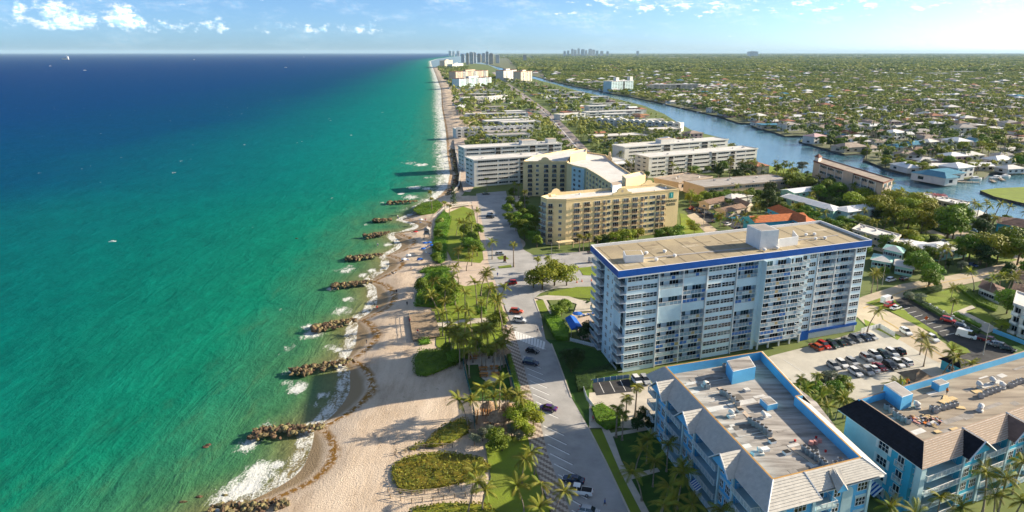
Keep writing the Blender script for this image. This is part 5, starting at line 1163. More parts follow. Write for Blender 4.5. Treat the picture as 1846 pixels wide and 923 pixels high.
# ------------------------------------------------------------------ foliage
def leafmat(name, a, b, tint=False, trans=.18, rnd=.22, scale=.5):
    m = mat(name, a, .65, .1, scale, .2, var2=b, rnd=0 if tint else rnd, trans=trans, detail=3)
    if tint:
        nt = m.node_tree; at = nt.nodes.new('ShaderNodeAttribute'); at.attribute_name = 'tint'; hs = nt.nodes.new('ShaderNodeHueSaturation')
        mx = [n for n in nt.nodes if n.type == 'MIX'][0]; outs = [l.to_socket for l in mx.outputs[2].links]
        mh = nt.nodes.new('ShaderNodeMapRange'); mh.inputs[3].default_value = .46; mh.inputs[4].default_value = .525
        mv = nt.nodes.new('ShaderNodeMapRange'); mv.inputs[3].default_value = 1.35; mv.inputs[4].default_value = .65
        for q, i in ((mh, 'Hue'), (mv, 'Value')): nt.links.new(at.outputs['Fac'], q.inputs[0]); nt.links.new(q.outputs[0], hs.inputs[i])
        nt.links.new(mx.outputs[2], hs.inputs['Color'])
        for o in outs: nt.links.new(hs.outputs[0], o)
    return m
l_palm = leafmat('palm_leaf', (.32, .30, .035), (.13, .175, .025), trans=.3)
l_broad = leafmat('broad_leaf', (.20, .29, .025), (.085, .155, .018))
l_yel = leafmat('yellow_leaf', (.34, .36, .03), (.17, .22, .02))
l_dark = leafmat('dark_leaf', (.065, .115, .025), (.03, .06, .016))
l_hedge = leafmat('hedge_leaf', (.18, .30, .02), (.07, .14, .014))
l_dune = leafmat('dune_leaf', (.30, .26, .03), (.10, .14, .018), scale=.45)
l_pink = leafmat('pink_blossom', (.52, .20, .24), (.38, .13, .16))
l_grey = leafmat('grey_leaf', (.22, .25, .17), (.13, .16, .10))
l_far = leafmat('far_foliage', (.24, .29, .065), (.135, .19, .05), tint=True, trans=.3)
l_farp = leafmat('far_palm_leaf', (.26, .29, .05), (.13, .18, .04), tint=True, trans=0)
m_trunk = mat('palm_trunk', (.30, .24, .18), .9, .25, 2.5); m_bark = mat('tree_bark', (.17, .12, .08), .95, .3, 2)
NR = np.random.RandomState(11)
def quads_mesh(name, V, m, extra=None):
    """V: (n,4,3) array of leaf quads"""
    n = len(V); me = bpy.data.meshes.new(name); me.vertices.add(4 * n); me.vertices.foreach_set('co', np.ascontiguousarray(V, dtype=np.float32).ravel())
    me.loops.add(4 * n); me.loops.foreach_set('vertex_index', np.arange(4 * n, dtype=np.int32)); me.polygons.add(n); me.polygons.foreach_set('loop_start', np.arange(0, 4 * n, 4, dtype=np.int32))
    if extra is not None: a = me.attributes.new('tint', 'FLOAT', 'POINT'); a.data.foreach_set('value', np.repeat(extra, 4).astype(np.float32))
    me.materials.append(m); me.update(calc_edges=True); return me
def leaves(C, N, size, r=NR, aspect=.6):
    """leaf-shaped quads at points C facing roughly N"""
    n = len(C); N = N + r.normal(0, .45, (n, 3)); N /= np.linalg.norm(N, axis=1, keepdims=True) + 1e-9
    A = r.normal(0, 1, (n, 3)); A -= N * (A * N).sum(1, keepdims=True); A /= np.linalg.norm(A, axis=1, keepdims=True) + 1e-9; B = np.cross(N, A)
    s = (size * r.uniform(.6, 1.35, n))[:, None]; k = s * aspect
    return np.stack([C - A * s, C + B * k + N * s * .1, C + A * s, C - B * k + N * s * .1], 1)
def crown_leaves(n, lobes, size, r=NR, fill=.35):
    """leaves over the surfaces of several lobes (x, y, z, rx, rz)"""
    w = np.array([l[3] ** 2 for l in lobes]); idx = r.choice(len(lobes), n, p=w / w.sum()); Lb = np.array(lobes)[idx]
    d = r.normal(0, 1, (n, 3)); d[:, 2] = np.abs(d[:, 2]) * 1.0 - .35 * r.rand(n); d /= np.linalg.norm(d, axis=1, keepdims=True)
    rr = np.where(r.rand(n) < fill, r.uniform(.45, .9, n), r.uniform(.86, 1.1, n))[:, None]
    C = Lb[:, :3] + d * rr * np.stack([Lb[:, 3], Lb[:, 3], Lb[:, 4]], 1)
    return leaves(C, d + np.array([0, 0, .35]), size, r)
def make_lobes(n, R0, zc, hz, r=NR):
    """clumps spread through a unit crown"""
    L_ = [(0, 0, zc + hz * .25, R0 * .62, hz * .55)]
    for i in range(n):
        a = 2 * math.pi * (i + r.rand() * .7) / n; d = R0 * r.uniform(.45, .72); s = R0 * r.uniform(.34, .52)
        L_.append((d * math.cos(a), d * math.sin(a), zc + hz * r.uniform(-.35, .45), s, s * .75))
    return L_
def trunk_mesh(h, r0, limbs, m, lean=.0, name='trunk'):
    mb = MB(); k = 5; mb.tube([(lean * (i / k) ** 2 * h, 0, h * i / k) for i in range(k + 1)], [r0 * (1.25 - .6 * i / k) for i in range(k + 1)], 7, m)
    for (x, y, z) in limbs: mb.tube([(lean * h * .3, 0, h * .55), (x * .5, y * .5, (h * .55 + z) / 2 + .2), (x, y, z)], [r0 * .55, r0 * .38, r0 * .2], 5, m)
    return mb.mesh(name)
# broad-leaved trees, unit: about 8 m tall with a crown 7 m across
BT = {}
for kind, lm, hz, R0, nlv, sz in (('round', l_broad, 2.6, 3.6, 1500, .30), ('wide', l_broad, 2.0, 4.4, 1800, .30), ('yellow', l_yel, 2.2, 3.8, 1500, .29), ('dark', l_dark, 3.0, 3.3, 1500, .29), ('pink', l_pink, 1.8, 3.6, 1100, .3), ('grey', l_grey, 2.0, 3.0, 1200, .26)):
    BT[kind] = []
    for v in range(3):
        lb = make_lobes(8, R0, 4.9, hz * 1.15) + [(R0 * .55 * math.cos(a), R0 * .55 * math.sin(a), 2.9 + NR.uniform(-.5, .5), R0 * .45, 1.3) for a in NR.uniform(0, 6.28, 5)]; cr = quads_mesh('crown', crown_leaves(int(nlv * 1.35), lb, sz), lm)
        BT[kind].append((trunk_mesh(4.8, .20, [(l[0] * .8, l[1] * .8, l[2]) for l in lb[1:6]], m_bark), cr))
# sabal-like fan palms and coconut palms, unit: trunk 7 m
def frond_mesh(Ln, droop, up, nseg=9, leaf=.75, m=l_palm, wdt=.17):
    V = []; P = []
    for i in range(nseg + 1):
        t = i / nseg; P.append(np.array((Ln * (t - .12 * t * t), 0, up * Ln * t - droop * Ln * t * t)))
    for i in range(nseg):
        p, q = P[i], P[i + 1]; t = (i + .5) / nseg; l = leaf * (math.sin(math.pi * min(1, t * .9 + .12)) ** .7 + .1); d = (q - p) / np.linalg.norm(q - p)
        V.append([p + (0, -.035, 0), q + (0, -.03, 0), q + (0, .03, 0), p + (0, .035, 0)])
        for s in (-1, 1):
            for h_ in (0, .5):
                a = p + (q - p) * h_; b = a + d * np.linalg.norm(q - p) * .42
                tip = a + d * l * .75 + np.array((0, s * l * .72, -l * .42))
                V.append([a, b, tip + d * .05, tip])
    return quads_mesh('frond', np.array(V, dtype=float), m)
FR_C = [frond_mesh(3.6, .62, .38), frond_mesh(3.3, .80, .30), frond_mesh(3.4, .45, .55)]
FR_S = [frond_mesh(1.9, .55, .35, 6, .8), frond_mesh(1.8, .8, .25, 6, .8)]
def palm_trunk(h, lean, r0=.17):
    mb = MB(); k = 7; mb.tube([(lean * (i / k) ** 1.8, 0, h * i / k) for i in range(k + 1)], [r0 * (1.7 - .9 * min(1, i / 1.5)) if i < 2 else r0 * (1 - .35 * i / k) for i in range(k + 1)], 7, m_trunk); return mb.mesh('trunk')
PTR = [(palm_trunk(7, .0), .0), (palm_trunk(7, 1.2), 1.2), (palm_trunk(7, 2.2), 2.2)]
PTRS = [(palm_trunk(5.5, .1, .16), .1), (palm_trunk(5.5, .5, .16), .5)]
def crown_joined(fr_list, n, seed):
    r = random.Random(seed); out = []
    for i in range(n):
        me = fr_list[i % len(fr_list)]; k = len(me.vertices); co = np.empty(k * 3, np.float32); me.vertices.foreach_get('co', co); co = co.reshape(-1, 3)
        e = Euler((0, -rad(r.uniform(-25, 50)), i * 2.4 + r.uniform(-.2, .2))).to_matrix(); out.append(co @ np.array(e).T)
    return quads_mesh('crown', np.concatenate(out).reshape(-1, 4, 3), l_palm)
PCR = [crown_joined(FR_C, 17, s) for s in range(3)]; PCRS = [crown_joined(FR_S, 22, s) for s in range(2)]
PALMS = []; BROADS = []                    # every countable tree, biggest in the picture first when they are built
def palm(x, y, h, label, kind='coco', z=0, group=None): PALMS.append((h / math.hypot(y, H), x, y, h, label, kind, z, group or 'palms'))
def broad(x, y, r, label, kind='round', z=0, group=None, hs=1.0): BROADS.append((2 * r / math.hypot(y, H), x, y, r, label, kind, z, group or 'broadleaf trees', hs))
def palm_px(lst, h, label, kind='coco', group=None, jit=1.2):
    for i, (a, b) in enumerate(lst):
        hh = h + R.uniform(-jit, jit); x, y = G(a, b, hh); palm(x, y, hh, label, kind, 0, group)
def broad_px(lst, label, kind='round', group=None, hs=1.0):
    """crown centre in the photograph and crown radius in metres"""
    for a, b, r in lst:
        x, y = G(a, b, r * 1.2 * hs); broad(x, y, r, label, kind, 0, group, hs)
def build_palm(x, y, h, label, kind, z, group, fine):
    r = R; t = thing('palm_tree', label, 'palm tree', (x, y, z), group, r.uniform(0, 6.28))
    s = h / (7.0 if kind == 'coco' else 5.5); tm, lean = r.choice(PTR if kind == 'coco' else PTRS); part('trunk', tm, t, sc_=(s, s, s)); top = (lean * s, 0, h - .1); cs = (.82 + .1 * s) * r.uniform(.9, 1.1)
    if fine:
        fl = FR_C if kind == 'coco' else FR_S; n = 15 if kind == 'coco' else 18
        for i in range(n): part('frond', fl[i % len(fl)], t, top, sc_=(cs, cs, cs), rot=(r.uniform(-.25, .25), -rad(r.uniform(-28, 48) + (20 if i % 5 == 0 else 0)), i * 2.4 + r.uniform(-.25, .25)))
        if kind == 'coco':
            q = part('coconuts', NUTS, t, (top[0], top[1], top[2] - .1))
    else: part('crown', r.choice(PCR if kind == 'coco' else PCRS), t, top, r.uniform(0, 6.28), sc_=(cs, cs, cs))
nm = MB()
for i in range(5): nm.cyl((.28 * math.cos(i * 1.26), .28 * math.sin(i * 1.26)), .05, -.25, -.05, 6, m_trunk, r2=.13); nm.cyl((.28 * math.cos(i * 1.26), .28 * math.sin(i * 1.26)), .13, -.05, .12, 6, m_trunk, r2=.04)
NUTS = nm.mesh('coconuts')
def build_broad(x, y, rr, label, kind, z, group, hs):
    t = thing('broadleaf_tree', label, 'tree', (x, y, z), group, R.uniform(0, 6.28)); s = rr / 3.7; tm, cm = R.choice(BT[kind]); part('trunk', tm, t, sc_=(s, s, s * hs)); part('crown', cm, t, sc_=(s * R.uniform(.92, 1.1), s * R.uniform(.92, 1.1), s * hs))

# ---- hedges, shrubs and ground cover made of leaves
def cover(name, label, cat, poly, h, m, dens=7, size=.28, kind=None, group=None, z=0.02, lump=.35, base=True, edge=.8):
    xs = [p[0] for p in poly]; ys = [p[1] for p in poly]; A = abs(sum(poly[i][0] * poly[(i + 1) % len(poly)][1] - poly[(i + 1) % len(poly)][0] * poly[i][1] for i in range(len(poly)))) / 2
    n = int(A * dens) + 20; pts = []; seg = [(Vector(poly[i]), Vector(poly[(i + 1) % len(poly)])) for i in range(len(poly))]
    from mathutils.geometry import intersect_point_line
    def ed(p):
        b = 1e9
        for a, c in seg:
            q, t = intersect_point_line(p, a, c); t = min(1, max(0, t)); q = a.lerp(c, t); b = min(b, (p - Vector(q[:2])).length)
        return b
    tries = 0
    while len(pts) < n and tries < n * 6:
        tries += 1; x, y = R.uniform(min(xs), max(xs)), R.uniform(min(ys), max(ys))
        if inside(x, y, poly):
            d = ed(Vector((x, y)))
            if edge > 1 and d < .9 * (mnoise.noise((x * .6, y * .6, 9)) + .12): continue
            f = min(1, d / edge); f = f * (2 - f); hh = h * (.25 + .75 * f) * (1 + lump * (mnoise.noise((x * .45, y * .45, 1)) + .5 * mnoise.noise((x * 1.3, y * 1.3, 2))))
            pts.append((x, y, z + max(.08, hh) * R.uniform(.82, 1.0)))
            if f < .95 and R.random() < .8: pts.append((x + R.uniform(-.12, .12), y + R.uniform(-.12, .12), z + hh * R.uniform(.1, .8)))
    C = np.array(pts); size = size * .85; N = np.tile((0, 0, 1.0), (len(C), 1)) + NR.normal(0, .35, (len(C), 3))
    me = quads_mesh(name, leaves(C - np.array((poly[0][0], poly[0][1], 0)), N, size), m)
    o = bpy.data.objects.new(name, me); COL.objects.link(o); o.location = (*poly[0], 0); tag(o, label, cat, group, kind)
    if base:
        q = MB(); inn = offset(poly, .35 if edge < 1 else .8); q.prism(inn, z, z + h * (.62 if edge < 1 else .4), m); c = q.build('stems', None, (*poly[0], 0)); c.parent = o; c.location = (0, 0, 0)
        if kind: c['kind'] = kind
    return o
def ring(cx, cy, rx, ry, n=14, rot=0, jag=.12):
    return [(cx + rx * math.cos(a) * math.cos(rot) * k - ry * math.sin(a) * math.sin(rot) * k, cy + rx * math.cos(a) * math.sin(rot) * k + ry * math.sin(a) * math.cos(rot) * k) for a, k in ((2 * math.pi * i / n, 1 + R.uniform(-jag, jag)) for i in range(n))]
for pts, lab in (([(700, 855), (705, 838), (722, 825), (760, 815), (800, 813), (845, 817), (875, 826), (893, 840), (880, 852), (850, 868), (800, 880), (750, 889), (718, 887), (708, 875)], 'olive dune scrub oval beside the rope path'),
                 ([(742, 650), (752, 632), (790, 630), (835, 632), (842, 640), (838, 650), (800, 668), (768, 680), (745, 675)], 'green sea grape scrub left of the picnic yard'),
                 ([(760, 808), (775, 785), (800, 765), (835, 752), (852, 760), (850, 780), (815, 800), (785, 808)], 'dune scrub beside the tiki huts'),
                 ([(725, 813), (745, 800), (770, 792), (790, 793), (770, 802), (745, 813)], 'low dune scrub at the beach fence'),
                 ([(735, 915), (800, 902), (880, 905), (900, 923), (900, 960), (740, 960)], 'dune scrub below the rope path'),
                 ([(744, 552), (752, 520), (765, 495), (785, 486), (812, 490), (832, 520), (826, 548), (795, 556)], 'sea grape thicket behind the wooden deck'),
                 ([(752, 492), (765, 482), (800, 479), (820, 486), (785, 492)], 'bright green beach scrub by the thicket'),
                 ([(779, 470), (779, 430), (785, 395), (800, 378), (815, 392), (808, 425), (806, 468), (795, 476)], 'clipped green scrub belt along the far beach'),
                 ([(742, 378), (760, 366), (790, 362), (800, 370), (785, 384), (755, 388)], 'bright green knoll by the beach stairs'),
                 ([(748, 612), (765, 610), (780, 612), (778, 620), (755, 623)], 'bush in front of the wooden deck')):
    g = GP(pts, .3); cover('dune_scrub', lab, None, g, 1.5 if 'oval' not in lab and 'low' not in lab else .9, l_dune if ('oval' in lab or 'dune' in lab) else l_hedge, 9, .26, 'stuff', lump=.75, edge=2.2); keep(g)
for pts, h, lab in (([(911, 640), (922, 640), (940, 705), (944, 722), (932, 722), (922, 690)], 1.8, 'clipped hedge between picnic yard and chequered walk'),
                    ([(1064, 736), (1085, 729), (1122, 752), (1120, 768), (1093, 776), (1072, 760)], 1.6, 'clipped box hedge by the driveway gate'),
                    ([(978, 572), (1004, 570), (1028, 598), (1025, 614), (1000, 612)], 2.2, 'tall clipped hedge around the pool terrace'),
                    ([(1035, 680), (1062, 668), (1110, 655), (1130, 668), (1075, 682), (1066, 700), (1040, 708)], 1.5, 'dark hedge at the foot of the tower'),
                    ([(1626, 530), (1660, 522), (1698, 515), (1700, 523), (1662, 532), (1640, 541)], 1.6, 'hedge on the street corner of the dark car park'),
                    ([(1636, 537), (1645, 535), (1680, 552), (1712, 570), (1770, 598), (1764, 602), (1700, 574)], 1.5, 'long hedge behind the dark car park'),
                    ([(1722, 518), (1732, 514), (1774, 540), (1800, 556), (1796, 562), (1762, 548)], 1.6, 'hedge beside the brown roofed house'),
                    ([(1715, 566), (1724, 563), (1772, 588), (1766, 592)], 1.2, 'low hedge beside the pale path'),
                    ([(1660, 400), (1700, 412), (1720, 418), (1712, 424), (1665, 408)], 1.4, 'dark hedge across the sunny lawn'),
                    ([(1415, 320), (1470, 314), (1476, 318), (1420, 326)], 2.5, 'hedge along the canal lawn')):
    g = GP(pts, .3); cover('hedge', lab, 'hedge', g, h, l_hedge if 'dark' not in lab else l_dark, 10, .2, lump=.12, edge=.5); keep(g)

# ---- trees placed one by one
palm_px([(826, 478), (816, 498), (772, 508), (800, 522)], 8.5, 'coconut palm rising from the sea grape thicket')
palm_px([(866, 486), (884, 494), (859, 506), (900, 514)], 9, 'coconut palm on the lawn near the red car')
palm_px([(890, 536), (906, 549), (893, 545)], 8.5, 'coconut palm on the roadside lawn edge above the white SUV')
palm_px([(791, 530), (797, 566), (809, 578), (802, 590)], 8.5, 'coconut palm beside the wooden beach deck')
palm_px([(824, 592), (815, 604), (868, 618), (890, 622), (835, 581), (843, 604), (852, 612), (882, 600), (888, 609), (902, 600), (862, 590), (845, 630), (875, 622)], 8, 'coconut palm in the grove above the picnic yard')
palm_px([(820, 515), (838, 527), (876, 520), (868, 548), (850, 560), (826, 560), (806, 548)], 8, 'coconut palm on the park lawn beside the thicket')
palm_px([(812, 606), (828, 616), (858, 598), (896, 588), (908, 614), (902, 624), (836, 606)], 7.5, 'coconut palm over the lower park lawn by the deck')
palm_px([(826, 450), (840, 462), (832, 424), (850, 452), (822, 400), (846, 388)], 7, 'palm on the lawn of the far beach park')
palm_px([(900, 690), (870, 698), (920, 715), (935, 712)], 7, 'coconut palm between the picnic yard and huts')
palm_px([(926, 440)], 9.5, 'single tall palm on the small traffic island', 'sabal'); palm_px([(887, 436)], 7, 'small dark palm at the kerb by the parked car')
palm_px([(970, 466), (987, 463), (1000, 470)], 6, 'fan palm on the grass by the street corner', 'sabal'); palm_px([(1067, 541)], 4, 'stubby fan palm beside the tower end', 'sabal')
palm_px([(856, 712), (878, 703), (912, 706), (843, 722), (895, 712)], 7.5, 'coconut palm standing around the tiki huts', jit=.6)
palm_px([(849, 858), (869, 872), (843, 875)], 6.5, 'coconut palm leaning by the end of the dune oval', jit=.5)
palm_px([(941, 830), (964, 813)], 5.5, 'coconut palm between the lawn and chequered walk', jit=.4)
palm_px([(945, 880), (981, 868), (972, 915), (1000, 885)], 5.5, 'coconut palm beside the walk opposite the pickup', jit=.4)
palm_px([(1148, 697), (1130, 716), (1113, 734), (1124, 745)], 7.5, 'slim palm by the driveway of the near blue house', 'sabal')
palm_px([(1148, 806), (1168, 792), (1180, 830), (1205, 800), (1160, 850), (1195, 885), (1225, 862), (1185, 905), (1245, 915), (1300, 912), (1225, 905), (1215, 835)], 6.5, 'shaded coconut palm beside the near blue house', jit=.6)
palm_px([(1473, 676), (1445, 682), (1531, 695), (1490, 700), (1415, 688)], 6, 'sunny fan palm in the garden between the blue houses', 'sabal')
palm_px([(1456, 706), (1481, 716), (1511, 724), (1498, 741), (1440, 712), (1465, 728), (1525, 715)], 5.5, 'feathery palm in the garden between the blue houses', 'coco')
palm_px([(1705, 639), (1725, 637), (1617, 687), (1604, 694), (1740, 648)], 7.5, 'coconut palm behind the blue parapet by the car park')
palm_px([(1696, 896), (1733, 914), (1610, 920), (1650, 925)], 5.5, 'date palm in front of the right blue house')
palm_px([(1786, 860), (1814, 862), (1838, 835), (1800, 900), (1835, 895)], 8, 'tall sunlit coconut palm at the bottom right')
palm_px([(1570, 556)], 8, 'coconut palm on the verge beside the tower end'); palm_px([(1576, 494), (1586, 492)], 6.5, 'palm in the yard behind the tower end')
palm_px([(1664, 607), (1672, 622)], 6, 'palm on the verge by the street and tower car park'); palm_px([(1720, 540)], 8, 'fan palm by the pale path of the garden', 'sabal'); palm_px([(1718, 520)], 5, 'small palm beside the garden hedge')
palm_px([(1762, 492), (1790, 500), (1806, 497), (1820, 500), (1830, 495)], 7, 'palm by the street beside the brown roofs')
palm_px([(1696, 446), (1709, 450), (1685, 446)], 9, 'palm in front of the white carport house'); palm_px([(1736, 402)], 9, 'shaggy palm under the big tree on the lawn', 'sabal')
palm_px([(1757, 366), (1765, 372), (1772, 368), (1783, 366), (1797, 366), (1816, 372)], 10.5, 'palm on the near canal bank', jit=1.5); palm_px([(1789, 392)], 8, 'palm between the white roof and brown roof by the canal')
palm_px([(1415, 291), (1455, 310)], 9, 'fan palm on the canal lawn', 'sabal'); palm_px([(1543, 332), (1535, 338)], 10, 'tall palm in front of the arched condo')
palm_px([(878, 322), (927, 330), (935, 332), (946, 345)], 9, 'palm between the beach condo and hotel wing', 'sabal')
palm_px([(775, 345), (778, 358), (802, 365), (810, 370)], 6, 'fan palm by the beach stairs', 'sabal'); palm_px([(860, 380), (835, 400), (850, 402)], 7, 'palm on the lawn by the far car park')
palm_px([(1045, 425), (1052, 428), (1063, 424), (1076, 428)], 7, 'fan palm before the yellow hotel', 'sabal')
palm_px([(1300, 388), (1318, 384), (1345, 390), (1352, 394), (1362, 392), (1330, 398)], 6.5, 'palm around the turquoise motel terrace')
palm_px([(1185, 300), (1215, 305), (1230, 306), (1195, 310), (1250, 308)], 7, 'palm along the front of the canal condos')
broad_px([(978, 497, 4.6), (1000, 488, 5.0), (1022, 492, 4.2), (962, 500, 3.5)], 'yellow green sea grape tree on the corner green', 'yellow')
broad_px([(1012, 553, 2.6), (1003, 560, 2.4), (1020, 548, 2.2)], 'small tree at the pool terrace corner', 'round'); broad_px([(1060, 590, 2.6), (1052, 600, 2.2)], 'dark tree by the pool below the blue canopy', 'dark')
broad_px([(900, 572, 2.8), (890, 578, 2.4)], 'tree on the road edge of the palm lawn', 'round')
broad_px([(948, 738, 2.8), (962, 752, 2.4), (928, 748, 2.6), (938, 765, 2.4), (950, 775, 1.8)], 'sunny tree hanging over the road by the tiki huts', 'yellow'); broad_px([(893, 790, 2.6), (905, 796, 2.0)], 'round bushy tree on the near lawn', 'round')
broad_px([(760, 512, 3.2), (800, 516, 3.8), (812, 530, 3.2), (785, 500, 3.2), (776, 530, 3.0)], 'sea grape tree in the beach thicket', 'round')
broad_px([(845, 440, 4.0), (860, 445, 3.6), (850, 428, 3.4), (838, 414, 3.2), (862, 412, 3.0)], 'tree clump on the far park lawn', 'round')
broad_px([(866, 560, 2.4), (858, 618, 2.2), (806, 626, 2.0), (880, 632, 2.2), (842, 636, 2.0), (818, 640, 2.2)], 'leafy shrub tree on the park lawn', 'round')
broad_px([(855, 790, 1.6), (870, 780, 1.8), (885, 775, 1.6), (922, 772, 1.8), (935, 782, 1.5)], 'grey green bush around the tiki hut garden', 'grey')
broad_px([(792, 400, 2.4), (790, 420, 2.4), (788, 445, 2.6), (786, 462, 2.4)], 'rounded shrub in the belt along the beach', 'round')
broad_px([(921, 362, 3.4), (935, 372, 3.4), (930, 390, 3.4), (945, 360, 3.2), (950, 395, 3.6), (958, 378, 3.4), (940, 405, 3.6), (955, 412, 3.4), (960, 425, 3.2), (968, 432, 3.0), (925, 345, 3.2), (915, 375, 3.2), (918, 392, 3.2), (942, 384, 3.4), (950, 408, 3.2), (946, 420, 3.0), (966, 400, 3.2), (962, 388, 3.2), (930, 404, 3)], 'tree in the dense belt beside the hotel', 'round')
broad_px([(1130, 424, 4.2), (1110, 428, 3.6), (1150, 422, 3.6)], 'yellow green tree before the yellow hotel', 'yellow'); broad_px([(1205, 419, 3.6), (1222, 415, 3.6), (1190, 422, 3.2)], 'dark green tree at the right of the hotel front', 'round'); broad_px([(1090, 432, 3), (1078, 434, 2.6)], 'low tree under the hotel wall', 'dark')
broad_px([(1245, 402, 2.4), (1252, 410, 2.6)], 'small tree on the lawn beside the hotel', 'yellow')
broad_px([(1244, 355, 3.2), (1258, 358, 3.2)], 'round tree at the end of the grey hall', 'yellow')
broad_px([(1278 + i * 11, 355 - i * .6, 3.6) for i in range(9)], 'tree in the line before the grey hall', 'round')
broad_px([(1388, 345, 4.6), (1384, 360, 4.2), (1395, 368, 3.6)], 'tall dark tree beside the orange motel', 'dark', hs=1.6)
broad_px([(1344, 306, 5.5), (1330, 312, 4.2)], 'big dark tree by the canal condo end', 'dark'); broad_px([(1298, 305, 3.4)], 'dark conifer before the canal condo', 'dark', hs=1.8)
broad_px([(1447, 298, 4.5)], 'bare branched grey tree by the arched condo', 'grey')
broad_px([(1422, 325, 5.5), (1440, 330, 5.5), (1462, 332, 5.5), (1490, 337, 6), (1512, 342, 6), (1500, 328, 5), (1478, 345, 5)], 'large canopy tree before the arched condo', 'round')
broad_px([(1540, 362, 6), (1560, 352, 5.5), (1585, 366, 6.5), (1612, 358, 6.5), (1640, 372, 6.5), (1660, 365, 6.5), (1675, 380, 6.5), (1640, 392, 6), (1665, 395, 6), (1616, 382, 5.5), (1595, 378, 5), (1570, 372, 5)], 'large sunny canopy tree between the white roofs', 'yellow')
broad_px([(1714, 395, 8), (1735, 385, 6.5), (1722, 405, 6)], 'big spreading tree on the sunny lawn', 'round'); broad_px([(1826, 432, 7.0), (1840, 448, 6)], 'tall green tree on the lawn at the right edge', 'round')
broad_px([(1752, 440, 6.0), (1740, 446, 4.5)], 'spreading green tree on the street lawn', 'round'); broad_px([(1788, 442, 6.5), (1802, 448, 5.5)], 'olive brown tree on the street lawn', 'yellow'); broad_px([(1772, 455, 4.5), (1782, 462, 4.0)], 'dark round tree on the street lawn', 'dark')
broad_px([(1767, 406, 4), (1776, 412, 3.5)], 'dark tree beside the white roof by the canal', 'dark'); broad_px([(1663, 353, 2.6), (1674, 352, 2.8)], 'dark tree on the canal bank flats', 'dark'); broad_px([(1690, 357, 4.2), (1683, 355, 3)], 'pink flowering tree on the canal bank', 'pink')
broad_px([(1600, 436, 4), (1622, 448, 4), (1640, 455, 4), (1650, 470, 4.5), (1668, 478, 4.5), (1680, 490, 4.5), (1660, 465, 4), (1676, 500, 4)], 'tree in the thick clump between the mint house and street', 'round'); broad_px([(1640, 425, 4), (1650, 432, 3.4)], 'olive tree by the grey flat roof', 'yellow'); broad_px([(1735, 477, 2.4)], 'grey shrub before the white hip roof', 'grey')
broad_px([(1820, 540, 4.2), (1836, 548, 4)], 'tree before the brown roof at the edge', 'round'); broad_px([(1806, 585, 2.0)], 'small yellow tree by the corner flats', 'yellow'); broad_px([(1640, 532, 2.0), (1660, 536, 2.2)], 'shrub in the garden by the car park', 'grey')
broad_px([(1498, 680, 2.6), (1485, 684, 2.2)], 'grey green shrub tree in the garden between the blue houses', 'grey'); broad_px([(1520, 690, 2.4), (1508, 702, 2.6), (1470, 700, 2.4), (1450, 695, 2.2)], 'bushy tree in the garden between the blue houses', 'round')
broad_px([(1470, 390, 3.6), (1490, 402, 3.6), (1510, 408, 3.6), (1530, 412, 3.6), (1500, 418, 3.2), (1455, 380, 3.6), (1475, 408, 3.4), (1520, 398, 3.2)], 'tree in the green belt behind the tower roof', 'round')
broad_px([(1380, 398, 3.0), (1440, 395, 3.4)], 'tree beside the orange roof', 'yellow')
broad_px([(1040, 640, 2.4), (1020, 640, 2.0), (1030, 655, 2.2)], 'dark shrub tree at the beach end of the tower', 'dark'); broad_px([(1175, 760, 2.0), (1160, 745, 2.0), (1150, 760, 2.0)], 'shaded shrub by the near blue house', 'dark')
# norfolk pine on the knoll
def pine():
    x, y = G(818, 372, 0); t = thing('pine_tree', 'dark conical pine tree on the knoll by the beach stairs', 'tree', (x, y, 0)); part('trunk', trunk_mesh(11, .2, [], m_bark), t)
    V = []
    for i in range(16):
        z = 1.5 + i * .68; r0 = 2.5 * (1 - i / 17) + .2; n = int(60 * (1 - i / 20)); a = NR.uniform(0, 6.28, n); q = NR.uniform(.3, 1, n) * r0; C = np.stack([q * np.cos(a), q * np.sin(a), z - q * .18 + NR.uniform(-.15, .15, n)], 1)
        V.append(leaves(C, np.stack([np.cos(a) * .5, np.sin(a) * .5, np.ones(n)], 1), .32))
    part('crown', quads_mesh('crown', np.concatenate(V), l_dark), t)
pine()

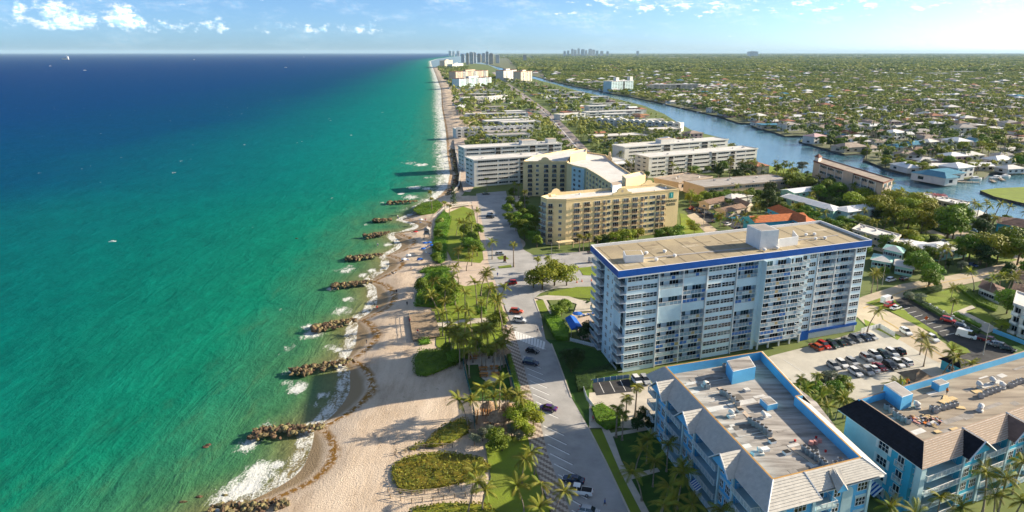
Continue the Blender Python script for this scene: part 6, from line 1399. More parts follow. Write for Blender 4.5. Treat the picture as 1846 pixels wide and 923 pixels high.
# ------------------------------------------------------------------ houses: shared shapes
HM = []
def house_shapes():
    for v, (W, D, h, rh, kind) in enumerate(((16, 11, 3.2, 2.2, 'hip'), (20, 12, 3.4, 2.4, 'hip'), (14, 10, 3.2, 2.0, 'gable'), (18, 13, 3.4, .4, 'flat'), (15, 12, 6.0, 2.2, 'hip'), (22, 10, 3.2, 1.8, 'ell'))):
        w = MB(); w.box(-W / 2, W / 2, -D / 2, D / 2, -.2, h, m_wallw)
        if kind == 'ell': w.box(-W / 2, -W / 2 + 8, -D / 2 - 7, -D / 2, -.2, h, m_wallw)
        f = MB(); o = .8; i = D / 2 + o if kind in ('hip', 'ell') else 0
        def roof(x0, x1, y0, y1, ii):
            a, b, c, d = (x0, y0, h), (x1, y0, h), (x1, y1, h), (x0, y1, h); ym = (y0 + y1) / 2; r0 = (x0 + ii, ym, h + rh); r1 = (x1 - ii, ym, h + rh)
            f.face([a, b, r1, r0], m_rooft); f.face([c, d, r0, r1], m_rooft); f.face([b, c, r1], m_rooft); f.face([d, a, r0], m_rooft)
        if kind == 'flat': f.box(-W / 2 - o, W / 2 + o, -D / 2 - o, D / 2 + o, h, h + .4, m_rooft)
        else: roof(-W / 2 - o, W / 2 + o, -D / 2 - o, D / 2 + o, i)
        if kind == 'ell':
            x0, x1, y0 = -W / 2 - o, -W / 2 + 8 + o, -D / 2 - 7 - o; xm = (x0 + x1) / 2
            f.face([(x0, y0, h + .01), (x1, y0, h + .01), (xm, y0 + 4.5, h + rh)], m_rooft); f.face([(x1, y0, h + .01), (x1, 0, h + .01), (xm, 0, h + rh), (xm, y0 + 4.5, h + rh)], m_rooft); f.face([(x0, 0, h + .01), (x0, y0, h + .01), (xm, y0 + 4.5, h + rh), (xm, 0, h + rh)], m_rooft)
        ws = MB(); n = 3
        for s in (-1, 1):
            for j in range(n):
                for k in range(2 if h > 5 else 1):
                    x = -W / 2 + W * (j + .5) / n; y = s * (D / 2 + .03) - (7 if (kind == 'ell' and s < 0 and j == 0) else 0)
                    ws.face([(x - 1.1, y, .8 + 2.8 * k), (x + 1.1, y, .8 + 2.8 * k), (x + 1.1, y, 2.2 + 2.8 * k), (x - 1.1, y, 2.2 + 2.8 * k)], g_dark)
        for s in (-1, 1): x = s * (W / 2 + .03); ws.face([(x, -1.4, .8), (x, 1.4, .8), (x, 1.4, 2.2), (x, -1.4, 2.2)], g_dark)
        HM.append((w.mesh('wall'), f.mesh('roof'), ws.mesh('windows')))
house_shapes()
ROOFS = [('white', m_roofw, 5), ('grey', m_roofg, 3), ('terracotta', m_rooft, 2.2), ('brown', m_roofb, 3), ('taupe', m_roofk, 4), ('bright white', m_white, 3), ('blue', m_roofblue, .4)]
WALLS = [('white', m_wallw), ('cream', m_wallc), ('white', m_wallw), ('pink', m_pink)]
HOUSES = []
def house(x, y, rz, place, s=1.0, v=None, roof=None, wall=None):
    HOUSES.append((math.hypot(x, y, H), x, y, rz, place, s, R.randrange(6) if v is None else v, roof or R.choices(ROOFS, [q[2] for q in ROOFS])[0], wall or R.choice(WALLS)))
def poly_fill(poly, step, fn, jit=.42, rmin=0):
    xs = [p[0] for p in poly]; ys = [p[1] for p in poly]; x = min(xs)
    while x < max(xs):
        y = min(ys)
        while y < max(ys):
            a, b = x + R.uniform(-jit, jit) * step, y + R.uniform(-jit, jit) * step
            if inside(a, b, poly) and free(a, b, rmin): fn(a, b)
            y += step
        x += step
# explicit waterfront houses across the canal
for px, py, lab, s, v, rf, wl in ((1468, 254, 'on the canal point', 1.15, 4, ('pink', m_pink, 1), WALLS[0]), (1530, 268, 'on the lawn point by the canal', 1.3, 1, ROOFS[4], WALLS[1]), (1568, 268, 'beside the lawn point', 1.0, 0, ROOFS[4], WALLS[0]), (1650, 262, 'with long front beside the inlet', 1.1, 1, ROOFS[6], WALLS[0]), (1672, 262, 'beside the blue roof', 1.0, 4, ROOFS[0], WALLS[0]),
                                  (1610, 247, 'modern with flat roofs', 1.2, 4, ROOFS[5], WALLS[0]), (1420, 232, 'two storey with arcades by the canal', 1.2, 4, ROOFS[1], WALLS[0]), (1545, 248, 'behind the lawn point', 1.0, 3, ROOFS[5], WALLS[0]), (1690, 318, 'white and blue villa on the canal corner', 1.5, 5, ROOFS[6], WALLS[0]), (1722, 312, 'joined to the villa on the canal corner', 1.2, 4, ROOFS[5], WALLS[0]),
                                  (1745, 282, 'behind the canal corner villa', 1.2, 0, ROOFS[0], WALLS[0]), (1800, 290, 'under the trees behind the villa', 1.1, 1, ROOFS[5], WALLS[0]), (1820, 305, 'at the dock by the frame edge', 1.0, 0, ROOFS[0], WALLS[0]), (1365, 215, 'hip roofed by the canal palms', 1.2, 4, ROOFS[0], WALLS[0]), (1285, 200, 'blue walled by the canal', 1.0, 4, ROOFS[1], WALLS[0]), (1310, 203, 'next to the blue walled one', 1.0, 0, ROOFS[0], WALLS[0])):
    x, y = G(px, py, 2); house(x, y, .35 + R.uniform(-.15, .15), lab, s, v, rf, wl); keep(ring(x, y, 12 * s, 10 * s, 8, jag=0))
    HOUSES[-1] = (1,) + HOUSES[-1][1:]
def frust(y, m=40): return .80 * y + m
# terracotta houses and cottages among the palms of the island
ipoly = [(float(coast(y)) + 24, float(y)) for y in np.geomspace(455, 2600, 20)] + [(p[0] - 10, p[1]) for p in [G(a, b) for a, b in bankL] if 455 < p[1] < 2600][::-1]
BLY = sorted((G(a, b)[1], G(a, b)[0]) for a, b in bankL[1:]); BLYy = [p[0] for p in BLY]; BLYx = [p[1] for p in BLY]
def by_canal(x, y, h=8.0):
    """the far canal bank is kept open: low lawns and docks, no tall trees"""
    return y > 620 and x > np.interp(y, BLYy, BLYx) - h * y / H * .55
rl = random.Random(21); nb = 0
for k in range(900):
    y = 480 * (1900 / 480) ** rl.random(); x = rl.uniform(float(coast(y)) + 35, float(np.interp(y, BLYy, BLYx)) - 45); L_ = rl.uniform(28, 58)
    if nb < 32 and free(x, y, 10) and free(x + L_ * .9, y + L_ * .35, 10) and free(x + L_ * .45, y + L_ * .17, 10) and x + L_ < np.interp(y, BLYy, BLYx) - 15:
        block('low_flats', rl.choice(('white low flats in the island greenery', 'cream low flats in the island greenery')), PR(x, y, 0), PR(x + L_ * .94, y + L_ * .34, 0), rl.uniform(12, 18), rl.choice((6, 6.5, 9)), 2, rl.choice((m_wallw, m_wallw, m_wallc)), rl.choice((m_roofw, m_roofw, m_white, m_roofg)), [(.04 + .16 * i, .16 + .16 * i, 'b' if i % 2 else 'w') for i in range(6)], gl=[g_dark, g_blue], group='low flats among the palms', cat='flats'); nb += 1
def ih(x, y):
    if not by_canal(x, y, 4) and free(x, y, 11) and R.random() < (.75 if y < 1200 else .55): house(x, y, .34 + R.choice((0, 1.57)), 'among the island palms', R.uniform(.75, 1.05), None, R.choices(ROOFS, (4, 1, 4, 1, 2, 3, .2))[0]); keep(ring(x, y, 9, 7, 8, jag=0))
poly_fill(ipoly, 36, ih, .35)
# the mainland suburb on its street grid
bank = sorted([(p[1], p[0]) for p in mainp[1:len(bankR)] if p[1] < 4500])
BY = np.array([b[0] for b in bank]); BX = np.array([b[1] for b in bank])
def on_main(x, y): return inside(x, y, mainp)
rows = 0; gy = 392.0
while gy < 1900:
    gx = 60.0; rows += 1
    while gx < frust(gy, 30):
        x, y = gx + R.uniform(-6, 6), gy + R.uniform(-5, 5)
        if on_main(x, y) and on_main(x - 9, y - 9) and on_main(x, y - 11) and free(x, y, 8) and R.random() < .86:
            house(x, y, .12 + R.choice((0, 0, 1.57)) + R.uniform(-.1, .1), 'across the canal', R.uniform(.85, 1.3))
            if y < 900: keep(ring(x, y, 8, 6, 7, jag=0))
        gx += 27
    gy += 34 if rows % 2 else 25
mb = MB(); gy = 403.0
while gy < 2600:
    x0 = float(np.interp(gy, BY, BX)) + 45; n = 24; x1 = frust(gy, 60)
    for i in range(n):
        a, b = x0 + (x1 - x0) * i / n, x0 + (x1 - x0) * (i + .97) / n
        if on_main(a, gy) and on_main(b, gy + 7) and free((a + b) / 2, gy, 4): mb.face([(a, gy, -.05), (b, gy, -.05), (b, gy + 7, -.05), (a, gy + 7, -.05)], m_farroad)
    gy += 59
struct(mb.build('suburb_streets'))
# big flat roofs far out in the suburb
m_big = mat('warehouse_roof', (.68, .70, .70), .7, .08, .02)
for px, py, wd, dp, lab in ((1790, 117, 330, 60, 'longest white warehouse roof at the right'), (1700, 110, 200, 50, 'white warehouse roof left of the longest one'), (1635, 109, 150, 45, 'pale warehouse roof in the middle distance'), (1580, 118, 150, 90, 'white school block among far trees'), (1290, 112, 110, 40, 'white shop roof row centre right'), (1320, 113, 120, 40, 'white shop roof next to the centre row'), (1150, 103, 70, 40, 'bright white hall roof near the horizon'), (1690, 133, 70, 30, 'white flat roof among the far trees'), (1735, 130, 90, 30, 'long white roof right of the flat one'), (1265, 112, 70, 30, 'small pale shop roof left of the row'), (1710, 182, 26, 18, 'white two storey hall on the right'), (1375, 97, 300, 120, 'broad pale block on the horizon'), (1655, 98, 160, 80, 'pale dome roofed block on the horizon')):
    x, y = G(px, py, 6); q = MB(); q.box(x - wd / 2, x + wd / 2, y - dp / 2, y + dp / 2, 0, 9 if py > 100 else 30, m_wallc, m_big); tag(q.build('warehouse'), lab, 'building')
# ------------------------------------------------------------------ build houses: the 300 that show largest singly, the rest as one mass
HOUSES.sort(key=lambda h: h[0])
HV = {}
for d, x, y, rz, place, s, v, rf, wl in HOUSES[:300]:
    t = thing('house', f'{rf[0]} roofed {wl[0]} {"two storey " if v == 4 else ""}house {place}', 'house', (x, y, 0), 'houses ' + place, rz); w_, r_, g_ = HM[v]
    part('wall', w_, t, m=wl[1], sc_=(s, s, s)); part('roof', r_, t, m=rf[1], sc_=(s, s, s)); part('windows', g_, t, sc_=(s, s, s))['kind'] = 'stuff'
def tile_faces(name, items, mats_of):
    mb = MB()
    for it in items: mats_of(mb, it)
    return mb
def mass_house(mb, it):
    d, x, y, rz, place, s, v, rf, wl = it; c, sn = math.cos(rz) * s, math.sin(rz) * s
    for me, m in ((HM[v][0], wl[1]), (HM[v][1], rf[1])):
        k = len(mb.v); mi = mb.mi(m)
        for q in me.vertices: mb.v.append((x + q.co.x * c - q.co.y * sn, y + q.co.x * sn + q.co.y * c, q.co.z * s))
        for p in me.polygons: mb.f.append(tuple(k + i for i in p.vertices)); mb.m.append(mi)
for i in range(2300):
    y = 1900 + 6500 * R.random() ** 1.3; x = R.uniform(-.02 * y + 100, frust(y))
    if on_main(x, y): HOUSES.append((0, x, y, .12 + R.choice((0, 1.57)), '', R.uniform(.9, 1.5), R.randrange(6), R.choices(ROOFS, [q[2] for q in ROOFS])[0], R.choice(WALLS)))
far_mass = tile_faces('x', HOUSES[300:], mass_house).build('far_houses'); tag(far_mass, 'hundreds of small roofs scattered through the far suburb', None, None, 'stuff')
# ------------------------------------------------------------------ trees of the middle distance
def it_(x, y):
    if by_canal(x, y, 9): return
    if R.random() < .58: palm(x, y, R.uniform(6.5, 10.5), 'palm in the groves north of the hotel' if y < 900 else 'palm of the far island groves')
    else: broad(x, y, R.uniform(2.4, 4.2), 'tree in the groves along the island', R.choice(('round', 'round', 'yellow', 'dark')))
poly_fill([p for p in ipoly if p[1] < 1000] , 8.2, it_, .45, 1.5)
def bank_(x, y):
    if by_canal(x, y, 8) and not by_canal(x, y, 1.6):
        if R.random() < .5: broad(x, y, R.uniform(1.2, 2.0), 'low shrub tree along the far canal bank', R.choice(('round', 'yellow')))
poly_fill(ipoly, 13, bank_, .45, 1.0)
near_right = GP([(1225, 385), (1300, 330), (1440, 312), (1475, 330), (1610, 352), (1700, 380), (1846, 410), (1990, 440), (1990, 520), (1846, 520), (1780, 485), (1700, 495), (1600, 510), (1560, 470), (1480, 410), (1350, 425)])
def nr_(x, y):
    if inside(x, y, LAWNS): return
    k = R.random()
    if k < .3: palm(x, y, R.uniform(5, 8), 'palm between the houses behind the tower')
    else: broad(x, y, R.uniform(1.8, 3.4), 'tree between the houses behind the tower', R.choice(('round', 'round', 'yellow', 'dark')))
LAWNS = GP([(1640, 400), (1720, 405), (1846, 440), (1846, 480), (1700, 450)])
poly_fill(near_right, 7.6, nr_, .45, 1.2)
def mt(x, y):
    k = R.random()
    if k < .36: palm(x, y, R.uniform(6, 11), 'palm in the suburb across the canal')
    else: broad(x, y, R.uniform(2.3, 5.0), 'tree in the suburb across the canal', R.choice(('round', 'round', 'yellow', 'dark', 'grey')))
x_ = [(p[0], p[1]) for p in mainp[1:len(bankR)]]
gy = 395.0
while gy < 1250:
    gx = 60.0
    while gx < frust(gy, 20):
        x, y = gx + R.uniform(-5, 5), gy + R.uniform(-5, 5)
        if on_main(x, y) and on_main(x, y - 3) and free(x, y, 1.0) and R.random() < .83 + .5 * mnoise.noise((x * .012, y * .012, 2)): mt(x, y)
        gx += 10.2
    gy += 10.2
PALMS.sort(key=lambda t: -t[0]); BROADS.sort(key=lambda t: -t[0])
for i, (a, x, y, h, lab, kind, z, grp) in enumerate(PALMS[:300]): build_palm(x, y, h, lab, kind, z, grp, i < 90)
for a, x, y, r, lab, kind, z, grp, hs in BROADS[:300]: build_broad(x, y, r, lab, kind, z, grp, hs)
def scatter(name, label, protos, P, S, SZ, m, tints=None):
    """many small trees joined into one mass: protos are (n,4,3) leaf arrays"""
    P = np.asarray(P, float); out = []; tn = []
    pick = NR.randint(0, len(protos), len(P)); ang = NR.uniform(0, 6.28, len(P)); tt = np.clip(NR.rand(len(P)) * .6 + .2 + .9 * np.array([mnoise.noise((p[0] * .004, p[1] * .004, 3)) + .6 * mnoise.noise((p[0] * .015, p[1] * .015, 8)) for p in P]), 0, 1)
    for k, pr in enumerate(protos):
        ii = np.where(pick == k)[0]
        if not len(ii): continue
        c, s = np.cos(ang[ii])[:, None, None], np.sin(ang[ii])[:, None, None]; sc_ = np.asarray(S)[ii][:, None, None]; sz = np.asarray(SZ)[ii][:, None, None]
        x = (pr[None, :, :, 0] * c - pr[None, :, :, 1] * s) * sc_ + P[ii, 0][:, None, None]; y = (pr[None, :, :, 0] * s + pr[None, :, :, 1] * c) * sc_ + P[ii, 1][:, None, None]; z = pr[None, :, :, 2] * sz + P[ii, 2][:, None, None]
        out.append(np.stack([x, y, z], -1).reshape(-1, 4, 3)); tn.append(np.repeat(tt[ii], len(pr)))
    o = bpy.data.objects.new(name, quads_mesh(name, np.concatenate(out), m, np.concatenate(tn))); COL.objects.link(o); tag(o, label, None, None, 'stuff'); return o
def proto_b(n, sz): return crown_leaves(n, make_lobes(5, 1.0, 1.25, .75), sz, NR, .2)
def proto_p(n=9):
    V = []
    for i in range(n):
        a = i * 2.4; e = NR.uniform(-.2, .8); l = NR.uniform(.8, 1.05)
        d = np.array((math.cos(a) * math.cos(e), math.sin(a) * math.cos(e), math.sin(e))); s = np.array((-math.sin(a), math.cos(a), 0)) * .22
        p0 = np.zeros(3); p1 = d * l * .55; p2 = d * l + np.array((0, 0, -.45))
        V += [[p0 - s * .3, p1 - s, p1 + s, p0 + s * .3], [p1 - s, p2 - s * .3, p2 + s * .3, p1 + s]]
    V = np.array(V) * 2.6; V[:, :, 2] += 7.0
    t = [[(-.18, 0, 0), (.18, 0, 0), (.12, 0, 7), (-.12, 0, 7)], [(0, -.18, 0), (0, .18, 0), (0, .12, 7), (0, -.12, 7)]]
    return np.concatenate([V, np.array(t, float)])
pb = [proto_b(46, .34) for _ in range(5)]; pp = [proto_p() for _ in range(4)]
B2 = BROADS[300:]; P2 = PALMS[300:]
scatter('suburb_trees', 'mass of small leafy trees filling the suburb and island', pb, [(b[1], b[2], 0) for b in B2], [b[3] for b in B2], [b[3] * 1.05 for b in B2], l_far)
scatter('suburb_palms', 'mass of small palms filling the suburb and island', pp, [(b[1], b[2], 0) for b in P2], [1.15] * len(P2), [b[3] / 7 for b in P2], l_farp)
pc = [proto_b(15, .5) for _ in range(4)]; pcc = [proto_b(11, .62) for _ in range(4)]
def far_pts(n, y0, y1, pw, left):
    out = []
    while len(out) < n:
        y = (y0 ** pw + (y1 ** pw - y0 ** pw) * R.random()) ** (1 / pw); x = R.uniform(left(y), frust(y, 120))
        if on_main(x, y) and R.random() < .75 + .9 * mnoise.noise((x * .0035, y * .0025, 5)): out.append((x, y, 0))
    return out
f1 = far_pts(36000, 1230, 3200, 2, lambda y: .03 * y + 40); s1 = [R.uniform(2.6, 6.0) for _ in f1]
scatter('distant_trees', 'distant tree canopy of the wide suburb', pc, f1, s1, [s * .72 for s in s1], l_far)
f2 = far_pts(20000, 3100, 9500, 1.6, lambda y: -.01 * y + 60); s2 = [R.uniform(7, 15) for _ in f2]
scatter('horizon_trees', 'tree canopy fading toward the horizon', pcc, f2, s2, [s * .62 for s in s2], l_far)
f3 = far_pts(9000, 9300, 42000, 1.2, lambda y: -.02 * y); s3 = [R.uniform(25, 70) for _ in f3]
scatter('horizon_woods', 'thin line of woods on the horizon', pcc, f3, s3, [R.uniform(7, 11) for s in s3], l_far)
i2 = []
while len(i2) < 1500:
    y = R.uniform(960, 4200); x = R.uniform(float(coast(y)) + 25, float(coast(y)) + 330)
    if inside(x, y, isl) and not by_canal(x, y, 7) and free(x, y, 1): i2.append((x, y, 0))
s4 = [R.uniform(3, 6.5) for _ in i2]
scatter('island_trees', 'tree belt along the far island', pc, i2, s4, s4, l_far)
# ------------------------------------------------------------------ skylines
m_hz = mat('far_tower_wall', (.74, .76, .78), .8, .08, .01); m_hz2 = mat('far_tower_wall_warm', (.58, .52, .46), .8, .08, .01)
def far_tower(px, w_px, top, base, dist, lab, m=m_hz, grp=None):
    x = (px - 923) / F * dist * 1.0; wd = w_px / F * dist; zt = H + (94.5 - top) / (F / math.cos(PITCH) ** 0) * dist; q = MB(); r = wd / 2
    q.box(x - r, x + r, dist - r * .6, dist + r * .6, 0, zt, m); q.box(x - r * .5, x + r * .4, dist - r * .3, dist + r * .3, zt, zt + (zt * .06), m)
    nfl = max(3, min(14, int(zt / 9)))
    for k in range(nfl): z = zt * (k + .55) / nfl; q.box(x - r * .94, x + r * .94, dist - r * .6 - .6, dist - r * .6 - .05, z - zt / nfl * .18, z + zt / nfl * .18, g_cur, bottom=False)
    tag(q.build('tower_block'), lab, 'tower block', grp)
for i, (px, wp, top) in enumerate(((846, 5, 97), (853, 7, 93), (858, 6, 92), (866, 6, 98), (874, 6, 95), (880, 5, 93), (887, 7, 96), (898, 7, 98), (838, 6, 99), (945, 6, 99))):
    far_tower(px, wp, top * .62 + 97 * .38 + (i * 37 % 5) * .5 - 1, 105, 5200 + 330 * (i % 5), 'pale tower block in the beach skyline', m_hz if i % 3 else m_hz2, 'beach skyline towers')
for i, (px, wp, top) in enumerate(((1020, 4, 90), (1027, 4, 86), (1032, 5, 88), (1038, 4, 85), (1045, 6, 87), (1051, 4, 89), (1058, 6, 86), (1064, 5, 88), (1070, 4, 90), (1078, 5, 91), (1014, 4, 91), (1088, 4, 92), (816, 5, 91), (822, 4, 92), (830, 5, 91), (1140, 4, 91), (1340, 14, 92), (1332, 5, 93))):
    far_tower(px, wp, top * .65 + 94.5 * .35, 95, 15500 + 160 * (i % 4), 'hazy tower in the distant city skyline', m_hz, 'distant city towers')

# ------------------------------------------------------------------ rock groynes
def rock_meshes():
    import bmesh
    out = []
    for v in range(7):
        bm = bmesh.new(); bmesh.ops.create_icosphere(bm, subdivisions=2 if v < 2 else 1, radius=1)
        for q in bm.verts:
            n = mnoise.noise(q.co * 1.3 + Vector((v * 7, 0, 0))); q.co *= 1 + .55 * n; q.co = Vector((q.co.x * 1.15, q.co.y * .9, q.co.z * .72)); 
        me = bpy.data.meshes.new('boulder'); bm.to_mesh(me); bm.free(); me.materials.append(m_rock); out.append(me)
    return out
RK = rock_meshes()
def groyne(tip, root, wd, n, lab, sz=1.0):
    a, b = G(*tip, -.8), G(*root, -.6); L_ = math.dist(a, b); fr = Fr(a, (b[0] - a[0], b[1] - a[1])); t = thing('rock_groyne', lab, 'rock groyne', (*a, SEA), 'rock groynes along the beach')
    sz *= .86; n = int(n * 1.5)
    for i in range(n):
        x = L_ * R.random() ** .9; f = x / L_; ww = wd * (1.0 - .62 * f) * (.6 + .4 * min(1, f * 6)); y = R.gauss(0, .42) * ww; s = R.uniform(.5, 1.05) * sz * (1.15 - .45 * f); hz = max(0, 1 - abs(y) / ww) * 1.15 * (1 - .5 * f)
        p = fr.p(x, y); part('boulder', R.choice(RK), t, (p[0] - a[0], p[1] - a[1], .15 + hz * R.uniform(.2, 1) + (.5 + f * .7)), sc_=(s, s, s), rot=(R.uniform(-.4, .4), R.uniform(-.4, .4), R.uniform(0, 6.28)))
for tip, root, wd, n, lab, sz in (((372, 922), (520, 912), 3.6, 64, 'rock groyne cut by the bottom of the photo', .95), ((452, 785), (585, 772), 4.3, 92, 'largest near rock groyne above the foaming cove', .95), ((524, 672), (640, 652), 4.0, 80, 'rock groyne beside the tower shadow on the sand', .95),
                                  ((563, 595), (640, 578), 4.2, 76, 'rock groyne left of the wooden deck', 1.0), ((598, 518), (672, 509), 4.4, 66, 'rock groyne facing the beach thicket', 1.05), ((622, 467), (690, 461), 4.4, 54, 'rock groyne with a foam arc on both sides', 1.1),
                                  ((657, 427), (702, 421), 4.6, 46, 'third far rock groyne from the stairs', 1.15), ((672, 399), (706, 397), 4.8, 42, 'short rock groyne standing apart in the water', 1.2), ((699, 366), (752, 364), 3.6, 44, 'farthest rock groyne below the stairs knoll', 1.2)):
    groyne(tip, root, wd, n, lab, sz)
for px, py in ((376, 802), (371, 806), (535, 430), (360, 895), (405, 893), (330, 905)):
    x, y = G(px, py, SEA); o = bpy.data.objects.new('boulder', R.choice(RK)); COL.objects.link(o); o.location = (x, y, SEA - .05); o.scale = (.7, .6, .5); tag(o, 'low dark rock awash near the groynes', 'rock', 'rocks awash')
# seawall with dark stones below the condos
mb = MB()
sw = [(float(coast(y)) + 11, float(y)) for y in np.linspace(425, 640, 30)]
mb.prism(ribbon(sw, 1.2), -2, .5, m_wall, m_conc); struct(mb.build('sea_wall'))
st = thing('stone_revetment', 'dark stones piled along the seawall under the condos', 'stones', (*sw[0], -1))
for i in range(150):
    k = R.randrange(len(sw)); s = R.uniform(.8, 1.5); part('boulder', RK[2 + i % 5], st, (sw[k][0] - sw[0][0] - R.uniform(1, 4.5), sw[k][1] - sw[0][1] + R.uniform(-4, 4), R.uniform(-.6, .3)), sc_=(s, s, s * .8), rot=(0, 0, R.uniform(0, 6)))

# ------------------------------------------------------------------ vehicles: a lofted body, glass house, wheels and lamps
m_carpaint = {}
def paint(n):
    c = {'white': (.78, .78, .77), 'silver': (.42, .43, .44), 'grey': (.16, .17, .18), 'black': (.02, .02, .022), 'red': (.42, .02, .015), 'dark red': (.22, .012, .02), 'orange red': (.48, .07, .02), 'blue': (.03, .08, .22), 'dark blue': (.015, .03, .075), 'dark green': (.02, .05, .035), 'beige': (.40, .34, .26), 'purple': (.08, .03, .14), 'sky blue': (.20, .38, .52)}[n]
    return mat('car_paint_' + n.replace(' ', '_'), c, .25, .03, .3, spec=.6)
m_tyre = m_black; m_rimm = mat('wheel_rim', (.45, .45, .46), .3, .05, 2, metal=.7); m_lampw = mat('headlamp_glass', (.75, .76, .78), .1, .02, 1, spec=.8); m_lampr = mat('tail_lamp_red', (.4, .01, .01), .2, .05, 1); m_cglass = mat('car_glass', (.015, .02, .026), .05, .1, .5, spec=.8)
VM = {}
def vehicle_shapes():
    # lower body stations (x, half width, belt z, sill z) and cabin outline (x, z, half width)
    spec = {'sedan': (4.6, .90, .92, [(-1.55, .92), (-.95, 1.40), (.45, 1.42), (1.25, .95)], .68, 1), 'suv': (4.7, .95, 1.08, [(-2.05, 1.08), (-1.85, 1.72), (.35, 1.76), (1.15, 1.10)], .72, 1), 'hatch': (4.1, .88, .95, [(-1.8, .95), (-1.45, 1.46), (.4, 1.48), (1.15, .98)], .68, 1), 'pickup': (5.8, 1.0, 1.10, [(-.55, 1.10), (-.35, 1.85), (1.05, 1.87), (1.75, 1.14)], .76, 1), 'van': (5.6, 1.0, 1.25, [(-2.6, 1.25), (-2.55, 2.45), (1.35, 2.5), (2.2, 1.3)], .86, 1)}
    for k, (L_, W2, belt, cab, ctop, _) in spec.items():
        b = MB(); h = L_ / 2
        prof = [(-h, .55, .82), (-h + .12, belt - .06, .92), (-h + .5, belt, 1.0), (-1.0, belt, 1.0), (.9, belt, 1.0), (h - .75, belt - .12, .97), (h - .2, belt - .26, .90), (h, .55, .78)]
        rings = []
        for x, z, f in prof: w_ = W2 * f; rings.append([(x, -w_, .32), (x, -w_ * 1.0, .62), (x, -w_ * .93, z), (x, w_ * .93, z), (x, w_ * 1.0, .62), (x, w_, .32)])
        for i in range(len(rings) - 1):
            for j in range(5): b.face([rings[i][j], rings[i + 1][j], rings[i + 1][j + 1], rings[i][j + 1]], m_white)
        b.face(rings[0], m_white); b.face(rings[-1][::-1], m_white)
        tw = W2 * ctop; (x0, z0), (x1, z1), (x2, z2), (x3, z3) = cab
        b.face([(x1, -tw, z1), (x2, -tw, z2), (x2, tw, z2), (x1, tw, z1)], m_white)              # roof
        if k == 'van':
            for s in (-1, 1): b.face([(x0, s * W2 * .93, belt), (.5, s * W2 * .93, belt), (.5, s * tw, z1), (x1, s * tw, z1)], m_white)
            b.face([(x0, -W2 * .93, belt), (x0, W2 * .93, belt), (x1, tw, z1), (x1, -tw, z1)], m_white)
        if k == 'pickup': 
            b.face([(-h + .25, -W2 * .8, belt + .004), (-.6, -W2 * .8, belt + .004), (-.6, W2 * .8, belt + .004), (-h + .25, W2 * .8, belt + .004)], m_black)
        g = MB(); wb = W2 * .90
        if k == 'van':
            for s in (-1, 1): g.face([(.5, s * W2 * .93, belt), (x3, s * wb, z3), (x2, s * tw, z2), (.5, s * tw, z1)], m_cglass)
        else:
            for s in (-1, 1): g.face([(x0, s * wb, z0), (x3, s * wb, z3), (x2, s * tw, z2 - .03), (x1, s * tw, z1 - .03)], m_cglass)
            g.face([(x0, -wb, z0), (x0, wb, z0), (x1, tw, z1 - .02), (x1, -tw, z1 - .02)], m_cglass)
        g.face([(x3, -wb, z3), (x3, wb, z3), (x2, tw, z2 - .02), (x2, -tw, z2 - .02)], m_cglass)
        pl = MB(); xm = (x1 + x2) / 2 - .1
        for s in (-1, 1):
            for px_ in ((xm,) if k != 'suv' else (xm, x1 + .35)): pl.face([(px_ - .06, s * (wb + .012), belt), (px_ + .06, s * (wb + .012), belt), (px_ + .06, s * (tw + .012), z1), (px_ - .06, s * (tw + .012), z1)], m_white)
        wm = MB(); r = .36
        for y in (-.11, .11): pass
        n = 12; ra = [(r * math.cos(2 * math.pi * i / n), r * math.sin(2 * math.pi * i / n)) for i in range(n)]
        for i in range(n):
            a, c = ra[i], ra[(i + 1) % n]; wm.face([(a[0], -.12, a[1]), (c[0], -.12, c[1]), (c[0], .12, c[1]), (a[0], .12, a[1])], m_tyre)
        for s in (-1, 1): wm.face([(a[0], s * .12, a[1]) for a in ra], m_tyre); wm.face([(a[0] * .6, s * .125, a[1] * .6) for a in ra], m_rimm)
        hl = MB(); hl.box(h - .14, h - .01, -.2, .2, .62, .76, m_lampw); tl = MB(); tl.box(-h + .01, -h + .14, -.18, .18, .72, .90, m_lampr)
        VM[k] = (b.mesh('body'), g.mesh('window'), wm.mesh('wheel'), hl.mesh('headlight'), tl.mesh('tail_light'), pl.mesh('door_pillar'), L_, W2)
vehicle_shapes()
CARN = [0]
def car(px, py, rz, kind, colour, label, group='parked cars', z=.12, xy=None, s=1.0):
    x, y = xy or G(px, py, .7); b, g, wm, hl, tl, pl, L_, W2 = VM[kind]
    t = thing({'suv': 'parked_suv', 'pickup': 'pickup_truck', 'van': 'delivery_van'}.get(kind, 'parked_car'), label, {'suv': 'car', 'pickup': 'pickup truck', 'van': 'van'}.get(kind, 'car'), (x, y, z), group, rz)
    p = paint(colour); sc_ = (s, s, s)
    part('body', b, t, m=p, sc_=sc_); part('window', g, t, sc_=sc_); part('door_pillar', pl, t, m=p, sc_=sc_)
    for a in (-.31, .31):
        for c in (-1, 1): part('wheel', wm, t, (a * L_ * s, c * (W2 - .08) * s, .36 * s), sc_=sc_)
    for c in (-1, 1): part('headlight', hl, t, (0, c * W2 * .62 * s, 0), sc_=sc_); part('tail_light', tl, t, (0, c * W2 * .66 * s, 0), sc_=sc_)
    return t
def px_dir(p, q):
    a, b = G(*p), G(*q); return math.atan2(b[1] - a[1], b[0] - a[0])
bay = math.atan2(-4.1, 4.4)                                     # slant of the bays on the beach road
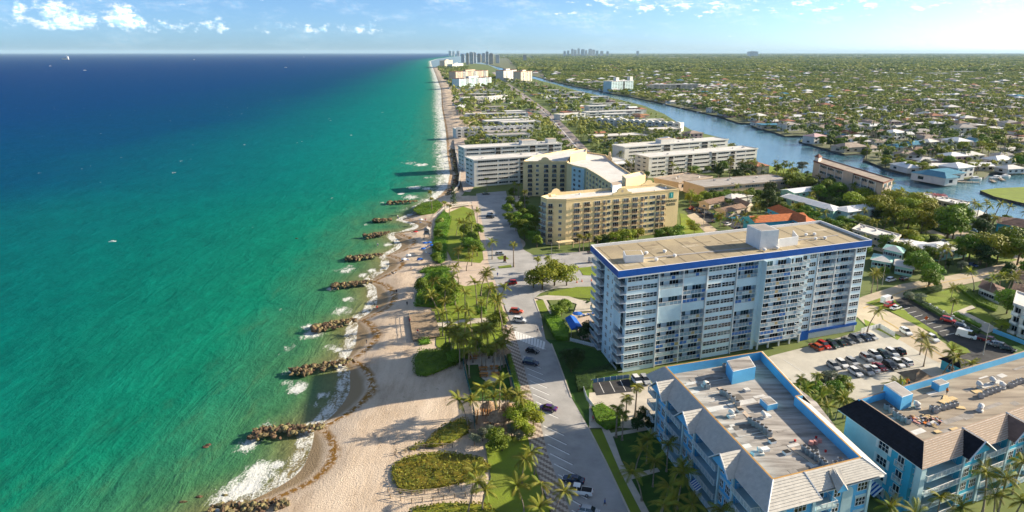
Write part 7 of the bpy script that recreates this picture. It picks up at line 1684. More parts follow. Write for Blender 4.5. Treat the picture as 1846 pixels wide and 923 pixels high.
for px, py, rz, k, c, lab in ((960, 632, bay + .35, 'hatch', 'black', 'black car parked in the shade nearest the zebra hatching'), (957, 653, bay + .35, 'suv', 'dark blue', 'dark blue car parked in the shade beside the chequered walk'), (988, 735, bay + math.pi + .4, 'sedan', 'purple', 'dark purple car in the sun under the overhanging tree'),
                              (1034, 864, bay + math.pi + .45, 'sedan', 'dark blue', 'dark blue sedan parked above the white pickup'), (1043, 884, bay + math.pi + .5, 'pickup', 'white', 'white pickup truck with a black bed in the shaded bays'), (1062, 921, bay + .45, 'hatch', 'silver', 'pale car cut off by the bottom edge in the bays'),
                              (921, 510, math.pi + .2, 'suv', 'red', 'red car parked by the palm lawn under the palms'), (931, 561, bay + .5, 'suv', 'orange red', 'orange red car parked beside the palm lawn'), (937, 577, bay + .4, 'suv', 'white', 'white SUV parked just below the orange red car'), (950, 499, rad(80), 'van', 'white', 'white van waiting at the street corner by the sea grape tree'),
                              (901, 457, .1, 'hatch', 'silver', 'silver car at the kerb near the traffic island'), (885, 387, -.2, 'suv', 'white', 'white car above the dark one in the far beach car park'), (884, 391, -.2, 'suv', 'black', 'black car below the white one in the far beach car park'), (876, 349, .2, 'sedan', 'dark green', 'dark green car at the far end of the beach car park'),
                              (1068, 454, .3, 'sedan', 'grey', 'grey car on the street behind the tower corner'), (1072, 470, .35, 'van', 'silver', 'silver van half hidden behind the tower corner')):
    car(px, py, rz, k, c, lab, 'cars along the beach road')
for i, (px, py, k, c) in enumerate(((1148, 686, 'suv', 'white'), (1163, 685, 'suv', 'silver'))): car(px, py, px_dir((1140, 680), (1150, 692)), k, c, f'{c} car parked in the driveway beside the near blue house', 'cars in the driveway')
row1 = [(1471, 625, 'suv', 'orange red'), (1485, 622, 'suv', 'red'), (1500, 621, 'suv', 'dark green'), (1514, 617, 'sedan', 'dark green'), (1529, 614, 'sedan', 'grey'), (1543, 610, 'suv', 'grey'), (1558, 608, 'sedan', 'dark blue'), (1570, 606, 'sedan', 'silver')]
row2 = [(1503, 660, 'suv', 'silver'), (1518, 656, 'suv', 'white'), (1536, 653, 'suv', 'silver'), (1562, 645, 'suv', 'silver'), (1577, 640, 'suv', 'white'), (1592, 639, 'suv', 'dark green'), (1608, 636, 'suv', 'white'), (1620, 633, 'suv', 'black')]
row3 = [(1542, 671, 'suv', 'white'), (1560, 667, 'pickup', 'silver'), (1574, 664, 'sedan', 'white'), (1586, 661, 'sedan', 'dark red'), (1604, 659, 'suv', 'black'), (1618, 655, 'suv', 'white'), (1632, 652, 'suv', 'white')]
d1 = px_dir((1460, 620), (1482, 632)); d2 = px_dir((1495, 655), (1511, 666))
for lst, d, w_ in ((row1, d1, 'under the blue band of the tower'), (row2, d2, 'in the upper middle row of the tower car park'), (row3, d2, 'in the lower middle row of the tower car park')):
    for px, py, k, c in lst: car(px, py, d + R.uniform(-.05, .05) + (math.pi if R.random() < .3 else 0), k, c, f'{c} {"SUV" if k == "suv" else "pickup" if k == "pickup" else "car"} {w_}', 'cars in the tower car park')
dl = px_dir((1640, 600), (1625, 606))
for px, py, rz, k, c, lab in ((1599, 542, 'r', 'van', 'white', 'white minivan topmost in the dark car park'), (1604, 549, 'r', 'suv', 'red', 'red car below the white minivan in the dark car park'), (1615, 554, 'r', 'sedan', 'white', 'white sedan third down in the dark car park'), (1710, 577, 'r2', 'suv', 'red', 'red car alone by the hedge of the dark car park'), (1734, 589, 'r2', 'suv', 'black', 'black car between the red one and the van'),
                              (1742, 605, 'r2', 'van', 'white', 'white delivery van in the dark car park'), (1782, 613, 'r2', 'pickup', 'dark red', 'dark red pickup beside the blue fence'), (1794, 620, 'r2', 'sedan', 'silver', 'silver car next to the dark red pickup'), (1806, 624, 'r2', 'suv', 'grey', 'grey car by the fence beyond the silver one'), (1816, 628, 'r2', 'sedan', 'black', 'black car last by the fence'), (1633, 598, 's', 'suv', 'white', 'white SUV driving on the street beside the tower'), (1681, 610, 's', 'suv', 'white', 'white car on the street half behind the palm'),
                              (1606, 504, 'r', 'suv', 'white', 'white car in the yard by the mint house'), (1630, 502, 'r', 'sedan', 'black', 'black car in the yard by the mint house'), (1818, 493, 'e', 'suv', 'white', 'white car on the street at the right edge'), (1752, 477, 'e', 'sedan', 'blue', 'blue car parked by the white hip roof'),
                              (1773, 424, 'e', 'sedan', 'silver', 'silver car left of the pair on the sunny street'), (1790, 428, 'e', 'suv', 'white', 'white car of the pair on the sunny street'), (1757, 416, 'e', 'sedan', 'sky blue', 'pale blue car in the shade by the white roof'), (1701, 435, 'e', 'sedan', 'white', 'white car behind the low white house'), (1802, 430, 'e', 'suv', 'black', 'black car at the end of the sunny street pair'),
                              (1680, 396, 'e', 'suv', 'dark blue', 'dark blue car under the trees by the canal flats'), (1690, 399, 'e', 'sedan', 'silver', 'silver car under the trees by the canal flats')):
    rr_ = {'r': px_dir((1606, 545), (1620, 541)), 'r2': px_dir((1700, 576), (1720, 581)), 's': px_dir((1625, 593), (1645, 605)), 'e': px_dir((1780, 425), (1800, 430))}[rz]
    car(px, py, rr_, k, c, lab, 'cars around the side streets')
for px, py, k, c in ((1248, 375, 'suv', 'red'), (1256, 378, 'suv', 'black'), (1264, 380, 'suv', 'black'), (1272, 385, 'sedan', 'grey'), (1332, 392, 'suv', 'white'), (1345, 397, 'suv', 'dark red'), (1352, 400, 'suv', 'white'), (1361, 402, 'suv', 'white'), (1330, 411, 'sedan', 'black'), (1312, 404, 'sedan', 'white'), (1290, 398, 'suv', 'blue')):
    car(px, py, px_dir((1250, 375), (1262, 372)) + R.uniform(-.1, .1), k, c, f'{c} car parked between the hotel and motel', 'cars by the motel')
for i in range(26):
    t = (i + .5) / 26; k = t * (len(av) - 5); j = int(k); f = k - j; p = (av[j][0] + (av[j + 1][0] - av[j][0]) * f, av[j][1] + (av[j + 1][1] - av[j][1]) * f); rz = math.atan2(av[j + 1][1] - av[j][1], av[j + 1][0] - av[j][0]); off = R.choice((-5.5, -2.5, 2.5, 5.5))
    car(0, 0, rz + (math.pi if off < 0 else 0), R.choice(('suv', 'sedan', 'hatch')), R.choice(('white', 'silver', 'black', 'grey', 'red')), 'small car driving on the avenue', 'cars driving on the avenue', xy=(p[0] - math.sin(rz) * off, p[1] + math.cos(rz) * off))
for i in range(16):
    px, py = 1135 + (i % 8) * 5 + R.uniform(-1, 1), 300 + (i // 8) * 5; car(px, py, R.uniform(0, 3), 'suv', R.choice(('white', 'silver', 'black', 'red')), 'small car in the car park before the canal condos', 'cars by the canal condos')

# ------------------------------------------------------------------ people: one continuous skinned body, clothes and hair as children
m_skin = mat('skin', (.45, .27, .18), .6, .05, 3); m_hair = mat('dark_hair', (.03, .02, .015), .7, .1, 5)
CL = {n: mat('cloth_' + n, c, .9, .08, 4) for n, c in (('white', (.7, .7, .7)), ('black', (.03, .03, .035)), ('blue', (.06, .12, .35)), ('red', (.5, .04, .04)), ('orange', (.75, .2, .03)), ('grey', (.25, .25, .26)), ('yellow', (.7, .55, .06)))}
PB = {}
def person_mesh(pose):
    if pose in PB: return PB[pose]
    st_ = {'stand': (.10, -.06, .10, 0), 'walk': (.28, -.26, .22, 0), 'work': (.2, -.2, .5, .5)}[pose]; lf, lb, arm, bend = st_
    V, E, Rr = [], [], []
    def add(p, r, par):
        V.append(p); Rr.append(r)
        if par is not None: E.append((par, len(V) - 1))
        return len(V) - 1
    pel = add((0, 0, .95), .13, None); ch = add((bend * .35, 0, 1.32 - bend * .1), .15, pel); nk = add((bend * .5, 0, 1.50 - bend * .12), .065, ch); hd = add((bend * .56 + .02, 0, 1.64 - bend * .12), .10, nk); add((bend * .6 + .01, 0, 1.76 - bend * .12), .075, hd)
    fz = add((bend * .56 + .11, 0, 1.63 - bend * .12), .022, hd)
    for s, f in ((1, lf), (-1, lb)):
        h_ = add((0, s * .09, .90), .10, pel); k = add((f * .55 + .03, s * .10, .50), .065, h_); a = add((f, s * .10, .09), .045, k); add((f + .16, s * .11, .04), .035, a)
    for s, f in ((1, -1), (-1, 1)):
        sh = add((bend * .45, s * .19, 1.43 - bend * .12), .06, ch); el = add((bend * .5 - .02 + f * arm * .3, s * .25, 1.15 - bend * .1), .045, sh); wr = add((bend * .6 + .08 + f * arm * .6, s * .25, .92 - bend * .02), .033, el); pm = add((bend * .6 + .10 + f * arm * .62, s * .25, .84), .034, wr)
        b = V[pm]
        for q in range(4): t1 = add((b[0] - .03 + q * .02, b[1], b[2] - .05 - .01 * (q in (1, 2))), .010, pm); add((V[t1][0] + .012, b[1] - s * .01, V[t1][2] - .035), .008, t1)
        t1 = add((b[0] + .045, b[1] - s * .012, b[2] - .005), .010, pm); add((b[0] + .055, b[1] - s * .016, b[2] - .04), .008, t1)
    me = bpy.data.meshes.new('body'); me.from_pydata(V, E, []); ob = bpy.data.objects.new('tmp', me); COL.objects.link(ob)
    md = ob.modifiers.new('s', 'SKIN'); sk = me.skin_vertices[0].data
    for i, r in enumerate(Rr): sk[i].radius = (r, r)
    sk[0].use_root = True; ob.modifiers.new('u', 'SUBSURF').levels = 1; bpy.context.view_layer.update()
    ev = bpy.data.meshes.new_from_object(ob.evaluated_get(bpy.context.evaluated_depsgraph_get())); bpy.data.objects.remove(ob); ev.materials.clear(); ev.materials.append(m_skin); ev.name = 'body'
    def shell(lo, hi, maxy, infl, nm):
        vs = [v.co.copy() + v.normal * infl for v in ev.vertices]; fs = [tuple(p.vertices) for p in ev.polygons if all(lo < ev.vertices[i].co.z < hi and abs(ev.vertices[i].co.y) < maxy for i in p.vertices)]
        use = sorted({i for f in fs for i in f}); mp = {i: k for k, i in enumerate(use)}; m2 = bpy.data.meshes.new(nm); m2.from_pydata([vs[i] for i in use], [], [tuple(mp[i] for i in f) for f in fs]); m2.materials.append(CL['white']); return m2
    top = shell(.93, 1.52 - bend * .1, .34, .022, 'shirt'); low = shell(.42, 1.0, .24, .028, 'trousers'); hair = shell(1.66 - bend * .12, 2, .3, .018, 'hair'); hair.materials.clear(); hair.materials.append(m_hair)
    PB[pose] = (ev, top, low, hair); return PB[pose]
def person(px, py, pose, top, low, label, z=0.0, rz=None, group='people'):
    x, y = G(px, py, z); t = thing('person', label, 'person', (x, y, z), group, R.uniform(0, 6.28) if rz is None else rz); b, s_, l_, h_ = person_mesh(pose)
    part('body', b, t); part('shirt', s_, t, m=CL[top]); part('trousers', l_, t, m=CL[low]); part('hair', h_, t)
for px, py, pose, a, b, lab, z in ((741, 487, 'walk', 'blue', 'black', 'person in blue walking on the beach past the loungers', -.1), (715, 529, 'walk', 'black', 'black', 'person in black walking along the beach below the thicket', -.1), (680, 559, 'stand', 'red', 'black', 'person in red near the wrack line on the shaded sand', -.2), (681, 444, 'stand', 'white', 'blue', 'bather standing in the shallows of the cove', -1.5), (718, 396, 'stand', 'blue', 'grey', 'person by the far groyne at the water', -1.0), (717, 393, 'stand', 'white', 'black', 'person in white by the far groyne at the water', -1.0), (767, 399, 'walk', 'red', 'blue', 'person walking toward the lifeguard hut', 0),
                                   (753, 602, 'stand', 'red', 'white', 'person in red leaning at the deck edge', .75), (739, 582, 'stand', 'red', 'black', 'person in red on the left of the deck', .75), (734, 551, 'stand', 'black', 'black', 'person in black at the corner of the deck', .75), (897, 498, 'walk', 'blue', 'blue', 'person in blue walking on the plaza by the palms', .1), (912, 594, 'stand', 'blue', 'red', 'person in blue at the top of the chequered walk', .15), (969, 597, 'walk', 'white', 'black', 'person in white crossing the road by the tall hedge', .1), (977, 596, 'walk', 'grey', 'blue', 'person in grey crossing the road by the tall hedge', .1),
                                   (1069, 760, 'walk', 'red', 'grey', 'person in red by the driveway gate', .1), (1090, 912, 'walk', 'blue', 'black', 'person in blue walking in the shaded bays', .1), (661, 620, 'stand', 'black', 'grey', 'person sitting out on the sand left of the deck', -.2)):
    person(px, py, pose, a, b, lab, z)
for px, py, pose, a, b, lab in ((1634, 694, 'work', 'orange', 'orange', 'worker in orange at the ladder on the blue parapet'), (1626, 695, 'work', 'yellow', 'grey', 'worker in yellow behind the ladder at the blue parapet'), (1706, 711, 'stand', 'orange', 'black', 'worker in orange standing in the middle of the stripped roof'), (1644, 762, 'work', 'orange', 'blue', 'worker in orange beside the heap of debris')):
    person(px, py, pose, a, b, lab, 13.95 if px > 1640 else 15.6, group='workers on the roof')

# ------------------------------------------------------------------ deck, huts, tables, fences on the beach side
def posts_fence(name, label, pts, h, gap, m, rails=(.5, .95), cat='fence', th=.08, slats=False, z=0.0, mr_=None, group=None):
    """a fence of separate posts with rails (or boards) along world points"""
    t = thing(name, label, cat, (*pts[0], z), group); o = pts[0]; pm = MB(); pm.box(-th, th, -th, th, 0, h, m); pm = pm.mesh('post')
    for (ax, ay), (bx, by) in zip(pts[:-1], pts[1:]):
        L_ = math.hypot(bx - ax, by - ay); n = max(1, round(L_ / gap)); rz = math.atan2(by - ay, bx - ax)
        for i in range(n + (1 if (bx, by) == pts[-1] else 0)): part('post', pm, t, (ax - o[0] + (bx - ax) * i / n, ay - o[1] + (by - ay) * i / n, 0), rz)
        fr = Fr((ax - o[0], ay - o[1]), (bx - ax, by - ay))
        if slats:
            q = MB(); k = max(2, int(L_ / .22)); 
            for i in range(k): q.box(L_ * i / k + .01, L_ * (i + .8) / k, -.03, .03, .05, h - .05, mr_ or m, fr=fr, bottom=False)
            ob = bpy.data.objects.new('boards', q.mesh('boards')); COL.objects.link(ob); ob.parent = t; ob['kind'] = 'stuff'
        else:
            for r in rails: q = MB(); q.box(0, L_, -.035, .035, r * h - .04, r * h + .04, mr_ or m, fr=fr); ob = bpy.data.objects.new('rail', q.mesh('rail')); COL.objects.link(ob); ob.parent = t
    return t
def deck():
    c = GP([(737, 567), (787, 563), (794, 605), (744, 613)], .7); o = c[0]; t = thing('beach_deck', 'grey brown wooden deck with a rail standing over the sand', 'deck', (*o, 0))
    fr = Fr(c[3], (c[2][0] - c[3][0], c[2][1] - c[3][1]), (c[0][0] - c[3][0], c[0][1] - c[3][1])); W, D = math.dist(c[2], c[3]), math.dist(c[0], c[3])
    n = int(D / .42)
    for i in range(n):
        q = MB(); q.box(0, W, D * i / n, D * (i + .93) / n, .58, .70 + R.uniform(0, .012), m_wood, fr=fr); q.build('plank', t)
    for x in np.linspace(.3, W - .3, 6):
        for y in (.3, D - .3): q = MB(); q.box(x - .12, x + .12, y - .12, y + .12, -1, .579, m_wood, fr=fr); q.build('pile', t)
    for a, b in (((0, .05), (W * .82, .05)), ((.05, 0), (.05, D)), ((.1, D - .05), (W, D - .05))):
        L_ = math.dist(a, b); k = int(L_ / 1.5)
        for i in range(k + 1): x, y = a[0] + (b[0] - a[0]) * i / k, a[1] + (b[1] - a[1]) * i / k; q = MB(); q.box(x - .05, x + .05, y - .05, y + .05, .7, 1.75, m_wood, fr=fr); q.build('rail_post', t)
        for z in (1.2, 1.7): q = MB(); pa, pb_ = fr.p(*a, z), fr.p(*b, z); q.tube([pa, pb_], .05, 4, m_wood); q.build('rail', t)
    keep(c)
deck()
m_thatch = mat('thatch', (.40, .27, .17), .95, .25, 1.5, bump=.6, bscale=8)
def hut(px, py, r, h, lab, square=False):
    x, y = G(px, py, 2); t = thing('tiki_hut', lab, 'hut', (x, y, 0), 'thatched huts on the beach side'); q = MB()
    for i in range(8):                       # layered thatch, each ring a little proud of the next
        a, b = r * (1 - i / 8.2), r * (1 - (i + 1) / 8.2); z = 2.2 + h * i / 8; n = 18
        for k in range(n):
            t0, t1 = 2 * math.pi * k / n, 2 * math.pi * (k + 1) / n; j = 1 + .05 * math.sin(k * 5.3 + i); p = [(a * j * math.cos(t0), a * j * math.sin(t0), z), (a * j * math.cos(t1), a * j * math.sin(t1), z), (b * math.cos(t1), b * math.sin(t1), z + h / 7.4), (b * math.cos(t0), b * math.sin(t0), z + h / 7.4)]
            q.face(p, m_thatch); q.face([(p[0][0], p[0][1], z - .12), (p[1][0], p[1][1], z - .12), p[1], p[0]], m_thatch)
    part('thatched_roof', q.mesh('thatched_roof'), t); pm = MB(); pm.cyl((0, 0), .10, 0, 2.4, 6, m_wood); pm = pm.mesh('post')
    for k in range(6): part('post', pm, t, (r * .78 * math.cos(k * 1.047), r * .78 * math.sin(k * 1.047), 0))
hut(899, 752, 3.0, 1.9, 'biggest thatched hut with a ridge of tiles on the near side'); hut(916, 735, 1.9, 1.4, 'small round thatched hut beside the big one'); hut(882, 735, 2.4, 1.7, 'thatched hut half hidden behind the palms'); hut(908, 634, 2.2, 1.3, 'low thatched hut at the far end of the picnic yard')
def pergola():
    x, y = G(872, 750, 1.5); t = thing('pergola', 'orange timber pergola with open beams by the tiki huts', 'pergola', (x, y, 0))
    for a in (-1.6, 1.6):
        for b in (-1.2, 1.2): q = MB(); q.box(x + a - .1, x + a + .1, y + b - .1, y + b + .1, 0, 2.5, m_woodo); q.build('post', t)
    for k in range(7): q = MB(); q.box(x - 2.0 + k * .62, x - 1.86 + k * .62, y - 1.6, y + 1.6, 2.5, 2.65, m_woodo); q.build('beam', t)
pergola()
tbm = MB(); tbm.box(-.9, .9, -.4, .4, .70, .76, m_woodo); TB = [tbm.mesh('table_top')]; q = MB(); q.box(-.9, .9, -.14, .14, .42, .47, m_woodo); TB.append(q.mesh('bench')); q = MB(); q.box(-.06, .06, -.7, .7, 0, .7, m_woodo); TB.append(q.mesh('trestle'))
for px, py, lab in ((871, 664, 'picnic table in the far left of the four'), (891, 662, 'picnic table in the far right of the four'), (872, 675, 'picnic table in the near left of the four'), (893, 674, 'picnic table in the near right of the four'), (853, 644, 'picnic table alone at the far end of the yard')):
    x, y = G(px, py, .5); t = thing('picnic_table', 'orange brown timber ' + lab, 'picnic table', (x, y, .12), 'picnic tables in the yard', .1); s = 1.35
    part('table_top', TB[0], t, sc_=(s, s, 1))
    for b in (-.75, .75): part('bench', TB[1], t, (0, b * s, 0), sc_=(s, s, 1)); part('trestle', TB[2], t, (b * s * .8, 0, 0), sc_=(s, s, 1))
m_mesh = mat('green_fence_screen', (.06, .17, .15), .8, .1, 1.5)
posts_fence('screen_fence', 'green screened fence between sand and picnic yard', GP([(834, 650), (838, 672), (849, 716)]), 1.6, 2.0, m_mesh, slats=True, mr_=m_mesh)
posts_fence('screen_fence', 'green screened fence along the hedge of the picnic yard', GP([(910, 645), (916, 665), (925, 695), (930, 720)]), 1.4, 2.0, m_mesh, slats=True, mr_=m_mesh)
posts_fence('screen_fence', 'green screened fence on the sand side of the tiki huts', GP([(850, 716), (853, 745), (857, 783)]), 1.4, 2.0, m_mesh, slats=True, mr_=m_mesh)
posts_fence('bamboo_fence', 'brown bamboo fence closing the tiki hut garden', GP([(846, 785), (895, 781), (945, 777)]), 1.5, 2.0, m_wood, slats=True)
posts_fence('board_fence', 'wooden board fence at the top of the picnic yard', GP([(840, 648), (875, 640), (912, 637)]), 1.5, 2.0, m_wood, slats=True)
m_rope = mat('rope', (.50, .42, .30), .9, .1, 3)
for k, (pts, lab) in enumerate((([(700, 886), (742, 892), (790, 888), (852, 880)], 'rope fence on the upper side of the sandy path'), ([(704, 898), (742, 906), (800, 900), (858, 892)], 'rope fence on the lower side of the sandy path'), ([(714, 816), (735, 812), (780, 806), (816, 807)], 'rope fence above the dune oval'), ([(712, 820), (732, 816), (738, 822)], 'low timber fence at the corner of the dune oval'))):
    posts_fence('rope_fence', lab, GP(pts, -.05), 1.0, 2.2, m_wood, (.55, .95), z=-.05, mr_=m_rope)
sheet('sandy_path', [(705, 891), (745, 898), (800, 893), (856, 885), (880, 893), (860, 890), (800, 899), (742, 902)], .02, mat('path_sand', (.60, .47, .34), .95, .12, .6)) if 0 else None
# lifeguard hut on stilts
def lifeguard():
    x, y = G(770, 428, 0); t = thing('lifeguard_hut', 'grey wooden lifeguard hut on stilts with a gabled roof', 'hut', (x, y, 0)); mw = mat('grey_boards', (.34, .33, .31), .85, .2, 1.5)
    for a in (-1.3, 1.3):
        for b in (-1.3, 1.3): q = MB(); q.box(x + a - .1, x + a + .1, y + b - .1, y + b + .1, -.1, 1.8, mw); q.build('stilt', t)
    q = MB(); q.box(x - 1.7, x + 1.7, y - 1.7, y + 1.7, 1.8, 1.95, mw); q.build('platform', t); q = MB(); q.box(x - 1.2, x + 1.2, y - 1.2, y + 1.2, 1.95, 4.0, mw); q.build('cabin', t)
    q = MB(); q.courses((x - 1.7, y - 1.7, 4.0), (x - 1.7, y + 1.7, 4.0), (x, y - 1.7, 5.1), (x, y + 1.7, 5.1), 4, m_roofg, .05); q.courses((x + 1.7, y - 1.7, 4.0), (x + 1.7, y + 1.7, 4.0), (x, y - 1.7, 5.1), (x, y + 1.7, 5.1), 4, m_roofg, .05); q.face([(x - 1.5, y - 1.2, 4), (x + 1.5, y - 1.2, 4), (x, y - 1.2, 5)], mw); q.build('roof', t)
    q = MB(); q.box(x - .7, x + .7, y - 1.23, y - 1.203, 2.7, 3.5, g_dark); q.build('window', t)
    q = MB(); q.prism([(x - 1.6, y - 1.7), (x - .9, y - 1.7), (x - .9, y - 4.0), (x - 1.6, y - 4.0)], 0, .1, mw); q.build('ramp', t)
lifeguard()
# stairs down the knoll
def stairs():
    p = GP([(782, 390), (800, 379), (812, 374), (850, 368)], .6); t = thing('beach_stairs', 'pale concrete stairs and handrails crossing the green knoll', 'stairs', (*p[0], 0)); a, b = p[0], p[1]
    for i in range(10):
        f = i / 10; q = MB(); c = (a[0] + (b[0] - a[0]) * f, a[1] + (b[1] - a[1]) * f); d = (a[0] + (b[0] - a[0]) * (f + .1), a[1] + (b[1] - a[1]) * (f + .1)); q.prism(ribbon([c, d], 2.0), -1, -.6 + f * 1.6, m_conc); q.build('step', t)
    q = MB(); q.prism(ribbon(p[1:], 2.0), .6, 1.0, m_conc); q.build('landing', t)
    for s in (-1, 1): q = MB(); q.tube([(x, y + s, z) for (x, y), z in zip(p, (.5, 2.0, 2.0, 2.0))], .07, 5, m_white); q.build('handrail', t)
stairs()
# parasols and loungers on the sand
def parasol_mesh(m, r, h):
    q = MB(); n = 8
    for i in range(n):
        a, b = 2 * math.pi * i / n, 2 * math.pi * (i + 1) / n; q.face([(r * math.cos(a), r * math.sin(a), h - .45), (r * math.cos(b), r * math.sin(b), h - .45), (0, 0, h)], m); q.face([(r * math.cos(a), r * math.sin(a), h - .6), (r * math.cos(b), r * math.sin(b), h - .6), (r * math.cos(b), r * math.sin(b), h - .45), (r * math.cos(a), r * math.sin(a), h - .45)], m)
    return q.mesh('canopy')
m_blu = mat('blue_canvas', (.02, .13, .50), .8, .08, 2); POLE = MB(); POLE.cyl((0, 0), .03, 0, 2.3, 6, m_wallw); POLE = POLE.mesh('pole')
PM = {'blue': parasol_mesh(m_blu, 1.2, 2.4), 'white': parasol_mesh(m_white, 1.2, 2.4), 'red': parasol_mesh(CL['red'], 1.2, 2.4)}
LG = MB(); LG.box(-.3, .3, -.9, .3, .28, .36, m_white); LGs = LG.mesh('seat'); q = MB(); q.face([(-.3, .3, .33), (.3, .3, .33), (.3, .85, .8), (-.3, .85, .8)], m_white); q.face([(-.3, .3, .28), (.3, .3, .28), (.3, .88, .75), (-.3, .88, .75)], m_white); LGb = q.mesh('backrest'); q = MB(); q.box(-.03, .03, -.03, .03, 0, .28, m_metal); LGl = q.mesh('leg')
def lounger(px, py, lab, grp, m=None, z=0.0, rz=None):
    x, y = G(px, py, z); t = thing('sun_lounger', lab, 'sun lounger', (x, y, z), grp, R.uniform(0, 6) if rz is None else rz); part('seat', LGs, t, m=m); part('backrest', LGb, t, m=m)
    for a in (-.25, .25):
        for b in (-.8, .2): part('leg', LGl, t, (a, b, 0))
for px, py, c, lab in ((774, 436, 'blue', 'blue beach parasol in the cluster under the green scrub'), (766, 437, 'blue', 'blue parasol left of the cluster by the scrub'), (778, 441, 'blue', 'blue parasol nearest the scrub belt'), (757, 466, 'blue', 'single blue parasol in the middle of the sand'), (736, 459, 'white', 'white parasol higher on the open sand'), (728, 466, 'white', 'white parasol with dark loungers on the open sand'), (759, 395, 'white', 'small white parasol above the lifeguard hut'), (749, 417, 'red', 'red parasol at the far end of the beach'), (763, 447, 'blue', 'blue parasol below the lifeguard hut')):
    x, y = G(px, py, 2); t = thing('beach_parasol', lab, 'parasol', (x, y, -.08), 'beach parasols', R.uniform(0, 1)); part('pole', POLE, t); part('canopy', PM[c], t)
for i, (px, py) in enumerate(((724, 472), (730, 470), (734, 469), (708, 494), (712, 493), (754, 470), (761, 470), (740, 463), (770, 446), (776, 448), (768, 456), (774, 458), (744, 420), (752, 421), (758, 402))): lounger(px, py, 'small lounger on the sand', 'loungers on the sand', [CL['black'], m_white, m_blu][i % 3], -.05)
# pool terrace of the tower: blue canopy, umbrella, loungers and pool
def pool():
    c = GP([(1019, 573), (1036, 570), (1051, 590), (1030, 594)], 2.6); t = thing('canopy_shelter', 'bright blue canopy shelter on the pool terrace', 'canopy', (*c[0], 0)); ridge = [((c[0][0] + c[1][0]) / 2, (c[0][1] + c[1][1]) / 2, 3.3), ((c[2][0] + c[3][0]) / 2, (c[2][1] + c[3][1]) / 2, 3.3)]
    q = MB(); q.face([(*c[0], 2.6), (*c[3], 2.6), ridge[1], ridge[0]], m_blu); q.face([(*c[1], 2.6), (*c[2], 2.6), ridge[1], ridge[0]], m_blu); q.face([(*c[3], 2.6), (*c[2], 2.6), ridge[1]], m_blu); q.face([(*c[0], 2.6), (*c[1], 2.6), ridge[0]], m_blu)
    for a, b in zip(c, c[1:] + c[:1]): q.face([(*a, 2.6), (*b, 2.6), (*b, 2.3), (*a, 2.3)], m_blu)
    q.build('canopy', t)
    for p in c: q = MB(); q.cyl(p, .06, 0, 2.6, 6, m_white); q.build('post', t)
    x, y = G(1041, 565, 2); t = thing('pool_umbrella', 'round blue umbrella on the pool terrace behind the canopy', 'umbrella', (x, y, .1)); part('pole', POLE, t); part('canopy', PM['blue'], t, sc_=(1.4, 1.4, 1))
    struct(sheet('pool', [(1062, 584), (1080, 581), (1084, 600), (1068, 606)], .13, m_pool))
    for i in range(7): lounger(1048 + i * 4.2, 571 - i * .9, 'blue white lounger in the row beside the pool', 'loungers by the tower pool', m_blu if i % 2 else m_white, .11, 3.3)
    posts_fence('pool_wall_fence', 'white wall fence around the pool terrace', GP([(1028, 615), (1052, 621), (1080, 628)]), 1.2, 2.5, m_white, slats=True)
pool()
# monument sign, lamp posts, cones, gate walls and other street things
def sign_pillar():
    x, y = G(910, 473, 0); t = thing('monument_sign', 'brown pillar sign on the small traffic island', 'sign', (x, y, .1)); mb_ = mat('sign_brown', (.22, .11, .05), .8, .1, 1); q = MB(); q.box(x - .9, x + .9, y - .4, y + .4, 0, .5, m_conc); q.build('base', t); q = MB(); q.box(x - .55, x + .55, y - .28, y + .28, .5, 3.0, mb_); q.build('pillar', t); q = MB(); q.box(x - .65, x + .65, y - .35, y + .35, 3.0, 3.2, m_conc); q.build('cap', t)
    sheet('grass_island', [(898, 480), (921, 477), (923, 482), (900, 484)], .13, m_lawn); sheet('grass_island', [(896, 463), (910, 460), (918, 467), (900, 468)], .13, m_lawn)
sign_pillar()
def lamp(px, py, h, lab, arm=1.2, group='street lamps'):
    x, y = G(px, py, 0); t = thing('street_lamp', lab, 'street lamp', (x, y, .05), group); q = MB(); q.tube([(x, y, 0), (x, y, h * .6), (x, y, h)], [.11, .09, .07], 6, m_roofg); q.build('pole', t); q = MB(); q.tube([(x, y, h), (x - arm, y, h + .15)], .05, 5, m_roofg); q.build('arm', t); q = MB(); q.box(x - arm - .5, x - arm, y - .12, y + .12, h + .08, h + .22, m_metal); q.build('lamp_head', t)
for px, py, h, lab in ((994, 470, 8, 'lamp post at the corner by the hotel gate'), (1267, 418, 13, 'tall pale pole between the hotel and the motel'), (1318, 421, 9, 'pole beside the motel entry'), (1159, 330, 10, 'pole left of the canal condo'), (1400, 308, 11, 'tall pole on the canal lawn'), (1772, 640, 10, 'pale pole at the fence behind the blue parapet'), (1590, 515, 9, 'pole in the yard behind the tower end'), (1697, 470, 9, 'utility pole by the white hip roof'), (1781, 540, 8, 'pole in front of the brown roof'), (1018, 480, 3, 'low sign pole on the street behind the corner trees')):
    lamp(px, py, h, lab)
mo = mat('orange_plastic', (.72, .14, .03), .6, .05, 1); q = MB(); q.box(-.25, .25, -.25, .25, 0, .05, mo); cb_ = q.mesh('base'); q = MB(); q.cyl((0, 0), .17, .05, .85, 8, mo, r2=.04); cc_ = q.mesh('cone')
for i, (px, py) in enumerate(((1031, 505), (1049, 507), (1066, 506), (1040, 509))): x, y = G(px, py, .2); t = thing('traffic_cone', 'orange traffic cone on the street behind the tower trees', 'traffic cone', (x, y, .06), 'traffic cones'); part('base', cb_, t); part('cone', cc_, t, sc_=(1.3, 1.3, 1.3))
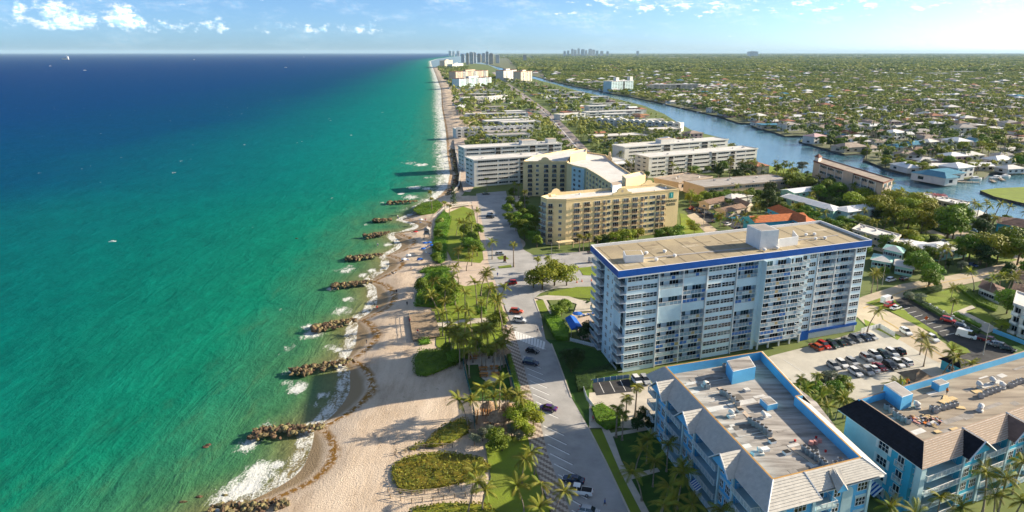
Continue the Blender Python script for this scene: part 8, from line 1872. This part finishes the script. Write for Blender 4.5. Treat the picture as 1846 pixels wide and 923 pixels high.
x, y = G(1668, 583, 0); t = thing('roadwork_sign', 'orange diamond road sign on a post in the dark car park', 'sign', (x, y, .1)); q = MB(); q.cyl((x, y), .05, 0, 1.6, 6, m_metal); q.build('post', t); q = MB(); q.prism(ribbon([(x - .02, y - .05), (x + .02, y - .05)], .04), 1.3, 1.35, mo); d_ = .75; q.face([(x - d_, y - .08, 1.9), (x, y - .08, 1.9 - d_), (x + d_, y - .08, 1.9), (x, y - .08, 1.9 + d_)], mo); q.face([(x - d_, y - .04, 1.9), (x, y - .04, 1.9 - d_), (x + d_, y - .04, 1.9), (x, y - .04, 1.9 + d_)], mo); q.build('panel', t)
x, y = G(1041, 492, 0); t = thing('stop_sign', 'red stop sign on the street corner behind the trees', 'sign', (x, y, .1)); q = MB(); q.cyl((x, y), .05, 0, 2.2, 6, m_metal); q.build('post', t); q = MB(); mR = mat('sign_red', (.5, .02, .02), .5, .05, 1); q.face([(x + .42 * math.cos(a + .39), y - .07, 2.3 + .42 * math.sin(a + .39)) for a in np.arange(8) * math.pi / 4], mR); q.build('panel', t)
posts_fence('white_gate_fence', 'white fence curving at the tower car park exit', GP([(1552, 600), (1585, 591), (1612, 607)]), 1.6, 1.6, m_white, (.1, .9), slats=True)
posts_fence('white_gate_wall', 'white gate wall at the driveway beside the road', GP([(1052, 705), (1058, 722), (1072, 740)]), 1.3, 2.2, m_white, slats=True)
posts_fence('mosaic_fence', 'fence with blue and ochre panels behind the shaded bays', GP([(1066, 691), (1100, 686), (1134, 682)]), 1.2, 1.7, m_white, (.1, .9), slats=True, mr_=p_blue)
posts_fence('blue_fence', 'blue fence behind the dark red pickup', GP([(1790, 600), (1846, 622), (1890, 640)]), 1.5, 2.4, m_cyan, slats=True)
posts_fence('white_pier_fence', 'white piers along the hedge of the dark car park', GP([(1656, 546), (1676, 555), (1700, 568), (1735, 586)]), 1.6, 4.5, m_white, (.2, .8), th=.25)
m_terr = mat('turquoise_terrace', (.05, .34, .44), .7, .08, .5); struct(sheet('motel_terrace', [(1312, 392), (1350, 387), (1395, 402), (1380, 416), (1340, 402)], .075, m_terr)); struct(sheet('motel_pool', [(1284, 385), (1292, 383), (1296, 386), (1288, 388)], .08, m_pool))
# ------------------------------------------------------------------ things lying on the roof that is being stripped
m_ply = mat('plywood', (.68, .50, .26), .8, .12, 1.5); m_plast = mat('plastic_sheet', (.62, .58, .58), .4, .15, 1.5); m_pinkw = mat('pink_wrap', (.62, .30, .26), .6, .15, 2)
def flat(px, py, w_, d_, rz, nm, lab, cat, m, z=13.93, h=.08, grp=None):
    x, y = G(px, py, 13.95); fr = Fr((x, y), (math.cos(rz), math.sin(rz))); q = MB(); q.box(-w_ / 2, w_ / 2, -d_ / 2, d_ / 2, z, z + h, m, fr=fr); tag(q.build(nm, None, (x, y, z)), lab, cat, grp)
for px, py, w_, d_, rz, lab in ((1703, 724, 2.6, 1.4, .5, 'sheet of plywood flat on the roof, left of three'), (1715, 719, 2.4, 1.3, .4, 'sheet of plywood flat on the roof, in the middle of three'), (1731, 735, 1.8, 1.2, -.2, 'sheet of plywood leaning near the air conditioners'), (1721, 774, 2.0, 1.0, .3, 'sheet of plywood near the gable edge of the roof'), (1690, 779, 1.4, .9, .3, 'small plywood sheet beside the heap'), (1762, 706, 2.2, 1.3, .2, 'sheet of plywood under the white dish'), (1704, 717, 2.2, .8, .9, 'narrow plywood sheet lying across the others')): flat(px, py, w_, d_, rz, 'plywood_sheet', lab, 'plywood', m_ply, z=13.93 + R.uniform(.01, .12), grp='plywood sheets on the roof')
hx, hy = G(1672, 758, 13.95); heap = thing('debris_heap', 'heap of torn roofing, boards and plastic on the stripped roof', 'debris heap', (hx, hy, 13.93))
for i in range(46):
    a, r = R.uniform(0, 6.28), 2.6 * R.random() ** .7; q = MB(); s = R.uniform(.3, .9); q.box(-s, s, -s * R.uniform(.15, .6), s * .3, 0, R.uniform(.05, .22), R.choice((m_ply, m_ply, m_plast, m_plast, CL['black'], CL['orange'], m_roofb, m_towerb, m_roofw, m_pinkw))); part('scrap', q.mesh('scrap'), heap, (r * math.cos(a) * 1.2, r * math.sin(a) * .8, .05 + .5 * max(0, 1 - r / 2.4) * R.random()), rot=(R.uniform(-.3, .3), R.uniform(-.3, .3), R.uniform(0, 3.1)))
for i in range(6): q = MB(); q.box(-1.3, 1.3, -.08, .08, 0, .05, m_ply); part('board', q.mesh('board'), heap, (-.6 + R.uniform(-.6, .6), -2.0 + i * .25, .06 + .03 * i), -.75 + R.uniform(-.2, .2))
def duct(px, py, z0, m, lab, r=.55, L_=1.1, rz=0.0):
    x, y = G(px, py, z0); t = thing('exhaust_fan', lab, 'exhaust fan', (x, y, z0), 'exhaust fans on the blue roofs', rz); q = MB(); q.box(-.6, .6, -.5, .5, 0, .35, m); part('base', q.mesh('base'), t); q = MB(); q.tube([(0, -.1, .35), (0, -.05, .75), (0, .35, 1.0), (0, .75, 1.0)], [r * .8, r, r, r * 1.05], 10, m); part('hood', q.mesh('hood'), t)
for px, py, lab, rz in ((1654, 735, 'white curved exhaust hood beside the blue stair room', 1.2), (1767, 700, 'white round exhaust hood in the middle of the stripped roof', .3), (1791, 692, 'white round exhaust hood farther along the stripped roof', .3), (1766, 741, 'dented white exhaust hood near the tiled edge', -.8), (1808, 700, 'white exhaust hood between the rows of air conditioners', 1.0)): duct(px, py, 13.93, m_roofw, lab, rz=rz)
for px, py, lab, rz in ((1274, 696, 'white exhaust hood at the road side of the near roof', 2.0), (1378, 754, 'white exhaust hood on the shaded side of the near roof', .4), (1320, 750, 'white box exhaust in the middle of the near roof', .9), (1372, 818, 'white exhaust hood at the near edge of the grey deck', 1.5)): duct(px, py, 13.42, m_roofw, lab, .45, rz=rz)
for px, py in ((1462, 801), (1470, 800), (1477, 797)):
    x, y = G(px, py, 13.4); q = MB(); q.cyl((0, 0), .5, 0, .7, 9, m_pinkw, r2=.42); o = bpy.data.objects.new('wrapped_roll', q.mesh('wrapped_roll')); COL.objects.link(o); o.location = (x, y, 13.43); tag(o, 'pink wrapped roll of roofing standing by the air conditioners', 'roll', 'pink rolls on the near roof')
for px, py, lab in ((1433, 796, 'red cone shaped bucket on the grey deck'), (1471, 790, 'dark red bucket in the parapet shade'), (1488, 815, 'red jacket coloured bucket by the last air conditioners')):
    x, y = G(px, py, 13.4); q = MB(); q.cyl((0, 0), .2, 0, .4, 10, CL['red'], r2=.24); o = bpy.data.objects.new('bucket', q.mesh('bucket')); COL.objects.link(o); o.location = (x, y, 13.43); tag(o, lab, 'bucket', 'buckets on the near roof')
x, y = G(1634, 716, 13.93); t = thing('ladder', 'blue ladder leaning on the inside of the blue parapet', 'ladder', (x, y, 13.93)); q = MB()
for s in (-.22, .22): q = MB(); q.tube([(s, 0, 0), (s, .6, 2.4)], .04, 4, m_cyan); part('rail', q.mesh('rail'), t, rz=-.3)
for i in range(7): q = MB(); q.tube([(-.22, .09 + .08 * i, .3 + .3 * i), (.22, .09 + .08 * i, .3 + .3 * i)], .025, 4, m_cyan); part('rung', q.mesh('rung'), t, rz=-.3)
# balcony tables on the near blue house
# ------------------------------------------------------------------ boats, docks and the ship
def boat(x, y, rz, L_, lab, cat='boat', grp='boats', z=SEA + .05, m=None):
    t = thing('motor_boat', lab, cat, (x, y, z), grp, rz); q = MB(); B = L_ * .15; st_ = [(-L_ / 2, .92), (-L_ * .2, 1), (L_ * .15, .95), (L_ * .36, .6), (L_ / 2, .04)]; h = L_ * .1
    r = [[(a, -B * f * .75, 0), (a, -B * f, h), (a, B * f, h), (a, B * f * .75, 0)] for a, f in st_]
    for i in range(4):
        for j in range(3): q.face([r[i][j], r[i + 1][j], r[i + 1][j + 1], r[i][j + 1]], m_white)
    q.face(r[0], m_white); part('hull', q.mesh('hull'), t, m=m); q = MB(); q.box(-L_ * .18, L_ * .16, -B * .62, B * .62, h + .02, h + L_ * .10, m_white); part('cabin', q.mesh('cabin'), t); q = MB(); q.box(-L_ * .12, L_ * .13, -B * .64, B * .64, h + L_ * .045, h + L_ * .08, g_dark, bottom=False); part('window', q.mesh('window'), t)
for px, py, L_, lab, rz in ((1757, 324, 12, 'white motor boat moored at the villa dock', .2), (1796, 322, 11, 'white motor boat moored inside the inlet, left of two', .3), (1812, 319, 10, 'white motor boat moored inside the inlet, right of two', .3), (1320, 262, 10, 'white boat at the seawall of the canal condo', -.9), (1200, 189, 10, 'boat moored under the blue walled house', -.6), (1232, 196, 11, 'dark boat moored along the far canal bank', -.6), (1262, 203, 10, 'white boat moored along the far canal bank', -.6)):
    x, y = G(px, py, SEA); boat(x, y, rz, L_, lab, grp='boats on the canal')
for px, py, L_, lab, rz in ((153, 127, 14, 'small white boat out on the deep blue sea', .5), (90, 119, 14, 'white boat far out left of the other', .5), (515, 122, 16, 'white boat running with a short wake near the coast', .1), (350, 108, 22, 'faint white boat near the horizon', 0.), (548, 103, 26, 'tiny boat close to the horizon before the coast', 0.), (203, 436, 3.2, 'tiny white buoy boat close inshore', .4), (1172, 143, 14, 'white boat far up the canal', -.6)):
    x, y = G(px, py, SEA); boat(x, y, rz, L_, lab, grp='boats at sea')
def ship():
    d = 9000.0; x = (150 - 923) / F * d * 1.0; t = thing('cargo_ship', 'pale cargo ship on the horizon at the left', 'ship', (x, d, SEA)); q = MB(); L_ = 88
    q.prism([(x - L_ / 2, d - 8), (x + L_ * .4, d - 8), (x + L_ / 2, d), (x + L_ * .4, d + 8), (x - L_ / 2, d + 8)], SEA, 12, m_roofw); q.build('hull', t); q = MB(); q.box(x + 14, x + 34, d - 7, d + 7, 12, 38, m_white); q.build('bridge', t); q = MB(); q.box(x - 30, x + 5, d - 6, d + 6, 12, 18, m_roofg); q.build('cargo', t); q = MB(); q.cyl((x + 20, d), 2.5, 38, 48, 8, m_white); q.build('funnel', t)
ship()
m_dockw = mat('dock_boards', (.46, .38, .30), .9, .2, 1)
for i, (px, py, L_, rz) in enumerate(((1745, 328, 14, -.2), (1790, 326, 10, 1.2), (1806, 323, 10, 1.2), (1590, 297, 12, -.6), (1560, 289, 9, 1.0), (1850, 312, 10, .2), (1325, 266, 10, -.9))):
    x, y = G(px, py, -.8); t = thing('boat_dock', 'timber boat dock along the canal seawall', 'dock', (x, y, -.9), 'docks on the canal', rz); q = MB(); q.box(-L_ / 2, L_ / 2, -1.2, 1.2, 0, .2, m_dockw); part('deck_boards', q.mesh('deck_boards'), t); pm = MB(); pm.cyl((0, 0), .16, -2, 1.2, 6, m_wood); pm = pm.mesh('pile')
    for k in range(4):
        for s in (-1.3, 1.3): part('pile', pm, t, (-L_ / 2 + L_ * k / 3, s, 0))

# ------------------------------------------------------------------ the air between the drone and the horizon
def haze():
    q = MB(); q.box(-72000, 72000, -250, 72000, -4.2, 235, m_white); o = q.build('haze'); o['kind'] = 'stuff'; o['label'] = 'thin pale haze over the coast'; m = bpy.data.materials.new('haze_air'); m.use_nodes = True; nt = m.node_tree; nt.nodes.remove(nt.nodes['Principled BSDF'])
    v = nt.nodes.new('ShaderNodeVolumePrincipled'); v.inputs['Color'].default_value = (.55, .80, 1, 1); v.inputs['Density'].default_value = HAZE; v.inputs['Anisotropy'].default_value = .0
    nt.links.new(v.outputs[0], nt.nodes['Material Output'].inputs['Volume']); o.data.materials.clear(); o.data.materials.append(m)
HAZE = 1.7e-5
haze()

# ------------------------------------------------------------------ labels that single things out
ORD = 'first second third fourth fifth sixth seventh eighth ninth tenth eleventh twelfth thirteenth fourteenth fifteenth sixteenth seventeenth eighteenth nineteenth twentieth'.split()
LMK = [((15, 312), 'the yellow hotel front'), ((85, 325), 'the hotel sign wall'), ((5, 415), 'the rear hotel wing'), ((-20, 450), 'the beach condos'), ((40, 470), 'the avenue bend'), ((100, 470), 'the nearer canal condo'), ((200, 480), 'the canal condo end'), ((175, 415), 'the grey flat hall'), ((150, 330), 'the orange motel'), ((170, 360), 'the long white roof'), ((245, 420), 'the arched condo'),
       ((185, 300), 'the cream flats'), ((215, 280), 'the white carport house'), ((260, 330), 'the sunny street lawn'), ((280, 400), 'the canal flats'), ((330, 330), 'the wide brown roof'), ((150, 255), 'the mint house'), ((235, 232), 'the brown roofs'), ((-30, 620), 'the left white terrace'), ((160, 640), 'the right white terrace'), ((60, 640), 'the middle of the avenue'), ((-40, 850), 'the far long balcony flats'), ((120, 850), 'the canal lawn flats'), ((300, 560), 'the canal point houses'), ((400, 520), 'the lawn point house'), ((370, 470), 'the canal corner villa'), ((520, 560), 'the right frame edge'), ((330, 700), 'the far canal seawall'), ((480, 700), 'the inner suburb'), ((300, 900), 'the canal bend'), ((250, 1150), 'the blue canal apartments'), ((600, 850), 'the white hall')]
def single_out():
    for rounds in (0, 1):
        by = {}
        for o in bpy.data.objects:
            if o.get('label') and o.get('category') and o.parent is None: by.setdefault(o['label'], []).append(o)
        for lab, obs in by.items():
            if len(obs) < 2: continue
            if not rounds and len(obs) > 14:
                for o in obs:
                    if obs[0]['category'] in ('tower block', 'air conditioner', 'car', 'sun lounger'): continue
                    d, nm_ = min((math.dist(o.location[:2], p), n_) for p, n_ in LMK); b_ = o['label'].split(' in the ')[0].split(' between the ')[0].split(' among the ')[0].split(' of the ')[0]; o['label'] = b_ + ' near ' + nm_
                continue
            if rounds:
                n = len(lab.split()); key = lambda o: PR(*o.location)[0]
                if n <= 12 and len(obs) <= 40:
                    pj = sorted(obs, key=key)
                    if len(obs) == 2: names = ('left of the pair', 'right of the pair')
                    elif len(obs) <= 20: names = [('leftmost' if i == 0 else 'rightmost' if i == len(obs) - 1 else ORD[i] + ' from the left') for i in range(len(obs))]
                    else: names = [('leftmost' if i == 0 else 'rightmost' if i == len(obs) - 1 else ORD[i] + ' from the left' if i < len(obs) / 2 else ORD[len(obs) - 1 - i] + ' from the right') for i in range(len(obs))]
                    for o, nm_ in zip(pj, names): o['label'] = lab + ', ' + nm_
            for o in obs:
                if not o.get('group'): o['group'] = obs[0]['category'] + ' alike'
single_out()
